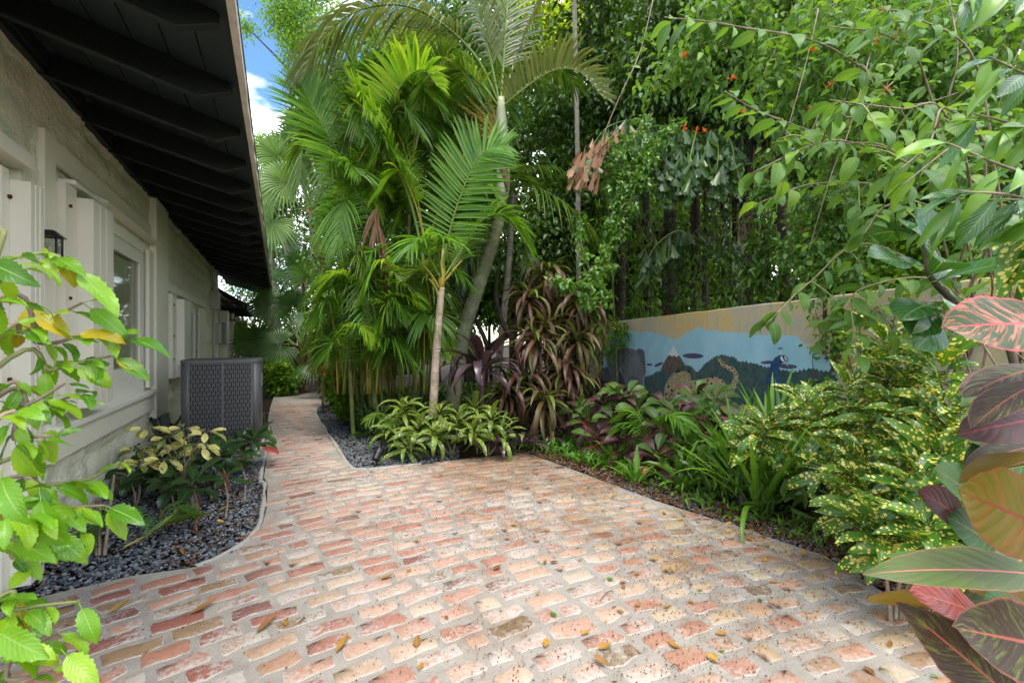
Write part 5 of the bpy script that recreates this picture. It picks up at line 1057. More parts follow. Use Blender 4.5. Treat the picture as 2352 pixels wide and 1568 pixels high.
tree('broad_tree', P(1420, 800, 10.8), P(1420, 240, 10.8), [(P(1380, 60, 9.8), (1.0, 0.9, 1.0)), (P(1470, 110, 9.5), (1.0, 0.9, 1.0)), (P(1400, 220, 9.8), (1.0, 0.9, 0.8)), (P(1320, 250, 10), (0.8, 0.8, 0.9)), (P(1500, 240, 9.3), (0.9, 0.8, 0.8)), (P(1330, 420, 10), (0.8, 0.7, 1.0)), (P(1440, -40, 9.8), (1.4, 0.9, 0.8)), (P(1290, 560, 10.0), (0.8, 0.6, 0.9))],
     'tree_d', 15000, 0.15, 0.068, 'dark glossy tree above the dry hanging palm leaf', 37, 'bark_d', 0.13, 0.07)
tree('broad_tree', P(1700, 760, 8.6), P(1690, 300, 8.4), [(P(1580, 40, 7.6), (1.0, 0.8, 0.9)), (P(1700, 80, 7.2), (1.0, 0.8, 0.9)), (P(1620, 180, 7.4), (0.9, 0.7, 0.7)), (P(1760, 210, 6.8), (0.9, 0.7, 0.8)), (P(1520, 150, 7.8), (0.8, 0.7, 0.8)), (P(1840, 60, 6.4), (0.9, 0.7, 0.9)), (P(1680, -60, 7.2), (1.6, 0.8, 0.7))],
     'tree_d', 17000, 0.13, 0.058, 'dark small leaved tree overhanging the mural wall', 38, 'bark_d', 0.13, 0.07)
tree('broad_tree', P(1960, 760, 6.0), P(1950, 330, 5.8), [(P(1880, 160, 5.4), (0.8, 0.6, 0.7)), (P(2000, 90, 5.0), (0.8, 0.6, 0.7)), (P(1960, 260, 5.2), (0.8, 0.6, 0.6)), (P(2120, 160, 4.6), (0.8, 0.6, 0.7)), (P(2080, 320, 4.6), (0.7, 0.6, 0.6)), (P(2240, 260, 4.2), (0.8, 0.6, 0.8)), (P(1900, 380, 5.6), (0.7, 0.6, 0.5)), (P(2260, 60, 4.2), (0.8, 0.6, 0.6)), (P(2030, 470, 4.9), (0.6, 0.5, 0.5)), (P(2200, 440, 4.3), (0.7, 0.5, 0.6)), (P(2330, 400, 3.8), (0.6, 0.5, 0.8))],
     'tree_m', 19000, 0.085, 0.040, 'mid green tree crowding over the wall behind the flowering shrub', 39, 'bark', 0.09, 0.05, spread=0.11)
tree('hedge_tree', P(2330, 760, 4.6), P(2330, 500, 4.4), [(P(2040, 600, 4.7), (0.5, 0.4, 0.35)), (P(2160, 560, 4.3), (0.5, 0.4, 0.4)), (P(2250, 620, 4.0), (0.5, 0.4, 0.4)), (P(2330, 560, 3.8), (0.5, 0.4, 0.5)), (P(2100, 690, 4.3), (0.4, 0.3, 0.3)), (P(2300, 760, 3.7), (0.5, 0.4, 0.4)), (P(1950, 610, 5.2), (0.4, 0.3, 0.35))],
     'tree_b', 9000, 0.065, 0.038, 'bright small leaved shrub spilling over the wall top behind the fiddle leaf', 40, 'twig', 0.03, 0.015, spread=0.09)
# deep woodland closing the view
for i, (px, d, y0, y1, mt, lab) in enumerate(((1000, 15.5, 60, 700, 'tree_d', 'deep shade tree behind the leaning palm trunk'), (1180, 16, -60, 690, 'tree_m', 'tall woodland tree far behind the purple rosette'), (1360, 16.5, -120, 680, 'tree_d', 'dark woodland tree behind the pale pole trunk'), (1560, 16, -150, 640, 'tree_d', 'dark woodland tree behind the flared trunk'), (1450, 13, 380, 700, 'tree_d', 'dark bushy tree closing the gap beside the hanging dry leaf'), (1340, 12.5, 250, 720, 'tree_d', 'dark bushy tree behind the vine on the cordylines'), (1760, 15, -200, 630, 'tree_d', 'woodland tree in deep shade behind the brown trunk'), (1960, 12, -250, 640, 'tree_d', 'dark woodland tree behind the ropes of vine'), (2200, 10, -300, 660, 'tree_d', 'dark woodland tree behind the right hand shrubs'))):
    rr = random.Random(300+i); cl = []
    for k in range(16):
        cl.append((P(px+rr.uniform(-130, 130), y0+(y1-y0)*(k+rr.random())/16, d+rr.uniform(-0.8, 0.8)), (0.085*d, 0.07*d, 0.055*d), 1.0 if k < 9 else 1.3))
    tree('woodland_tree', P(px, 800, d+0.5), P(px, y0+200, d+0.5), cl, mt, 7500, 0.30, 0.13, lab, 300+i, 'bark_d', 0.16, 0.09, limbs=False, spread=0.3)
for i, (px, d, mt, lab) in enumerate(((1010, 12.5, 'tree_m', 'mid green hedge bush seen low between the palm canes'), (1130, 12, 'tree_b', 'light green hedge bush behind the crooked black stems'), (1240, 12.5, 'tree_m', 'shaded hedge bush behind the brown cordylines'), (1350, 13.5, 'tree_b', 'light green bush beyond the wall corner'), (1480, 14, 'tree_m', 'green bush low behind the thin dark trunks'), (1600, 13.5, 'tree_b', 'light bush glimpsed between the flared trunk and its neighbour'), (1700, 12.5, 'tree_m', 'shaded bush under the fishtail leaves'))):
    rr = random.Random(500+i); cl = [(P(px+rr.uniform(-60, 60), rr.uniform(600, 780), d+rr.uniform(-0.4, 0.4)), (0.55, 0.4, 0.45)) for k in range(9)]
    tree('hedge_bush', P(px, 830, d), P(px, 640, d), cl, mt, 4600, 0.18, 0.085, lab, 500+i, 'bark_d', 0.05, 0.03, spread=0.18, cat='bush')
# bamboo-like screen and dark trunks behind the wall
bs = thing('bamboo_screen', (10, 9, 0), 'narrow leaved bamboo screen in the shade behind the mural wall', 'bamboo')
r = random.Random(5); cl = []
for i in range(26):
    px = 1340+i*26+r.uniform(-8, 8); d = r.uniform(9.2, 11.5); q = P(px, 700, d); q.z = 0; t_ = P(px+r.uniform(-25, 25), r.uniform(380, 470), d)
    bs.location = (9.5, 8.5, 0); MB().tube(spline([q, q.lerp(t_, 0.5)+Vector((0.03, 0, 0)), t_], 9), [0.022-0.0015*k for k in range(9)], 5).build('cane', M['cane_g' if i % 2 else 'bark_d'], bs, True)
    for k in range(4): cl.append((q.lerp(t_, r.uniform(0.15, 1.05)), (0.34, 0.34, 0.35)))
foliage(bs, M['tree_b'], cl, 15000, 0.18, 0.028, 'blade', 51, 'leaves', 0.6, spread=0.12)
trunks = [(1330, 640, 8.8, 0.05, 'bark_pale', 'tall straight pale grey pole trunk rising beside the tall palm', 1318, -60), (1432, 700, 10.8, 0.07, 'bark_d', 'thin dark trunk nearest the drooping brown cordyline', 1425, 300), (1487, 690, 9.8, 0.075, 'bark_d', 'dark trunk behind the painted mountain end of the wall', 1478, 300), (1538, 690, 9.0, 0.125, 'bark_d', 'thick flared dark trunk behind the middle of the mural', 1545, 280),
          (1590, 690, 8.7, 0.055, 'bark_d', 'thin dark trunk just beyond the flared trunk', 1600, 280), (1622, 690, 8.2, 0.06, 'bark_d', 'straight dark trunk with a shaggy skirt over the wall', 1628, 280), (1662, 690, 8.8, 0.05, 'bark_d', 'spindly dark trunk in front of the pale house gap', 1655, 300), (1728, 680, 6.9, 0.075, 'bark_d', 'brown trunk behind the leopard side of the wall, under the fishtail leaves', 1722, 200),
          (1800, 670, 6.6, 0.085, 'bark_d', 'stout brown trunk standing behind the painted peacock', 1790, 250)]
for i, (px, py, d, rad, mt, lab, tx, ty) in enumerate(trunks):
    q = P(px, py, d); q.z = -0.04; o = thing('tree_trunk', q, lab, 'trunk', None); top = P(tx, ty, d)
    (ringed_trunk(o, [q, q.lerp(top, 0.5)+Vector((0.04, 0, 0)), top], rad*1.05, rad*0.8, mt, 0.18) if mt == 'bark_pale' else rough_trunk(o, [q, q.lerp(top, 0.12), q.lerp(top, 0.5)+Vector((0.06*(-1)**i, 0, 0)), top], rad*(1.6 if rad > 0.1 else 1.2), rad*0.75, mt, i))
    if mt == 'bark_pale': foliage(o, M['tree_d'], [(top, (0.5, 0.5, 0.4))], 300, 0.2, 0.08, 'ovate', i)
    else:   # loose dry skirts and sprouts
        foliage(o, M['palm_grey_dead'], [(q.lerp(top, 0.62), (0.22, 0.22, 0.5)), (q.lerp(top, 0.85), (0.3, 0.3, 0.4))], 46, 0.28, 0.04, 'blade', 70+i, 'dry_skirt', 1.6, kind='stuff')
        foliage(o, M['tree_d'], [(top, (0.6, 0.5, 0.35))], 420, 0.15, 0.065, 'ovate', 90+i)
# crooked dark limbs seen under the palms
cb_ = P(1110, 880, 7.4); cb_.z = -0.03
cl_ = thing('crooked_tree', cb_, 'crooked blackish bare stems bending behind the purple rosette', 'tree')
for q in ([(1110, 880, 7.4), (1120, 800, 7.4), (1085, 720, 7.4), (1060, 680, 7.4)], [(1190, 800, 7.3), (1150, 730, 7.3), (1140, 660, 7.3), (1150, 600, 7.3)], [(1120, 800, 7.4), (1200, 740, 7.3), (1240, 690, 7.2), (1180, 640, 7.2)]): stem(cl_, [P(*p) for p in q], 0.05, 0.025, M['bark_d'], 'limb', 7, 12)

# fishtail palm ------------------------------------------------------------
fb = P(1600, 700, 8.0); fb.z = -0.04
ft = thing('fishtail_palm', fb, 'fishtail palm with ragged hanging leaflets above the mural wall', 'palm')
rough_trunk(ft, [fb, P(1598, 550, 8), P(1590, 330, 7.8)], 0.10, 0.07, 'bark_d', 3)
r = np.random.default_rng(77); Cs, Ds, Us = [], [], []
ft_fronds = [((1590, 330, 7.8), (1520, 290, 7.4), (1440, 320, 7.0), (1395, 400, 6.9)), ((1590, 330, 7.8), (1560, 300, 7.2), (1500, 330, 6.8), (1470, 400, 6.7)), ((1590, 330, 7.8), (1600, 300, 7.0), (1590, 340, 6.5), (1575, 410, 6.4)),
             ((1590, 330, 7.8), (1650, 300, 7.1), (1680, 330, 6.6), (1690, 410, 6.5)), ((1590, 330, 7.8), (1640, 310, 7.2), (1650, 350, 6.6), (1640, 430, 6.5)), ((1590, 330, 7.8), (1700, 280, 7.4), (1760, 310, 7.0), (1790, 390, 6.9)),
             ((1590, 330, 7.8), (1540, 320, 7.2), (1530, 370, 6.7), (1530, 430, 6.6)), ((1590, 330, 7.8), (1480, 280, 7.7), (1400, 290, 7.5), (1350, 350, 7.4)), ((1600, 560, 8.0), (1560, 530, 7.6), (1510, 560, 7.3), (1480, 610, 7.2)), ((1600, 560, 8), (1640, 530, 7.6), (1680, 560, 7.3), (1700, 600, 7.2))]
for fi, q in enumerate(ft_fronds):
    sp = [Vector(v) for v in spline([P(*p) for p in q], 24)]; pts, dd, uu = [], [], []
    for i in range(130 if fi < 8 else 60):
        u = r.uniform(0.25, 1)*(len(sp)-1); k = min(int(u), len(sp)-2); p = sp[k].lerp(sp[k+1], u-k); sd = (sp[k+1]-sp[k]).normalized().cross(Vector((0, 0, 1)))
        off = sd*r.uniform(-0.34, 0.34)+Vector((0, 0, -abs(r.normal(0, 0.13)))); pts.append(p+off); dd.append(Vector((r.normal(0, 0.35), r.normal(0, 0.35), -1.0))+sd*r.uniform(-0.4, 0.4)); uu.append(Vector((-SA, -CA, 0.5))+Vector(r.normal(0, 0.5, 3)))
    o = cloud('frond', M['fish'], ft, np.array(pts), np.array(dd), np.array(uu), r.uniform(0.16, 0.30, len(pts)), r.uniform(0.09, 0.17, len(pts)), 'fish')
    MB().tube(sp, [0.022*(1-0.8*i/23) for i in range(24)], 5).build('rachis', M['petiole_g'], o, True)
# dry hanging fishtail leaf
dl = P(1590, 330, 7.8)
for q, nn in (([(1420, 300, 7.0), (1390, 330, 6.4), (1360, 360, 6.1), (1330, 400, 6.0)], 60),):
    sp = [Vector(v) for v in spline([P(*p) for p in q], 14)]; pts, dd, uu = [], [], []
    for i in range(nn):
        u = r.uniform(0.0, 1)*(len(sp)-1); k = min(int(u), len(sp)-2); p = sp[k].lerp(sp[k+1], u-k); pts.append(p+Vector(r.normal(0, 0.09, 3))); dd.append(Vector((r.normal(-0.2, 0.25), r.normal(0, 0.25), -1.0))+(sp[k+1]-sp[k]).normalized()*0.6); uu.append(Vector((-SA, -CA, 0.3))+Vector(r.normal(0, 0.5, 3)))
    o = cloud('dry_frond', M['palm_dead'], ft, np.array(pts), np.array(dd), np.array(uu), r.uniform(0.18, 0.36, nn), r.uniform(0.05, 0.11, nn), 'fish')
    MB().tube(sp, 0.012, 5).build('rachis', M['palm_fibre'], o, True)

# vines --------------------------------------------------------------------
def vine(label, strands, n, mat='vine', L=0.06, W=0.045, seed=0, thick=0.006, spread=0.07, tm='twig', tpl='ovate', name='hanging_vine'):
    rr = np.random.default_rng(seed); q0 = P(*strands[0][0]); o = thing(name, q0, label, 'vine'); cl = []
    for s in strands:
        sp = spline([P(*p) for p in s], 16); MB().tube(sp, [thick*(1.1-0.6*i/15) for i in range(16)], 4).build('stem', M[tm], o, True)
        for k in range(1, 16): cl.append((Vector(sp[k]), (spread, spread, spread)))
    foliage(o, M[mat], cl, n, L, W, tpl, seed, 'leaves', 0.5, per=5, spread=0.035, shell=0.7)
    return o
vine('pale green vine trailing over the brown cordylines', [[(1400, 560, 6.2), (1370, 620, 5.9), (1320, 660, 5.6), (1270, 640, 5.5)], [(1400, 600, 6.2), (1360, 660, 5.8), (1350, 700, 5.6)], [(1330, 480, 6.5), (1340, 580, 6.0), (1390, 690, 5.7)]], 900, 'vine', 0.075, 0.05, 61)
vine('small leaved vine draped down the fishtail palm', [[(1500, 260, 6.6), (1440, 330, 6.4), (1420, 420, 6.3), (1400, 520, 6.3)], [(1480, 300, 6.5), (1470, 400, 6.3), (1430, 500, 6.2), (1400, 560, 6.2)], [(1560, 280, 6.5), (1500, 340, 6.3), (1470, 420, 6.2)], [(1420, 300, 6.6), (1400, 380, 6.5), (1430, 450, 6.4)]], 2600, 'vine', 0.07, 0.045, 62, 0.006, 0.12)
vine('green vine hanging in ropes before the dark trunks', [[(1930, 330, 4.2), (1880, 430, 4.0), (1830, 500, 3.9), (1810, 600, 3.9)], [(1940, 380, 4.0), (1900, 480, 3.9), (1870, 560, 3.8), (1850, 640, 3.8)], [(1960, 420, 4.0), (1930, 520, 3.8), (1910, 600, 3.8), (1880, 690, 3.7)], [(2000, 420, 3.8), (1980, 520, 3.7), (1960, 640, 3.6)], [(1990, 470, 3.8), (1900, 470, 3.8), (1800, 430, 3.8), (1740, 440, 3.9)]], 2400, 'vine', 0.055, 0.036, 63, 0.005, 0.08)
vine('grey bare vine stems arching down through the shrub', [[(1500, 0, 3.4), (1470, 120, 3.2), (1420, 230, 3.1), (1350, 400, 3.1)], [(2000, 120, 3.0), (1950, 300, 2.9), (1910, 400, 2.9), (1850, 600, 3.0)], [(1880, 20, 3.0), (1850, 150, 2.9), (1800, 330, 2.9)], [(2180, 0, 2.8), (2200, 120, 2.7), (2180, 230, 2.7)], [(2060, 180, 2.7), (1960, 270, 2.6), (1900, 240, 2.6), (1850, 330, 2.6)], [(2240, 200, 2.8), (2100, 240, 2.7), (1990, 200, 2.6)]], 160, 'vine', 0.05, 0.03, 64, 0.0042)
iv = [zpt(2140, 200), zpt(2135, 690)]
ivy = thing('ivy_strand', mw(iv[1][0], iv[1][1], 0.01), 'dark ivy strand hanging straight down the tan wall beside the painted sky', 'ivy')
MB().tube([mw(iv[0][0], iv[0][1], 0.012), mw(iv[1][0], iv[1][1], 0.012)], 0.004, 4).build('stem', M['bark_d'], ivy)
im = [leaf_mesh('leaf', M['croton_dark'], 0.075, 0.07, 'round', 30, 0.15, seed=s, nseg=5) for s in range(3)]
for i in range(9):
    z = iv[0][1]+(iv[1][1]-iv[0][1])*(i+0.3)/9
    for sg in (-1, 1): put_leaf(ivy, im[i % 3], mw(iv[0][0], z, 0.015), MD*sg+Vector((0, 0, -0.35))+MN*0.15, MN+Vector((0, 0, 0.7)), RV.uniform(0.8, 1.1))
iv2 = thing('ivy_strand', mw(zpt(2060, 690)[0], 0.6, 0.01), 'thin broken ivy strand between the painted sky and the rusty strap', 'ivy')
a = zpt(2055, 340); b = zpt(2060, 600); MB().tube([mw(a[0], a[1], 0.008), mw(b[0], b[1], 0.008)], 0.003, 4).build('stem', M['bark_d'], iv2)
for i in range(6): put_leaf(iv2, im[i % 3], mw(a[0], a[1]+(b[1]-a[1])*i/6, 0.012), MD*(-1)**i+Vector((0, 0, -0.4))+MN*0.2, MN+Vector((0, 0, 0.7)), RV.uniform(0.5, 0.8))
wv = thing('wall_vine', mw(0.4, 0.3, 0.01), 'twiggy green creeper covering the bare end of the tan wall', 'vine')
rr = np.random.default_rng(9); cl = []
for i in range(16):
    s0 = rr.uniform(-2.2, 0.15); pts = [mw(s0, rr.uniform(0.2, 0.5), 0.015)]; s = s0
    for k in range(5): s += rr.uniform(-0.12, 0.12); pts.append(mw(s, pts[-1].z+rr.uniform(0.2, 0.33), rr.uniform(0.012, 0.05)))
    sp = spline(pts, 14); MB().tube(sp, 0.004, 4).build('stem', M['red_twig'], wv); cl += [(Vector(v)+MN*0.03, (0.05, 0.05, 0.07)) for v in sp]
foliage(wv, M['tree_b'], cl, 1500, 0.055, 0.04, 'ovate', 19, 'leaves', 0.4, per=4, spread=0.03)

# ================================================================== shrubs by the path
def small_shrub(px, py, d, w, h, n, mat, label, seed, L=0.07, W=0.04, stems=6):
    q = P(px, py, d); q.z = 0; o = thing('leafy_shrub', q, label, 'shrub'); rr = random.Random(seed); cl = []
    for i in range(stems):
        e = q+Vector((rr.uniform(-w, w), rr.uniform(-w, w)*0.6, h*rr.uniform(0.6, 1))); stem(o, [q+Vector((rr.uniform(-.1, .1), rr.uniform(-.1, .1), -0.03)), q.lerp(e, 0.5)+Vector((rr.uniform(-.05, .05), 0, 0)), e], 0.014, 0.005, M['twig'])
        for k in range(4): cl.append((q.lerp(e, 0.25+0.25*k), (w*0.5, w*0.5, h*0.13)))
    foliage(o, M[mat], cl, n, L, W, 'ovate', seed, 'leaves', 0.3, per=7, spread=0.06); return o
small_shrub(775, 890, 9.0, 0.42, 2.4, 5200, 'tree_b', 'bright green small leaved shrub leaning over the path bend', 71, 0.085, 0.05)
small_shrub(800, 960, 7.3, 0.30, 0.95, 1700, 'tree_b', 'low light green shrub at the gravel edge of the path', 72, 0.07, 0.045)
small_shrub(655, 900, 11.0, 0.5, 0.8, 1500, 'tree_b', 'pale green bush beside the foot of the far fan palm', 73, 0.10, 0.07)
small_shrub(770, 600, 10.2, 0.5, 3.6, 3200, 'tree_m', 'tall thin shrub with orange tinged tips behind the path bend', 74, 0.10, 0.05)
small_shrub(560, 900, 13, 0.6, 0.9, 900, 'tree_m', 'low dark bush beside the path past the air conditioner', 75, 0.12, 0.07)
q = P(742, 850, 8.2); q.z = 0
bro = thing('bromeliad', q, 'hot pink spiky bromeliad beside the far bend of the path', 'bromeliad')
bmz = variants('leaf', M['brom'], 0.30, 0.055, 'strap', (30, 70, 100)); c = P(740, 850, 8.2); stem(bro, [q, c], 0.02, 0.015, M['twig']); rosette(bro, bmz, c, 22, 75, 5, (0.8, 1.15))

# purple cordyline -----------------------------------------------------------
q = P(1105, 900, 5.5); q.z = -0.02
pc = thing('purple_cordyline', q, 'dark purple rosette of broad drooping leaves above the spotted croton', 'cordyline')
c = P(1108, 858, 5.5); stem(pc, [q, c], 0.03, 0.025, M['bark'])
pm = variants('leaf', M['cord_purple'], 0.66, 0.105, 'lance', (60, 110, 150), pet=0.06)
rosette(pc, pm, c, 34, 70, 12, (0.75, 1.05), 0.08)
for i, (px, py, d, s) in enumerate(((1200, 985, 5.2, 0.6), (1140, 985, 5.1, 0.5), (1270, 960, 5.6, 0.6))):
    q = P(px, py, d); q.z = 0; o = thing('small_cordyline', q, ('small maroon cordyline shoot behind the spotted croton', 'tiny maroon cordyline shoot at the patio edge', 'maroon cordyline shoot below the drooping brown rosettes')[i], 'cordyline')
    rosette(o, pm, q+Vector((0, 0, 0.1)), 16, 75, 25, (s*0.7, s))
# brown cordylines -----------------------------------------------------------
bm_ = variants('leaf', M['cord_brown'], 0.62, 0.055, 'strap', (95, 130, 160), n=2, fold=0.35)
bg_ = variants('leaf', M['cord_green'], 0.55, 0.055, 'strap', (70, 110), fold=0.35)
cords = [((1225, 905), [(1215, 700, 6.4), (1232, 800, 6.0), (1205, 890, 6.0)], 'brown strap leaved cordyline nearest the leaning palm, leaves hanging in tiers'),
         ((1290, 905), [(1262, 640, 6.6), (1250, 770, 6.2), (1290, 860, 6.1)], 'tallest rust brown cordyline with drooping shaggy rosettes'),
         ((1345, 905), [(1325, 715, 6.3), (1325, 800, 6.0), (1310, 880, 6.0)], 'brown cordyline beside the painted elephant with dark drooping leaves'),
         ((1170, 905), [(1160, 920, 5.9), (1250, 940, 5.7)], 'low brown cordyline tuft under the taller rosettes'),
         ((1310, 900), [(1290, 770, 6.6), (1345, 730, 6.4)], 'dark brown cordyline reaching across the mural edge')]
for (bx_, by_), heads, lab in cords:
    q = P(bx_, by_, 6.3); q.z = -0.02; o = thing('brown_cordyline', q, lab, 'cordyline')
    for k, h in enumerate(heads):
        c = P(*h); stem(o, [q+Vector((0.05*k, 0, 0)), q.lerp(c, 0.5)+Vector((0.08*k-0.05, 0.05, 0)), c], 0.03, 0.018, M['bark'])
        rosette(o, bm_, c, 34, 35, -30, (0.75, 1.15), 0.16); rosette(o, bg_, c+Vector((0, 0, 0.1)), 13, 65, 5, (0.7, 1.05))

# spotted croton at the patio's back edge -----------------------------------
gm = variants('leaf', M['gold_dim'], 0.36, 0.058, 'strap', (70, 110, 150), n=2, pet=0.02)
for (bx_, by_, d), heads, lab in (((925, 1000, 5.25), [(925, 950, 5.3), (900, 1000, 5.2), (960, 1000, 5.1), (935, 1045, 4.95)], 'spotted strap leaved croton at the gravel corner, nearest the path'),
                                  ((1040, 1000, 5.2), [(1010, 960, 5.3), (1050, 985, 5.1), (1000, 1010, 5.0)], 'spotted croton in the middle of the back edge of the patio'),
                                  ((1120, 1000, 5.2), [(1090, 950, 5.3), (1130, 975, 5.1), (1150, 1010, 5.1), (1085, 1005, 5.0)], 'spotted croton under the purple rosette')):
    q = P(bx_, by_, d); q.z = -0.02; o = thing('spotted_croton', q, lab, 'croton')
    for h in heads: c = P(*h); c.z = max(c.z, 0.10); stem(o, [q, q.lerp(c, 0.6), c], 0.014, 0.009, M['twig']); rosette(o, gm, c, 17, 70, -5, (0.7, 1.05), 0.08, face=0.5, fdir=(-0.3, -1, 0))

# broad crotons by the mural ----------------------------------------------------
cg = variants('leaf', M['croton_g'], 0.25, 0.115, 'obov', (20, 45, 70), pet=0.03, wave=0.03); cp = variants('leaf', M['croton_p'], 0.23, 0.10, 'obov', (40, 70, 100), pet=0.03, wave=0.03); cr_ = variants('leaf', M['croton_r'], 0.19, 0.08, 'obov', (40, 80), pet=0.03)
for (bx_, d), heads, lab in (((1370, 5.3), [(1350, 985, 5.3), (1385, 945, 5.4), (1410, 985, 5.1), (1370, 1020, 5.0), (1330, 960, 5.5)], 'croton with green and dusky purple leaves below the painted elephant'),
                             ((1455, 4.9), [(1440, 930, 5.2), (1465, 960, 4.9), (1430, 1030, 4.7), (1480, 1030, 4.6), (1420, 930, 5.3)], 'broad leaved croton with purple undersides in front of the leopard'),
                             ((1545, 4.6), [(1530, 950, 4.9), (1560, 975, 4.6), (1510, 1070, 4.3), (1570, 1050, 4.3), (1520, 1000, 4.6)], 'croton with a few red leaves beside the strap leaf clump'),
                             ((1620, 4.4), [(1600, 935, 4.9), (1640, 945, 4.7), (1610, 985, 4.6)], 'dark green broad croton touching the leopard tail')):
    q = P(bx_, 1000, d); q.z = -0.02; o = thing('broad_croton', q, lab, 'croton')
    for h in heads:
        c = P(*h); c.z = max(c.z, 0.14); stem(o, [q, q.lerp(c, 0.5)+Vector((0.02, 0, 0)), c], 0.014, 0.008, M['red_twig'])
        rosette(o, cg+cg+cp, c+Vector((0, 0, 0.06)), 9, 65, 20, (0.8, 1.1), 0.05, face=0.7); rosette(o, cp+cr_[:1], c, 10, 20, -30, (0.7, 1.05), -0.05, face=0.7)
# strap leaf clumps --------------------------------------------------------------
sm = variants('leaf', M['strap'], 0.80, 0.040, 'strap', (25, 60, 110), n=2, fold=0.3); sm2 = variants('leaf', M['strap'], 0.46, 0.075, 'lance', (40, 80), n=2, fold=0.3)
for px, py, d, n, s, mm, lab in ((1740, 1190, 3.45, 34, (0.8, 1.15), sm, 'tall clump of strap leaves beside the little black spotlight'), (1690, 1120, 3.9, 26, (0.8, 1.1), sm, 'strap leaf clump between the crotons and the spotlight'), (1800, 1090, 3.9, 30, (1.0, 1.4), sm, 'high strap leaf clump hiding the foot of the painted peacock'), (1600, 1085, 4.2, 20, (0.6, 0.9), sm, 'small strap leaf clump behind the pink tipped croton'),
                                 (1660, 1030, 4.6, 18, (0.9, 1.3), sm2, 'broad bladed clump rising before the leopard tail'), (1410, 1080, 4.7, 15, (0.6, 0.9), sm2, 'low broad bladed plant at the patio edge below the crotons'), (1460, 1125, 4.2, 10, (0.5, 0.75), sm2, 'tiny bladed plant on the gravel margin'), (1860, 1040, 3.8, 20, (1.0, 1.5), sm2, 'broad bladed clump behind the gold spotted croton'), (1770, 1040, 4.4, 30, (1.1, 1.45), sm, 'tallest strap leaf clump against the painted jungle'), (1900, 1020, 4.0, 24, (1.0, 1.35), sm, 'strap leaf clump at the peacock side of the wall foot'), (1690, 1020, 4.9, 24, (1.0, 1.3), sm, 'strap leaf clump at the foot of the painted leopard'), (1570, 1130, 4.0, 14, (0.7, 1.0), sm2, 'drooping bladed plant under the red leafed croton')):
    q = P(px, py, d); q.z = -0.01; o = thing('strap_plant', q, lab, 'strap plant'); rosette(o, mm, q, n, 86, 42, s, 0.02, r0=0.03)
# gold dust crotons ----------------------------------------------------------------
gd = variants('leaf', M['gold'], 0.245, 0.066, 'strap', (25, 60, 95), n=2, pet=0.015, fold=0.3); gp = [leaf_mesh('leaf', M['gold_pale'], 0.22, 0.058, 'strap', 50, 0.2, seed=4)]
golds = [((1960, 2.9), [(1950, 930, 2.95), (1900, 1000, 3.0), (1850, 960, 3.2), (1905, 1090, 2.75), (1960, 1030, 2.8)], 'gold speckled croton filling the bed below the bare end of the wall'),
         ((2090, 2.6), [(2035, 830, 2.75), (2080, 930, 2.6), (2020, 990, 2.65), (2100, 1020, 2.45), (2040, 900, 2.7)], 'tallest gold speckled croton with lime yellow new leaves on top'),
         ((2000, 2.45), [(1990, 1110, 2.5), (2050, 1130, 2.35), (2000, 1200, 2.35), (2080, 1210, 2.2), (1960, 1180, 2.5)], 'gold speckled croton spreading low toward the patio'),
         ((2160, 2.3), [(2160, 880, 2.4), (2170, 980, 2.3), (2150, 1090, 2.15), (2120, 1160, 2.1), (2200, 1050, 2.2)], 'gold speckled croton behind the red croton leaves'),
         ((2060, 2.12), [(2030, 1270, 2.15), (2080, 1290, 2.08), (2130, 1260, 2.0)], 'lowest gold speckled croton hanging over the gravel'),
         ((1750, 3.5), [(1755, 1010, 3.3), (1730, 1040, 3.35)], 'single gold speckled croton sprig among the strap leaves')]
for (bx_, d), heads, lab in golds:
    q = P(bx_, 1000, d); q.z = -0.02; o = thing('gold_croton', q, lab, 'croton')
    for k, h in enumerate(heads):
        c = P(*h); c.z = max(c.z, 0.10); stem(o, [q+Vector((0.03*k-0.05, 0, 0)), q.lerp(c, 0.5)+Vector((0.02, 0.02, 0)), c], 0.010, 0.006, M['twig'])
        rosette(o, gd, c, 20, 70, -8, (0.75, 1.15), 0.12, face=0.8)
        if k % 2 == 0: rosette(o, gp, c, 2, 10, -10, (0.7, 0.9), face=0.8)
q = P(2400, 1000, 1.6); q.z = 0; q2 = P(2420, 600, 1.5)
ug = thing('overhanging_croton', q, 'upper spray of dark leaves with yellow spots above the pink veined leaf', 'croton'); stem(ug, [q, q.lerp(q2, 0.5)+Vector((0.08, 0.05, 0)), q2], 0.012, 0.008, M['twig'])
gd2 = variants('leaf', M['gold'], 0.26, 0.055, 'strap', (60, 95), n=2, pet=0.015)
for i, (px, py, tx, ty) in enumerate(((2400, 560, 2260, 590), (2400, 575, 2240, 640), (2410, 540, 2230, 560), (2420, 600, 2280, 680), (2400, 530, 2290, 500), (2430, 620, 2330, 700), (2390, 520, 2215, 575), (2430, 560, 2320, 600))): a_ = P(px, py, 1.5); put_leaf(ug, gd2[i % 4], a_, P(tx, ty, 1.42)-a_, (0, 0, 1), 1.1)

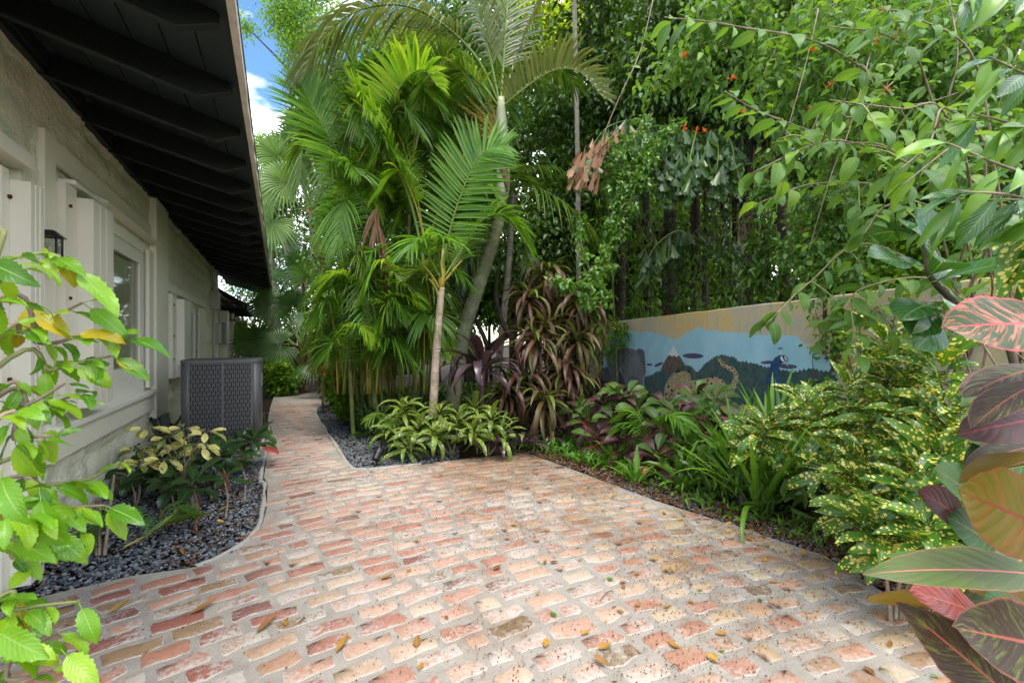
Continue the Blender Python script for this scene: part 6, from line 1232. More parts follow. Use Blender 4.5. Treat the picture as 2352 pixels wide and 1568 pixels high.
# ground cover, ferns ----------------------------------------------------------------
r = np.random.default_rng(15); pts = []
reg = [(2.72, 4.75), (2.80, 3.9), (2.98, 3.3), (3.4, 3.2), (3.6, 4.4), (3.3, 5.4), (2.5, 5.2)]
while len(pts) < 2200:
    x, y = r.uniform(2.4, 3.7), r.uniform(2.8, 5.5)
    if inside(x, y, reg): pts.append((x, y, r.uniform(0, 0.10)))
C = np.array(pts); n = len(C); cloud('ground_cover', M['ground_leaf'], None, C, r.normal(0, 0.7, (n, 3))+np.array([0, 0, 0.55]), r.normal(0, .4, (n, 3))+np.array([0, 0, 1]), r.uniform(0.06, 0.11, n), r.uniform(0.012, 0.022, n), 'blade', 'stuff')
tag(bpy.data.objects['ground_cover'], 'low bright green ground cover spilling to the back corner of the patio', 'ground cover')
pts = []
reg = [(2.9, 2.9), (3.1, 1.7), (2.9, 1.1), (3.6, 1.0), (5.0, 3.2), (6.2, 7.5), (5.5, 8.5), (3.4, 7), (2.6, 5.2), (1.2, 5.2), (0.95, 6.5), (0.9, 9), (2.6, 9.5), (6.6, 9.8), (6.8, 8.6), (5.4, 4.2)]
while len(pts) < 7500:
    x, y = r.uniform(0.8, 6.8), r.uniform(1.0, 9.8)
    if inside(x, y, reg): pts.append((x, y, r.uniform(0, 0.32)))
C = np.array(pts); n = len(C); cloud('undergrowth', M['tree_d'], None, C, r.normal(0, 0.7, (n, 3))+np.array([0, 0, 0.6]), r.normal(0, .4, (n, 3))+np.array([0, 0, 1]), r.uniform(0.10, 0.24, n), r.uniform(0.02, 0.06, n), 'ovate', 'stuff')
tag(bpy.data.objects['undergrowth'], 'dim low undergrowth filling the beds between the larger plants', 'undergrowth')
pts = []
while len(pts) < 420:
    x, y = r.uniform(2.7, 3.5), r.uniform(1.2, 3.4)
    if inside(x, y, RBED) and x > 2.86+0.04*(3-y): pts.append((x, y, r.uniform(0, 0.06)))
C = np.array(pts); n = len(C); cloud('edge_weeds', M['ground_leaf'], None, C, r.normal(0, 0.7, (n, 3))+np.array([0, 0, 0.6]), r.normal(0, .4, (n, 3))+np.array([0, 0, 1]), r.uniform(0.04, 0.09, n), r.uniform(0.01, 0.025, n), 'ovate', 'stuff')
tag(bpy.data.objects['edge_weeds'], 'small weeds sprouting in the gravel by the spotlight', 'weeds')
def fern(px, py, k, L, lab):
    q = G(px, py); o = thing('fern', q, lab, 'fern'); rr = random.Random(px)
    for i in range(k):
        a = rr.uniform(0, 6.28); e = Vector((math.cos(a), math.sin(a), 0))*L
        frond(o, [q, q+e*0.35+Vector((0, 0, L*0.55)), q+e*0.75+Vector((0, 0, L*0.65)), q+e*1.1+Vector((0, 0, L*0.35))], n=18, L=0.045, W=0.012, mat='fern', start=0.1, ang=(80, 65), droop=0.1, vee=0.05, r0=0.003, seed=px+i)
fern(220, 1270, 7, 0.28, 'low fern in the gravel below the hibiscus leaves'); fern(345, 1230, 6, 0.26, 'fern frond tuft beside the dark croton'); fern(160, 1290, 5, 0.22, 'small fern against the foot of the near shutter')

# ================================================================== bed beside the house
def zl(zx, zy): return ((250+zx/4.479)/1.0204, (950+zy/4.479)/1.0204)
sm_ = variants('leaflet', M['scheff'], 0.115, 0.046, 'obov', (25, 50), n=3, pet=0.03)
sb = G(*zl(880, 930)); sch = thing('schefflera', sb, 'variegated cream and green umbrella plant in front of the air conditioner', 'schefflera')
umb = [(810, 240), (560, 420), (640, 330), (1040, 270), (940, 490), (690, 730), (420, 230), (380, 600), (340, 450), (870, 400), (600, 560), (1000, 420), (740, 470)]
for i, (zx, zy) in enumerate(umb):
    px, py = zl(zx, zy); c = P(px, py, 4.0+0.25*math.sin(i*1.7)); b0 = sb+Vector((RV.uniform(-0.14, 0.12), RV.uniform(-0.1, 0.1), -0.02))
    stem(sch, [b0, b0.lerp(c, 0.55)+Vector((0, 0, 0.05)), c], 0.008, 0.003, M['twig'])
    rosette(sch, sm_, c, 8, 25, -18, (0.9, 1.25), name='leaflet', face=0.7, fdir=(0.3, -1, 0))
sb2 = G(*zl(130, 900)); sc2 = thing('schefflera', sb2, 'smaller dark schefflera seedling against the cream wall', 'schefflera')
sm3 = variants('leaflet', M['croton_dark'], 0.10, 0.035, 'obov', (25, 50), pet=0.03)
for zx, zy in ((130, 690), (60, 600), (340, 440), (330, 480)):
    c = P(*zl(zx, zy), 4.3); stem(sc2, [sb2, sb2.lerp(c, 0.5), c], 0.008, 0.003, M['green_twig']); rosette(sc2, sm3, c, 7, 20, -15, (0.8, 1.1), name='leaflet')
dk = variants('leaf', M['croton_dark'], 0.24, 0.095, 'obov', (20, 50, 80), pet=0.03, wave=0.04); bk = variants('leaf', M['croton_black'], 0.22, 0.10, 'ovate', (30, 60), pet=0.02); rdl = [leaf_mesh('leaf', M['croton_r'], 0.15, 0.06, 'obov', 30, 0.2, pet=0.03, seed=2)]
for (zx, zy), heads, lab, ex in (((930, 1300), [(910, 1020, 3.65)], 'dark croton with a black drooping leaf near the brick edge', True), ((1290, 900), [(1150, 560, 4.2), (1060, 480, 4.3)], 'dark green croton on a brown stem beside the umbrella plant', False), ((1400, 640), [(1530, 400, 4.75), (1400, 420, 4.8)], 'dark croton at the corner of the air conditioner with one red leaf', False), ((560, 1200), [(540, 1000, 3.9), (620, 900, 4.0)], 'dark low croton behind the fern', False), ((1240, 850), [(1250, 700, 4.4)], 'blackish croton with red flecks over the gravel', True)):
    q = G(*zl(zx, zy)); o = thing('dark_croton', q, lab, 'croton')
    for k, (hx, hy, d) in enumerate(heads):
        c = P(*zl(hx, hy), d); c.z = max(c.z, 0.12); stem(o, [q, q.lerp(c, 0.5)+Vector((0.02, 0, 0)), c], 0.012, 0.008, M['red_twig']); rosette(o, dk, c, 9, 55, 0, (0.75, 1.05), 0.05, face=0.6, fdir=(0.3, -1, 0))
        if ex: put_leaf(o, bk[0], c, (0.1, -0.4, -1), (0.3, -1, 0), 1.1); put_leaf(o, bk[1], c, (-0.5, -0.2, -0.6), (0, -1, 0.6), 0.9)
    if 'red leaf' in lab: c = P(*zl(1600, 420), 4.7); put_leaf(o, rdl[0], c, P(*zl(1810, 500), 4.65)-c, (-0.3, -0.8, 0.6), 1.3)
for (zx, zy), heads, lab in (((700, 1250), [(740, 1080, 3.7), (660, 1150, 3.6)], 'dark croton seedling between the fern and the black leaf croton'), ((1100, 1000), [(1000, 880, 4.1), (1130, 800, 4.3)], 'shaded croton under the umbrella plant'), ((1450, 1000), [(1400, 850, 4.5)], 'dark leafed sprout in the gravel near the path kerb'), ((300, 1100), [(330, 900, 4.0), (230, 980, 3.9)], 'dark seedling beside the propped dry cane'), ((1250, 1180), [(1230, 1010, 3.9)], 'low dark croton in the middle of the gravel bed')):
    q = G(*zl(zx, zy)); o = thing('dark_croton', q, lab, 'croton')
    for (hx, hy, d) in heads: c = P(*zl(hx, hy), d); c.z = max(c.z, 0.12); stem(o, [q, q.lerp(c, 0.5)+Vector((0.02, 0, 0)), c], 0.009, 0.006, M['twig']); rosette(o, dk, c, 8, 50, -10, (0.6, 0.9), 0.05, face=0.6, fdir=(0.3, -1, 0))
tw = thing('fallen_branch', G(*zl(170, 880)), 'long dry cane propped along the foot of the house wall', 'branch'); MB().tube([P(*zl(130, 900), 4.0), P(*zl(400, 700), 4.9), P(*zl(560, 590), 5.6)], [0.012, 0.011, 0.008], 5).build('cane', M['twig'], tw, True)
gs = thing('cut_frond', G(*zl(480, 1430)), 'cut green palm frond lying on the gravel under the dark croton', 'frond')
frond(gs, [G(*zl(180, 1535))+Vector((0, 0, 0.03)), G(*zl(420, 1460))+Vector((0, 0, 0.06)), G(*zl(620, 1400))+Vector((0, 0, 0.09)), G(*zl(800, 1330))+Vector((0, 0, 0.08))], n=20, L=0.28, W=0.022, mat='palm', start=0.35, ang=(25, 12), droop=0.2, r0=0.008, rach='petiole_y')
sapl = thing('bare_stems', G(165, 1260), 'three thin bare brown stems behind the hibiscus leaves', 'stems')
for px, tx, ty in ((228, 230, 1130), (240, 262, 1090), (222, 222, 1150)): a_ = G(px, 1275); MB().tube([a_, P(tx, ty, 3.0)], [0.010, 0.008], 6).build('stem', M['twig'], sapl, True)

# ================================================================== small things
def spotlight(base, aim, label):
    o = thing('garden_spotlight', base, label, 'spotlight'); b0 = Vector(base); a_ = Vector(aim).normalized()
    MB().tube([b0+Vector((0, 0, -0.05)), b0+Vector((0, 0, 0.07))], 0.010, 8).build('spike', M['black_metal'], o, True)
    c = b0+Vector((0, 0, 0.10)); MB().tube([c-a_*0.05, c-a_*0.045, c+a_*0.02, c+a_*0.021, c+a_*0.04, c+a_*0.041, c+a_*0.07], [0.03, 0.036, 0.042, 0.047, 0.047, 0.043, 0.046], 16).build('housing', M['black_metal'], o)
    MB().tube([c+a_*0.0705, c+a_*0.072], 0.040, 16).build('lens', M['glass'], o); MB().tube([c-a_*0.02+Vector((0, 0, -0.05)), c+Vector((0, 0, -0.02))], 0.014, 8).build('knuckle', M['black_metal'], o)
q = G(1703, 1175); spotlight(q, (0.45, 0.35, 0.8), 'black garden spotlight in the gravel before the strap leaves'); spotlight(G(866, 1068), (0.5, 0.5, 0.7), 'black garden spotlight at the gravel corner under the spotted croton')
# fallen leaves
fl = [leaf_mesh('fallen_leaf', M['dry_leaf'], L, W, 'lance', b, 0.35, 0.06, pet=0.012, seed=s, twist=tw_, nseg=7) for s, (L, W, b, tw_) in enumerate(((0.105, 0.034, -12, 15), (0.125, 0.032, -16, -25), (0.07, 0.032, -10, 10), (0.05, 0.026, -12, 0), (0.09, 0.022, 20, 40)))]
gl_ = leaf_mesh('fallen_leaf', M['ground_leaf'], 0.04, 0.024, 'ovate', 10, 0.15, seed=3, nseg=5)
hero = [(430, 1412, 1, 0.2, 'curled ochre leaf lying on the dark red bricks near the wall'), (248, 1410, 0, 0.7, 'ochre leaf on the bricks beside the hibiscus'), (655, 1440, 4, 1.1, 'narrow brown curled leaf standing on edge in the patio'), (585, 1455, 1, 0.5, 'long dry leaf beside the narrow curled one'), (770, 1500, 0, 0.6, 'broad tan leaf on the salmon bricks near the lens'), (957, 1490, 2, 0.9, 'tan oval leaf on the salmon bricks at mid patio'), (870, 1330, 2, -0.3, 'small curled leaf beside the dark maroon brick'), (1130, 1310, 2, 0.0, 'dry leaf beside the small water stain')]
for px, py, k, a_, lab in hero:
    q = G(px, py, 0.012); o = bpy.data.objects.new('fallen_leaf', fl[k]); COL.objects.link(o); o.location = q; o.rotation_euler = (0.04, -0.05, a_-1.2); o.scale = (1.0,)*3; tag(o, lab, 'leaf', 'fallen leaves on the patio')
for i in range(80):
    px, py = RV.uniform(760, 2150), 1050+500*RV.random()**1.4; q = G(px, py, 0.011)
    if not inside(q.x, q.y, PATIO): continue
    o = bpy.data.objects.new('fallen_leaf', gl_ if i % 6 == 0 else RV.choice(fl[2:4])); COL.objects.link(o); o.location = q; o.rotation_euler = (RV.uniform(-.2, .2), RV.uniform(-.2, .2), RV.uniform(0, 6.28)); o.scale = (RV.uniform(0.6, 1.05),)*3
    tag(o, 'tiny green leaf fallen on the patio bricks' if i % 6 == 0 else 'small tan fallen leaf scattered on the open patio', 'leaf', 'small green leaves on the patio' if i % 6 == 0 else 'small tan leaves on the patio')
for i in range(40):
    px, py = RV.uniform(1380, 1960), 0; q = G(px, 1130+(px-1400)*0.30+RV.uniform(-10, 22), 0.02)
    o = bpy.data.objects.new('fallen_leaf', RV.choice(fl[2:4])); COL.objects.link(o); o.location = q; o.rotation_euler = (RV.uniform(-.5, .5), RV.uniform(-.5, .5), RV.uniform(0, 6.28)); o.scale = (RV.uniform(0.6, 0.95),)*3; tag(o, 'small dry leaf caught in the gravel strip along the patio', 'leaf', 'dry leaves in the gravel strip')
for i in range(14):
    q = Vector((RV.uniform(-0.9, -0.25), RV.uniform(3.4, 5.2), 0.02)); o = bpy.data.objects.new('fallen_leaf', RV.choice(fl[2:4])); COL.objects.link(o); o.location = q; o.rotation_euler = (RV.uniform(-.4, .4), RV.uniform(-.4, .4), RV.uniform(0, 6.28)); o.scale = (0.8,)*3; tag(o, 'brown leaf lying in the gravel bed beside the house', 'leaf', 'brown leaves in the house bed')
for i, (px, py, ex, ey) in enumerate(((1378, 1378, 30, -22), (1572, 1322, 16, 22), (1540, 1530, 24, 8), (700, 1420, -14, 9))):
    a_ = G(px, py, 0.012); b_ = G(px+ex, py+ey, 0.012); o = thing('twig', a_, ('thin dark twig on the pale bricks at mid patio', 'short bent twig near the small water stain', 'tiny twig on the bricks closest to the lens', 'dark twig end beside the narrow curled leaf')[i], 'twig'); MB().tube(spline([a_, (a_+b_)*0.5+Vector((0.01, 0.012, 0.006)), b_], 7), 0.0022, 4).build('stick', M['bark'], o, True)

# ================================================================== flowering shrub, fiddle leaf, overhanging branch
fbq = P(2260, 1000, 2.9); fbq.z = -0.03
fsh = thing('firebush', fbq, 'arching flowering shrub with large soft leaves and small orange red blooms', 'shrub')
fm = variants('leaf', M['fire'], 0.135, 0.062, 'ovate', (25, 55, 85), n=2, pet=0.022, wave=0.03, fold=0.18)
BR = [[(2230, 700, 2.8), (2150, 420, 2.5), (1960, 330, 2.2), (1760, 260, 1.95), (1640, 210, 1.8)], [(2230, 700, 2.8), (2100, 300, 2.4), (1900, 120, 2.1), (1700, 60, 1.8), (1540, 40, 1.7)], [(2240, 600, 2.7), (2130, 380, 2.4), (1980, 330, 2.1), (1850, 330, 1.9), (1730, 400, 1.9)], [(2230, 700, 2.7), (2060, 460, 2.6), (1900, 420, 2.4), (1750, 470, 2.3)],
      [(2240, 650, 2.7), (2150, 200, 2.4), (2030, 90, 2.1), (1900, 60, 1.9)], [(2200, 700, 2.6), (2000, 560, 2.5), (1880, 650, 2.4), (1740, 745, 2.25)], [(2250, 500, 2.4), (2150, 260, 2.1), (2060, 250, 1.9), (1930, 230, 1.8)], [(2280, 400, 2.2), (2200, 250, 2.0), (2120, 330, 1.8), (2040, 400, 1.7)], [(2200, 720, 2.5), (2120, 640, 2.4), (2010, 660, 2.3), (1930, 710, 2.2)],
      [(2300, 600, 2.0), (2250, 330, 1.8), (2180, 330, 1.6), (2090, 430, 1.5)], [(2260, 640, 2.6), (2160, 480, 2.4), (2040, 470, 2.2), (1960, 540, 2.1)], [(2280, 500, 2.4), (2220, 150, 2.2), (2120, 40, 2.0), (2020, 20, 1.9)], [(2240, 700, 2.5), (2040, 700, 2.4), (1960, 720, 2.35), (1900, 740, 2.3)]]
fl_m = [leaf_mesh('floret', M['flower'], 0.026, 0.007, 'lance', 10, 0.2, nseg=3)]
for bi, q in enumerate(BR):
    pts = [fbq+Vector((0.25*math.sin(bi*3), 0.3*math.cos(bi*2), 0)), fbq+Vector((0.3*math.sin(bi*5), 0.3*math.cos(bi*3), 0.7+0.05*bi))]+[P(p[0]+25*math.sin(bi*4+k*2), p[1], p[2]) for k, p in enumerate(q)]; sp = [Vector(v) for v in spline(pts, 44)]
    br = MB().tube(sp, [0.0075*(1-0.85*i/43)+0.0012 for i in range(44)], 5).build('branch', M['twig'], fsh, True)
    for i in range(16, 44, 2):
        p = sp[i]; tan = (sp[min(i+1, 43)]-sp[i-1]).normalized(); sd = tan.cross(Vector((0, 0, 1))).normalized()
        for k in range(2 if i < 40 else 3):
            d = sd*((-1)**k)*RV.uniform(0.4, 1.0)+tan*RV.uniform(0.2, 0.8)+Vector((0, 0, RV.uniform(-0.9, 0.15))); put_leaf(fsh, RV.choice(fm), p, d, Vector((RV.uniform(-.4, .4), RV.uniform(-.4, .4)-0.35, 1)), RV.uniform(0.45, 1.0), roll=RV.uniform(-0.5, 0.5))
    # side sprays
    for s in range(3):
        i = RV.choice(range(18, 42)); p0 = sp[i]; e = p0+Vector((RV.uniform(-.25, .1), RV.uniform(-.25, .15), RV.uniform(-0.30, 0.18))); stem(fsh, [p0, (p0+e)*0.5+Vector((0, 0, 0.03)), e], 0.004, 0.002, M['green_twig'], 'twig', 4, 6)
        for k in range(5):
            b_ = p0.lerp(e, 0.4+0.15*k); put_leaf(fsh, RV.choice(fm), b_, Vector((RV.uniform(-1, .6), RV.uniform(-1, .6), RV.uniform(-0.8, 0.2))), (RV.uniform(-.4, .4), -0.4, 1), RV.uniform(0.55, 0.95), roll=RV.uniform(-.5, .5))
for px, py, d in ((1680, 182, 1.85), (1572, 130, 1.75), (1705, 260, 1.85), (1572, 292, 1.95), (1618, 303, 1.95), (1600, 300, 2.0), (2035, 205, 1.85), (1905, 195, 1.9), (1865, 118, 1.95), (2010, 95, 2.0), (2060, 80, 2.0), (1860, 250, 2.0), (2030, 25, 1.95)):
    c = P(px, py, d); f0 = stem(fsh, [c+Vector((0.03, 0.02, 0.03)), c], 0.002, 0.0015, M['red_twig'], 'flower', 4)
    for k in range(7):
        d_ = Vector((RV.uniform(-1, 1), RV.uniform(-1, 1), RV.uniform(-.4, 1))); put_leaf(f0, fl_m[0], c, d_, (0, 0, 1), RV.uniform(0.6, 0.95), 'floret')
# climbing curtain behind the flowering shrub
q = P(2330, 900, 3.3); q.z = -0.02; cc = thing('climber', q, 'thick curtain of small soft leaves hanging behind the flowering shrub', 'climber'); cl = []; rr = random.Random(44)
for i in range(26):
    px = 1560+i*31+rr.uniform(-20, 20); d = 3.9-1.1*(px-1560)/800+rr.uniform(-0.2, 0.2); y0 = rr.uniform(-60, 120); y1 = y0+rr.uniform(160, 420)*(1 if px > 1800 else 0.6)
    pts = [P(px+60, y0, d), P(px+rr.uniform(-30, 30), (y0+y1)/2, d-0.1), P(px+rr.uniform(-60, 40), y1, d-0.05)]; sp = spline(pts, 12)
    MB().tube(sp, [0.005-0.0003*k for k in range(12)], 4).build('stem', M['twig'], cc, True); cl += [(Vector(v), (0.14, 0.14, 0.12)) for v in sp]
foliage(cc, M['fire'], cl, 6500, 0.075, 0.036, 'ovate', 45, 'leaves', 0.7, per=6, spread=0.07)
ws = thing('wall_screen', P(1650, 700, 7.9), 'loose screen of mid green sprigs hanging just behind the wall top', 'shrub'); ws.location.z = 0; cl = []
for i in range(40):
    px = rr.uniform(1385, 1960); t_ = (px-1395)/505; d = 1/( (1-t_)/11.6+t_/5.2 ); a_ = P(px, rr.uniform(690, 700), d+0.2); a_.z = 1.3; b_ = P(px+rr.uniform(-40, 40), rr.uniform(430, 640), d)
    stem(ws, [a_, a_.lerp(b_, 0.5)+Vector((0.03, 0, 0)), b_], 0.007, 0.003, M['bark_d'], 'stem', 4, 7); cl += [(a_.lerp(b_, k/5), (0.05*d*0.5, 0.05*d*0.5, 0.16)) for k in range(1, 6)]
foliage(ws, M['tree_m'], cl, 5200, 0.13, 0.05, 'ovate', 46, 'leaves', 0.6, per=6, spread=0.09)
# fiddle leaf
q = P(2360, 1000, 2.05); q.z = -0.02; fid = thing('fiddle_leaf_fig', q, 'fiddle leaf fig with huge leathery leaves over the speckled croton', 'fig')
top = P(2125, 560, 1.95); stem(fid, [q, P(2340, 860, 2.0), P(2220, 720, 2.0), P(2140, 640, 1.95), top], 0.018, 0.010, M['bark'], n=14)
fv = variants('leaf', M['fiddle'], 0.29, 0.17, 'fiddle', (15, 35, 60), pet=0.025, wave=0.05, fold=0.16, nseg=12)
for k, (px, py, d, tx, ty, td, ux, uy, uz, s) in enumerate(((2125, 612, 1.95, 1975, 568, 1.85, 0.2, -0.8, 0.7, 0.95), (2132, 600, 1.95, 2150, 500, 1.80, -0.3, -1, 0.15, 0.88), (2130, 640, 1.95, 2200, 560, 1.75, 0.1, -0.6, 0.9, 0.9), (2135, 650, 1.95, 2290, 600, 1.85, -0.1, -0.5, 1, 1.0), (2150, 700, 2.0, 2050, 690, 1.75, 0.1, -0.4, 1, 1.0), (2160, 720, 2.0, 2270, 660, 1.7, 0, -0.5, 1, 1.0), (2150, 690, 2.0, 2070, 800, 1.8, -0.3, -0.6, 0.6, 0.9), (2140, 660, 1.95, 2240, 520, 2.1, 0, -0.8, 0.5, 0.9), (2150, 720, 2.0, 2180, 800, 1.7, 0, -0.8, 0.5, 0.9), (2120, 580, 1.95, 2070, 470, 2.1, 0, -0.8, 0.5, 0.75), (2130, 560, 1.95, 2250, 480, 1.9, 0, -0.6, 0.8, 0.8), (2000, 350, 2.6, 1960, 420, 2.6, 0, -1, 0.3, 1.1))):
    a_ = P(px, py, d) if k != 11 else top; put_leaf(fid, fv[k % 3], a_, P(tx, ty, td)-a_, (ux, uy, uz), s)
# long leaves hanging in at the upper corner
q = P(2460, 500, 1.25); ob = thing('overhanging_branch', q, 'long smooth leaves hanging in over the upper right of the shrub', 'branch')
mag = variants('leaf', M['strap'], 0.20, 0.052, 'lance', (15, 35, 60), pet=0.02, fold=0.2); mag2 = variants('leaf', M['fiddle'], 0.19, 0.055, 'lance', (20, 45), pet=0.02, fold=0.2)
ln = [[(2480, -60, 1.2), (2330, -40, 1.15), (2200, -30, 1.1)], [(2480, 200, 1.3), (2380, 180, 1.25), (2270, 130, 1.2)], [(2480, 420, 1.3), (2330, 390, 1.25), (2180, 330, 1.2)], [(2480, 300, 1.35), (2360, 290, 1.3), (2230, 260, 1.3)], [(2480, 500, 1.25), (2330, 450, 1.2), (2200, 440, 1.2)], [(2480, 560, 1.4), (2360, 500, 1.35), (2240, 480, 1.3)]]
for bi, s in enumerate(ln):
    sp = [Vector(v) for v in spline([P(*p) for p in s], 14)]; MB().tube(sp, [0.006-0.0003*i for i in range(14)], 5).build('twig', M['twig'], ob, True)
    for i in range(1, 14):
        if i % 2 and bi == 0: continue
        tan = (sp[min(i+1, 13)]-sp[i-1]).normalized(); d = tan*RV.uniform(0.3, 1)+Vector((RV.uniform(-.5, .5), RV.uniform(-.5, .5), RV.uniform(-1.0, 0.0 if bi else -0.6))); put_leaf(ob, RV.choice(mag+mag2), sp[i], d, (RV.uniform(-.3, .3), -0.5, 0.9), RV.uniform(0.5, 0.85), roll=RV.uniform(-.4, .4))

# ================================================================== red croton, foreground right
q = Vector((2.05, 0.42, -0.03)); rc_ = thing('red_croton', q, 'large leaved croton in pink, olive and bronze at the near patio edge', 'croton')
for tp_ in ((2440, 760, 0.95), (2440, 1100, 0.9), (2440, 1350, 0.9)): e = P(*tp_); stem(rc_, [q, q.lerp(e, 0.5)+Vector((0.09, 0.03, 0)), e], 0.009, 0.006, M['twig'])
def big(bpx, tpx, L, W, mat, up, kind='obov', bend=20, fold=0.15, wave=0.04, seed=0, twist=0):
    a_ = P(*bpx); e = P(*tpx); Lr = (e-a_).length; me = leaf_mesh('leaf', M[mat], Lr-0.03, W, kind, bend, fold, wave, 14, 0.03, seed=seed, twist=twist); put_leaf(rc_, me, a_, e-a_, up)
big((2450, 745, 0.86), (2195, 735, 0.78), 0, 0.118, 'croton_pink', (-0.25, -0.85, 0.55), 'round', 12, 0.12)
big((2450, 830, 0.92), (2225, 870, 0.87), 0, 0.068, 'croton_brown', (-0.1, -0.4, 1), 'obov', 25, seed=1)
big((2460, 850, 0.86), (2222, 932, 0.82), 0, 0.07, 'croton_brown', (0.1, -0.2, 1), 'obov', 30, seed=2)
big((2450, 950, 0.90), (2226, 985, 0.86), 0, 0.080, 'croton_p', (-0.2, -0.8, 0.6), 'obov', 18, seed=3)
big((2450, 1030, 0.86), (2185, 1065, 0.90), 0, 0.055, 'croton_olive', (0.1, -0.25, 1), 'obov', 35, seed=4)
big((2450, 1060, 0.95), (2270, 1075, 0.92), 0, 0.06, 'croton_g', (0, -0.6, 0.8), 'obov', 15, seed=5)
big((2440, 1230, 0.76), (2222, 1130, 0.72), 0, 0.138, 'croton_olive', (-0.35, -0.95, 0.2), 'round', 10, 0.08, seed=6)
big((2320, 1215, 0.95), (2172, 1070, 0.92), 0, 0.105, 'croton_g', (-0.2, -0.8, 0.5), 'obov', 15, seed=7)
big((2260, 1230, 1.0), (2128, 1125, 0.98), 0, 0.085, 'croton_p', (-0.2, -0.9, 0.4), 'obov', 15, seed=8)
big((2330, 1290, 0.98), (2205, 1185, 0.95), 0, 0.10, 'croton_g', (-0.2, -0.8, 0.4), 'obov', 20, seed=9)
big((2440, 1325, 0.78), (2018, 1275, 0.74), 0, 0.080, 'croton_big', (-0.1, -0.55, 0.85), 'lance', 22, 0.12, seed=10)
big((2330, 1340, 0.95), (2060, 1240, 0.9), 0, 0.06, 'croton_g', (-0.1, -0.4, 1), 'lance', 20, seed=11)
big((2260, 1405, 0.90), (1993, 1362, 0.88), 0, 0.075, 'croton_olive', (0.1, -0.05, 1), 'lance', 8, 0.2, seed=12)
big((2310, 1432, 0.84), (2110, 1350, 0.82), 0, 0.072, 'croton_r', (-0.2, -0.7, 0.7), 'obov', 15, seed=13)
big((2390, 1660, 0.72), (2082, 1390, 0.76), 0, 0.092, 'croton_brown', (-0.5, -0.7, 0.3), 'lance', 15, 0.12, seed=14)
big((2480, 1500, 0.70), (2222, 1445, 0.66), 0, 0.112, 'croton_brown', (-0.3, -0.85, 0.4), 'round', 12, seed=15)
big((2420, 1390, 0.9), (2240, 1330, 0.88), 0, 0.08, 'croton_olive', (0, -0.3, 1), 'obov', 20, seed=16)
big((2380, 1350, 1.0), (2200, 1290, 0.98), 0, 0.07, 'croton_brown', (0, -0.4, 1), 'obov', 20, seed=17)
big((2360, 1470, 0.95), (2200, 1460, 0.92), 0, 0.07, 'croton_brown', (0, -0.4, 1), 'obov', 25, seed=18)
big((2420, 1420, 0.82), (2270, 1400, 0.8), 0, 0.085, 'croton_g', (-0.2, -0.8, 0.6), 'obov', 15, seed=19)
big((2300, 1480, 1.0), (2160, 1405, 1.0), 0, 0.075, 'croton_dark', (0, -0.6, 0.8), 'obov', 15, seed=20)
big((2450, 880, 0.95), (2300, 930, 0.95), 0, 0.06, 'croton_g', (0, -0.6, 0.8), 'obov', 15, seed=21)
big((2430, 1560, 0.75), (2290, 1520, 0.75), 0, 0.09, 'croton_brown', (-0.2, -0.8, 0.6), 'obov', 15, seed=22)
big((2450, 1270, 0.85), (2300, 1290, 0.85), 0, 0.07, 'croton_g', (0, -0.5, 0.9), 'obov', 15, seed=23)

fill = ['croton_g', 'croton_brown', 'croton_p', 'croton_olive', 'croton_g', 'croton_big', 'croton_r', 'croton_dark', 'croton_brown', 'croton_g']
rr = random.Random(17)
for i in range(34):
    by = 840+i*21; bx2 = 2430+rr.uniform(-40, 30); L_px = rr.uniform(110, 200); ty = by+rr.uniform(-70, 60); d = rr.uniform(0.98, 1.2)
    big((bx2, by, d), (bx2-L_px-(40 if by > 1150 else 0), ty, d-rr.uniform(0, 0.08)), 0, rr.uniform(0.055, 0.085), fill[i % 10], (rr.uniform(-.4, .2), -rr.uniform(0.3, 0.9), rr.uniform(0.4, 1)), rr.choice(('obov', 'obov', 'lance')), rr.uniform(10, 45), 0.16, 0.06, seed=60+i, twist=rr.uniform(-25, 25))

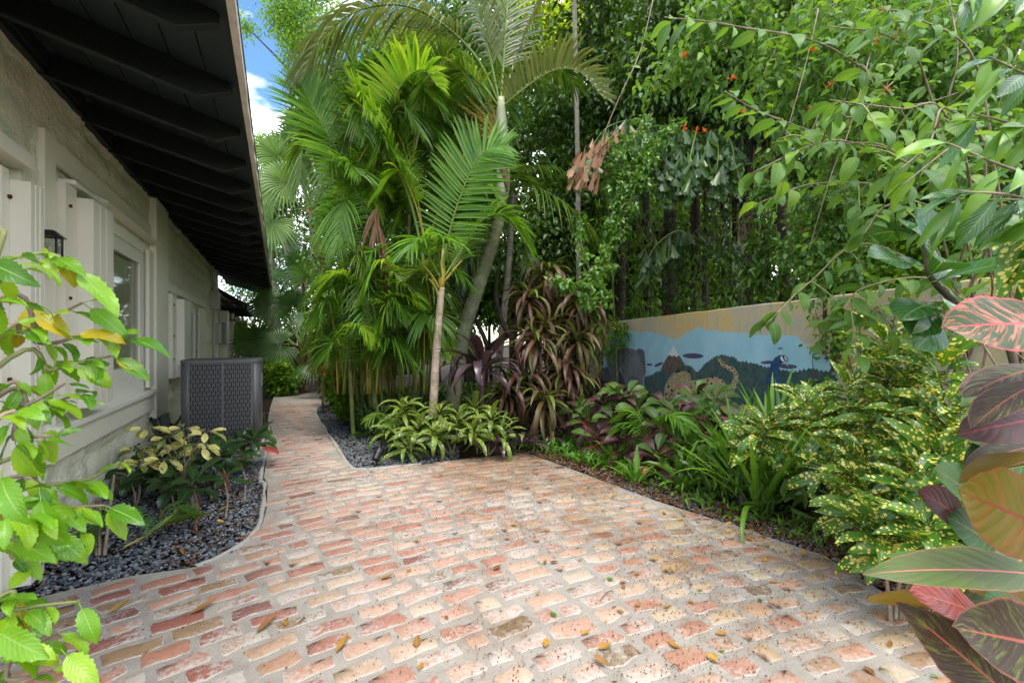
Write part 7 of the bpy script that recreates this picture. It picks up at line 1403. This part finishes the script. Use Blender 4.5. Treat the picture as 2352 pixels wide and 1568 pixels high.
# ================================================================== hibiscus, foreground left
q = Vector((-0.98, 0.78, -0.03)); hib = thing('hibiscus', q, 'hibiscus bush with toothed bright green leaves and a few yellow ones', 'shrub')
hm = variants('leaf', M['hibiscus'], 0.086, 0.036, 'ovate', (20, 50, 85), n=2, pet=0.018, wave=0.06, fold=0.2, teeth=0.085, nseg=16)
hy = variants('leaf', M['hib_yellow'], 0.085, 0.046, 'ovate', (25, 55), pet=0.018, wave=0.05, fold=0.2, teeth=0.05, nseg=14)
TW = [[(-120, 660, 0.72), (0, 600, 0.76), (110, 582, 0.8), (160, 608, 0.8)], [(-120, 900, 0.7), (60, 760, 0.78), (190, 695, 0.82)], [(-120, 780, 0.7), (100, 790, 0.8), (195, 768, 0.84), (275, 768, 0.86)], [(-100, 930, 0.72), (120, 850, 0.8), (190, 830, 0.82), (255, 818, 0.84)], [(-120, 1000, 0.7), (60, 930, 0.76), (150, 880, 0.8)], [(-120, 1010, 0.72), (80, 940, 0.78), (190, 900, 0.82)],
      [(-120, 1150, 0.72), (100, 1115, 0.82), (200, 1100, 0.86), (275, 1060, 0.88)], [(-120, 1190, 0.7), (120, 1168, 0.8), (240, 1160, 0.84)], [(-120, 1330, 0.7), (40, 1280, 0.76), (180, 1218, 0.8)], [(-120, 1460, 0.68), (40, 1400, 0.72), (180, 1380, 0.76)], [(-120, 1600, 0.64), (40, 1500, 0.7), (130, 1450, 0.74)], [(-120, 1050, 0.66), (40, 1010, 0.7), (120, 1000, 0.74)], [(-120, 720, 0.64), (-20, 690, 0.68), (70, 700, 0.72)], [(-120, 1250, 0.66), (20, 1180, 0.7), (110, 1180, 0.72)], [(-120, 1540, 0.66), (20, 1560, 0.7), (120, 1540, 0.72)]]
for ti, s in enumerate(TW):
    sp = [Vector(v) for v in spline([q+Vector((0, 0, 0.2+0.02*ti))]+[P(*p) for p in s], 34)]; MB().tube(sp, [0.0048*(1-0.75*i/33)+0.0008 for i in range(34)], 6).build('branch', M['twig' if ti % 3 else 'green_twig'], hib, True)
    for i in range(13, 34, 1 if ti % 2 else 2):
        if i > 25 and i % 3: continue
        tan = (sp[min(i+1, 33)]-sp[i-1]).normalized(); k = i % 2; sd = tan.cross(Vector((0, 0, 1))).normalized()
        d = tan*RV.uniform(0.2, 0.9)+sd*(1 if k else -1)*RV.uniform(0.2, 1)+Vector((0, 0, RV.uniform(-0.85, 0.25))); put_leaf(hib, RV.choice(hm if (ti*7+i) % 27 else hy), sp[i], d, (RV.uniform(-.4, .4), RV.uniform(-.6, .2), 1), RV.uniform(0.35, 0.78), roll=RV.uniform(-.7, .7))
def hl(a, b, up, s, me): a_ = P(*a); e = P(*b); put_leaf(hib, me, a_, e-a_, up, s*0.9)
hl((112, 583, 0.8), (210, 632, 0.78), (0.1, -0.6, 0.8), 0.95, hm[0]); hl((162, 610, 0.8), (305, 735, 0.80), (0.3, -0.5, 0.8), 1.3, hm[1]); hl((275, 768, 0.86), (415, 812, 0.84), (0.1, -0.2, 1), 1.25, hm[0]); hl((258, 818, 0.84), (340, 860, 0.84), (0, -0.7, 0.6), 0.85, hm[2]); hl((-30, 600, 0.66), (78, 650, 0.62), (-0.3, -0.9, 0.3), 1.0, hm[3]); hl((190, 695, 0.82), (285, 765, 0.84), (0, -0.7, 0.6), 1.0, hm[1]); hl((100, 790, 0.8), (60, 690, 0.82), (0.3, -1, 0.2), 1.0, hy[0]); hl((160, 770, 0.8), (250, 765, 0.82), (0, -0.5, 0.8), 0.9, hy[1])
hl((90, 1120, 0.72), (105, 1230, 0.70), (-0.3, -1, 0.2), 1.3, hm[4]); hl((240, 1160, 0.84), (325, 1195, 0.82), (0, -0.6, 0.8), 1.0, hm[1]); hl((0, 1080, 0.6), (10, 1130, 0.58), (-0.2, -1, 0.3), 1.0, hm[3]); hl((-20, 1440, 0.6), (75, 1500, 0.58), (-0.2, -1, 0.4), 1.05, hm[0]); hl((140, 1490, 0.72), (215, 1568, 0.70), (0, -0.8, 0.7), 1.0, hm[1]); hl((105, 1215, 0.74), (180, 1270, 0.74), (0, -0.7, 0.7), 0.95, hm[2]); hl((20, 1230, 0.72), (95, 1270, 0.72), (0, -0.7, 0.7), 0.9, hm[0])
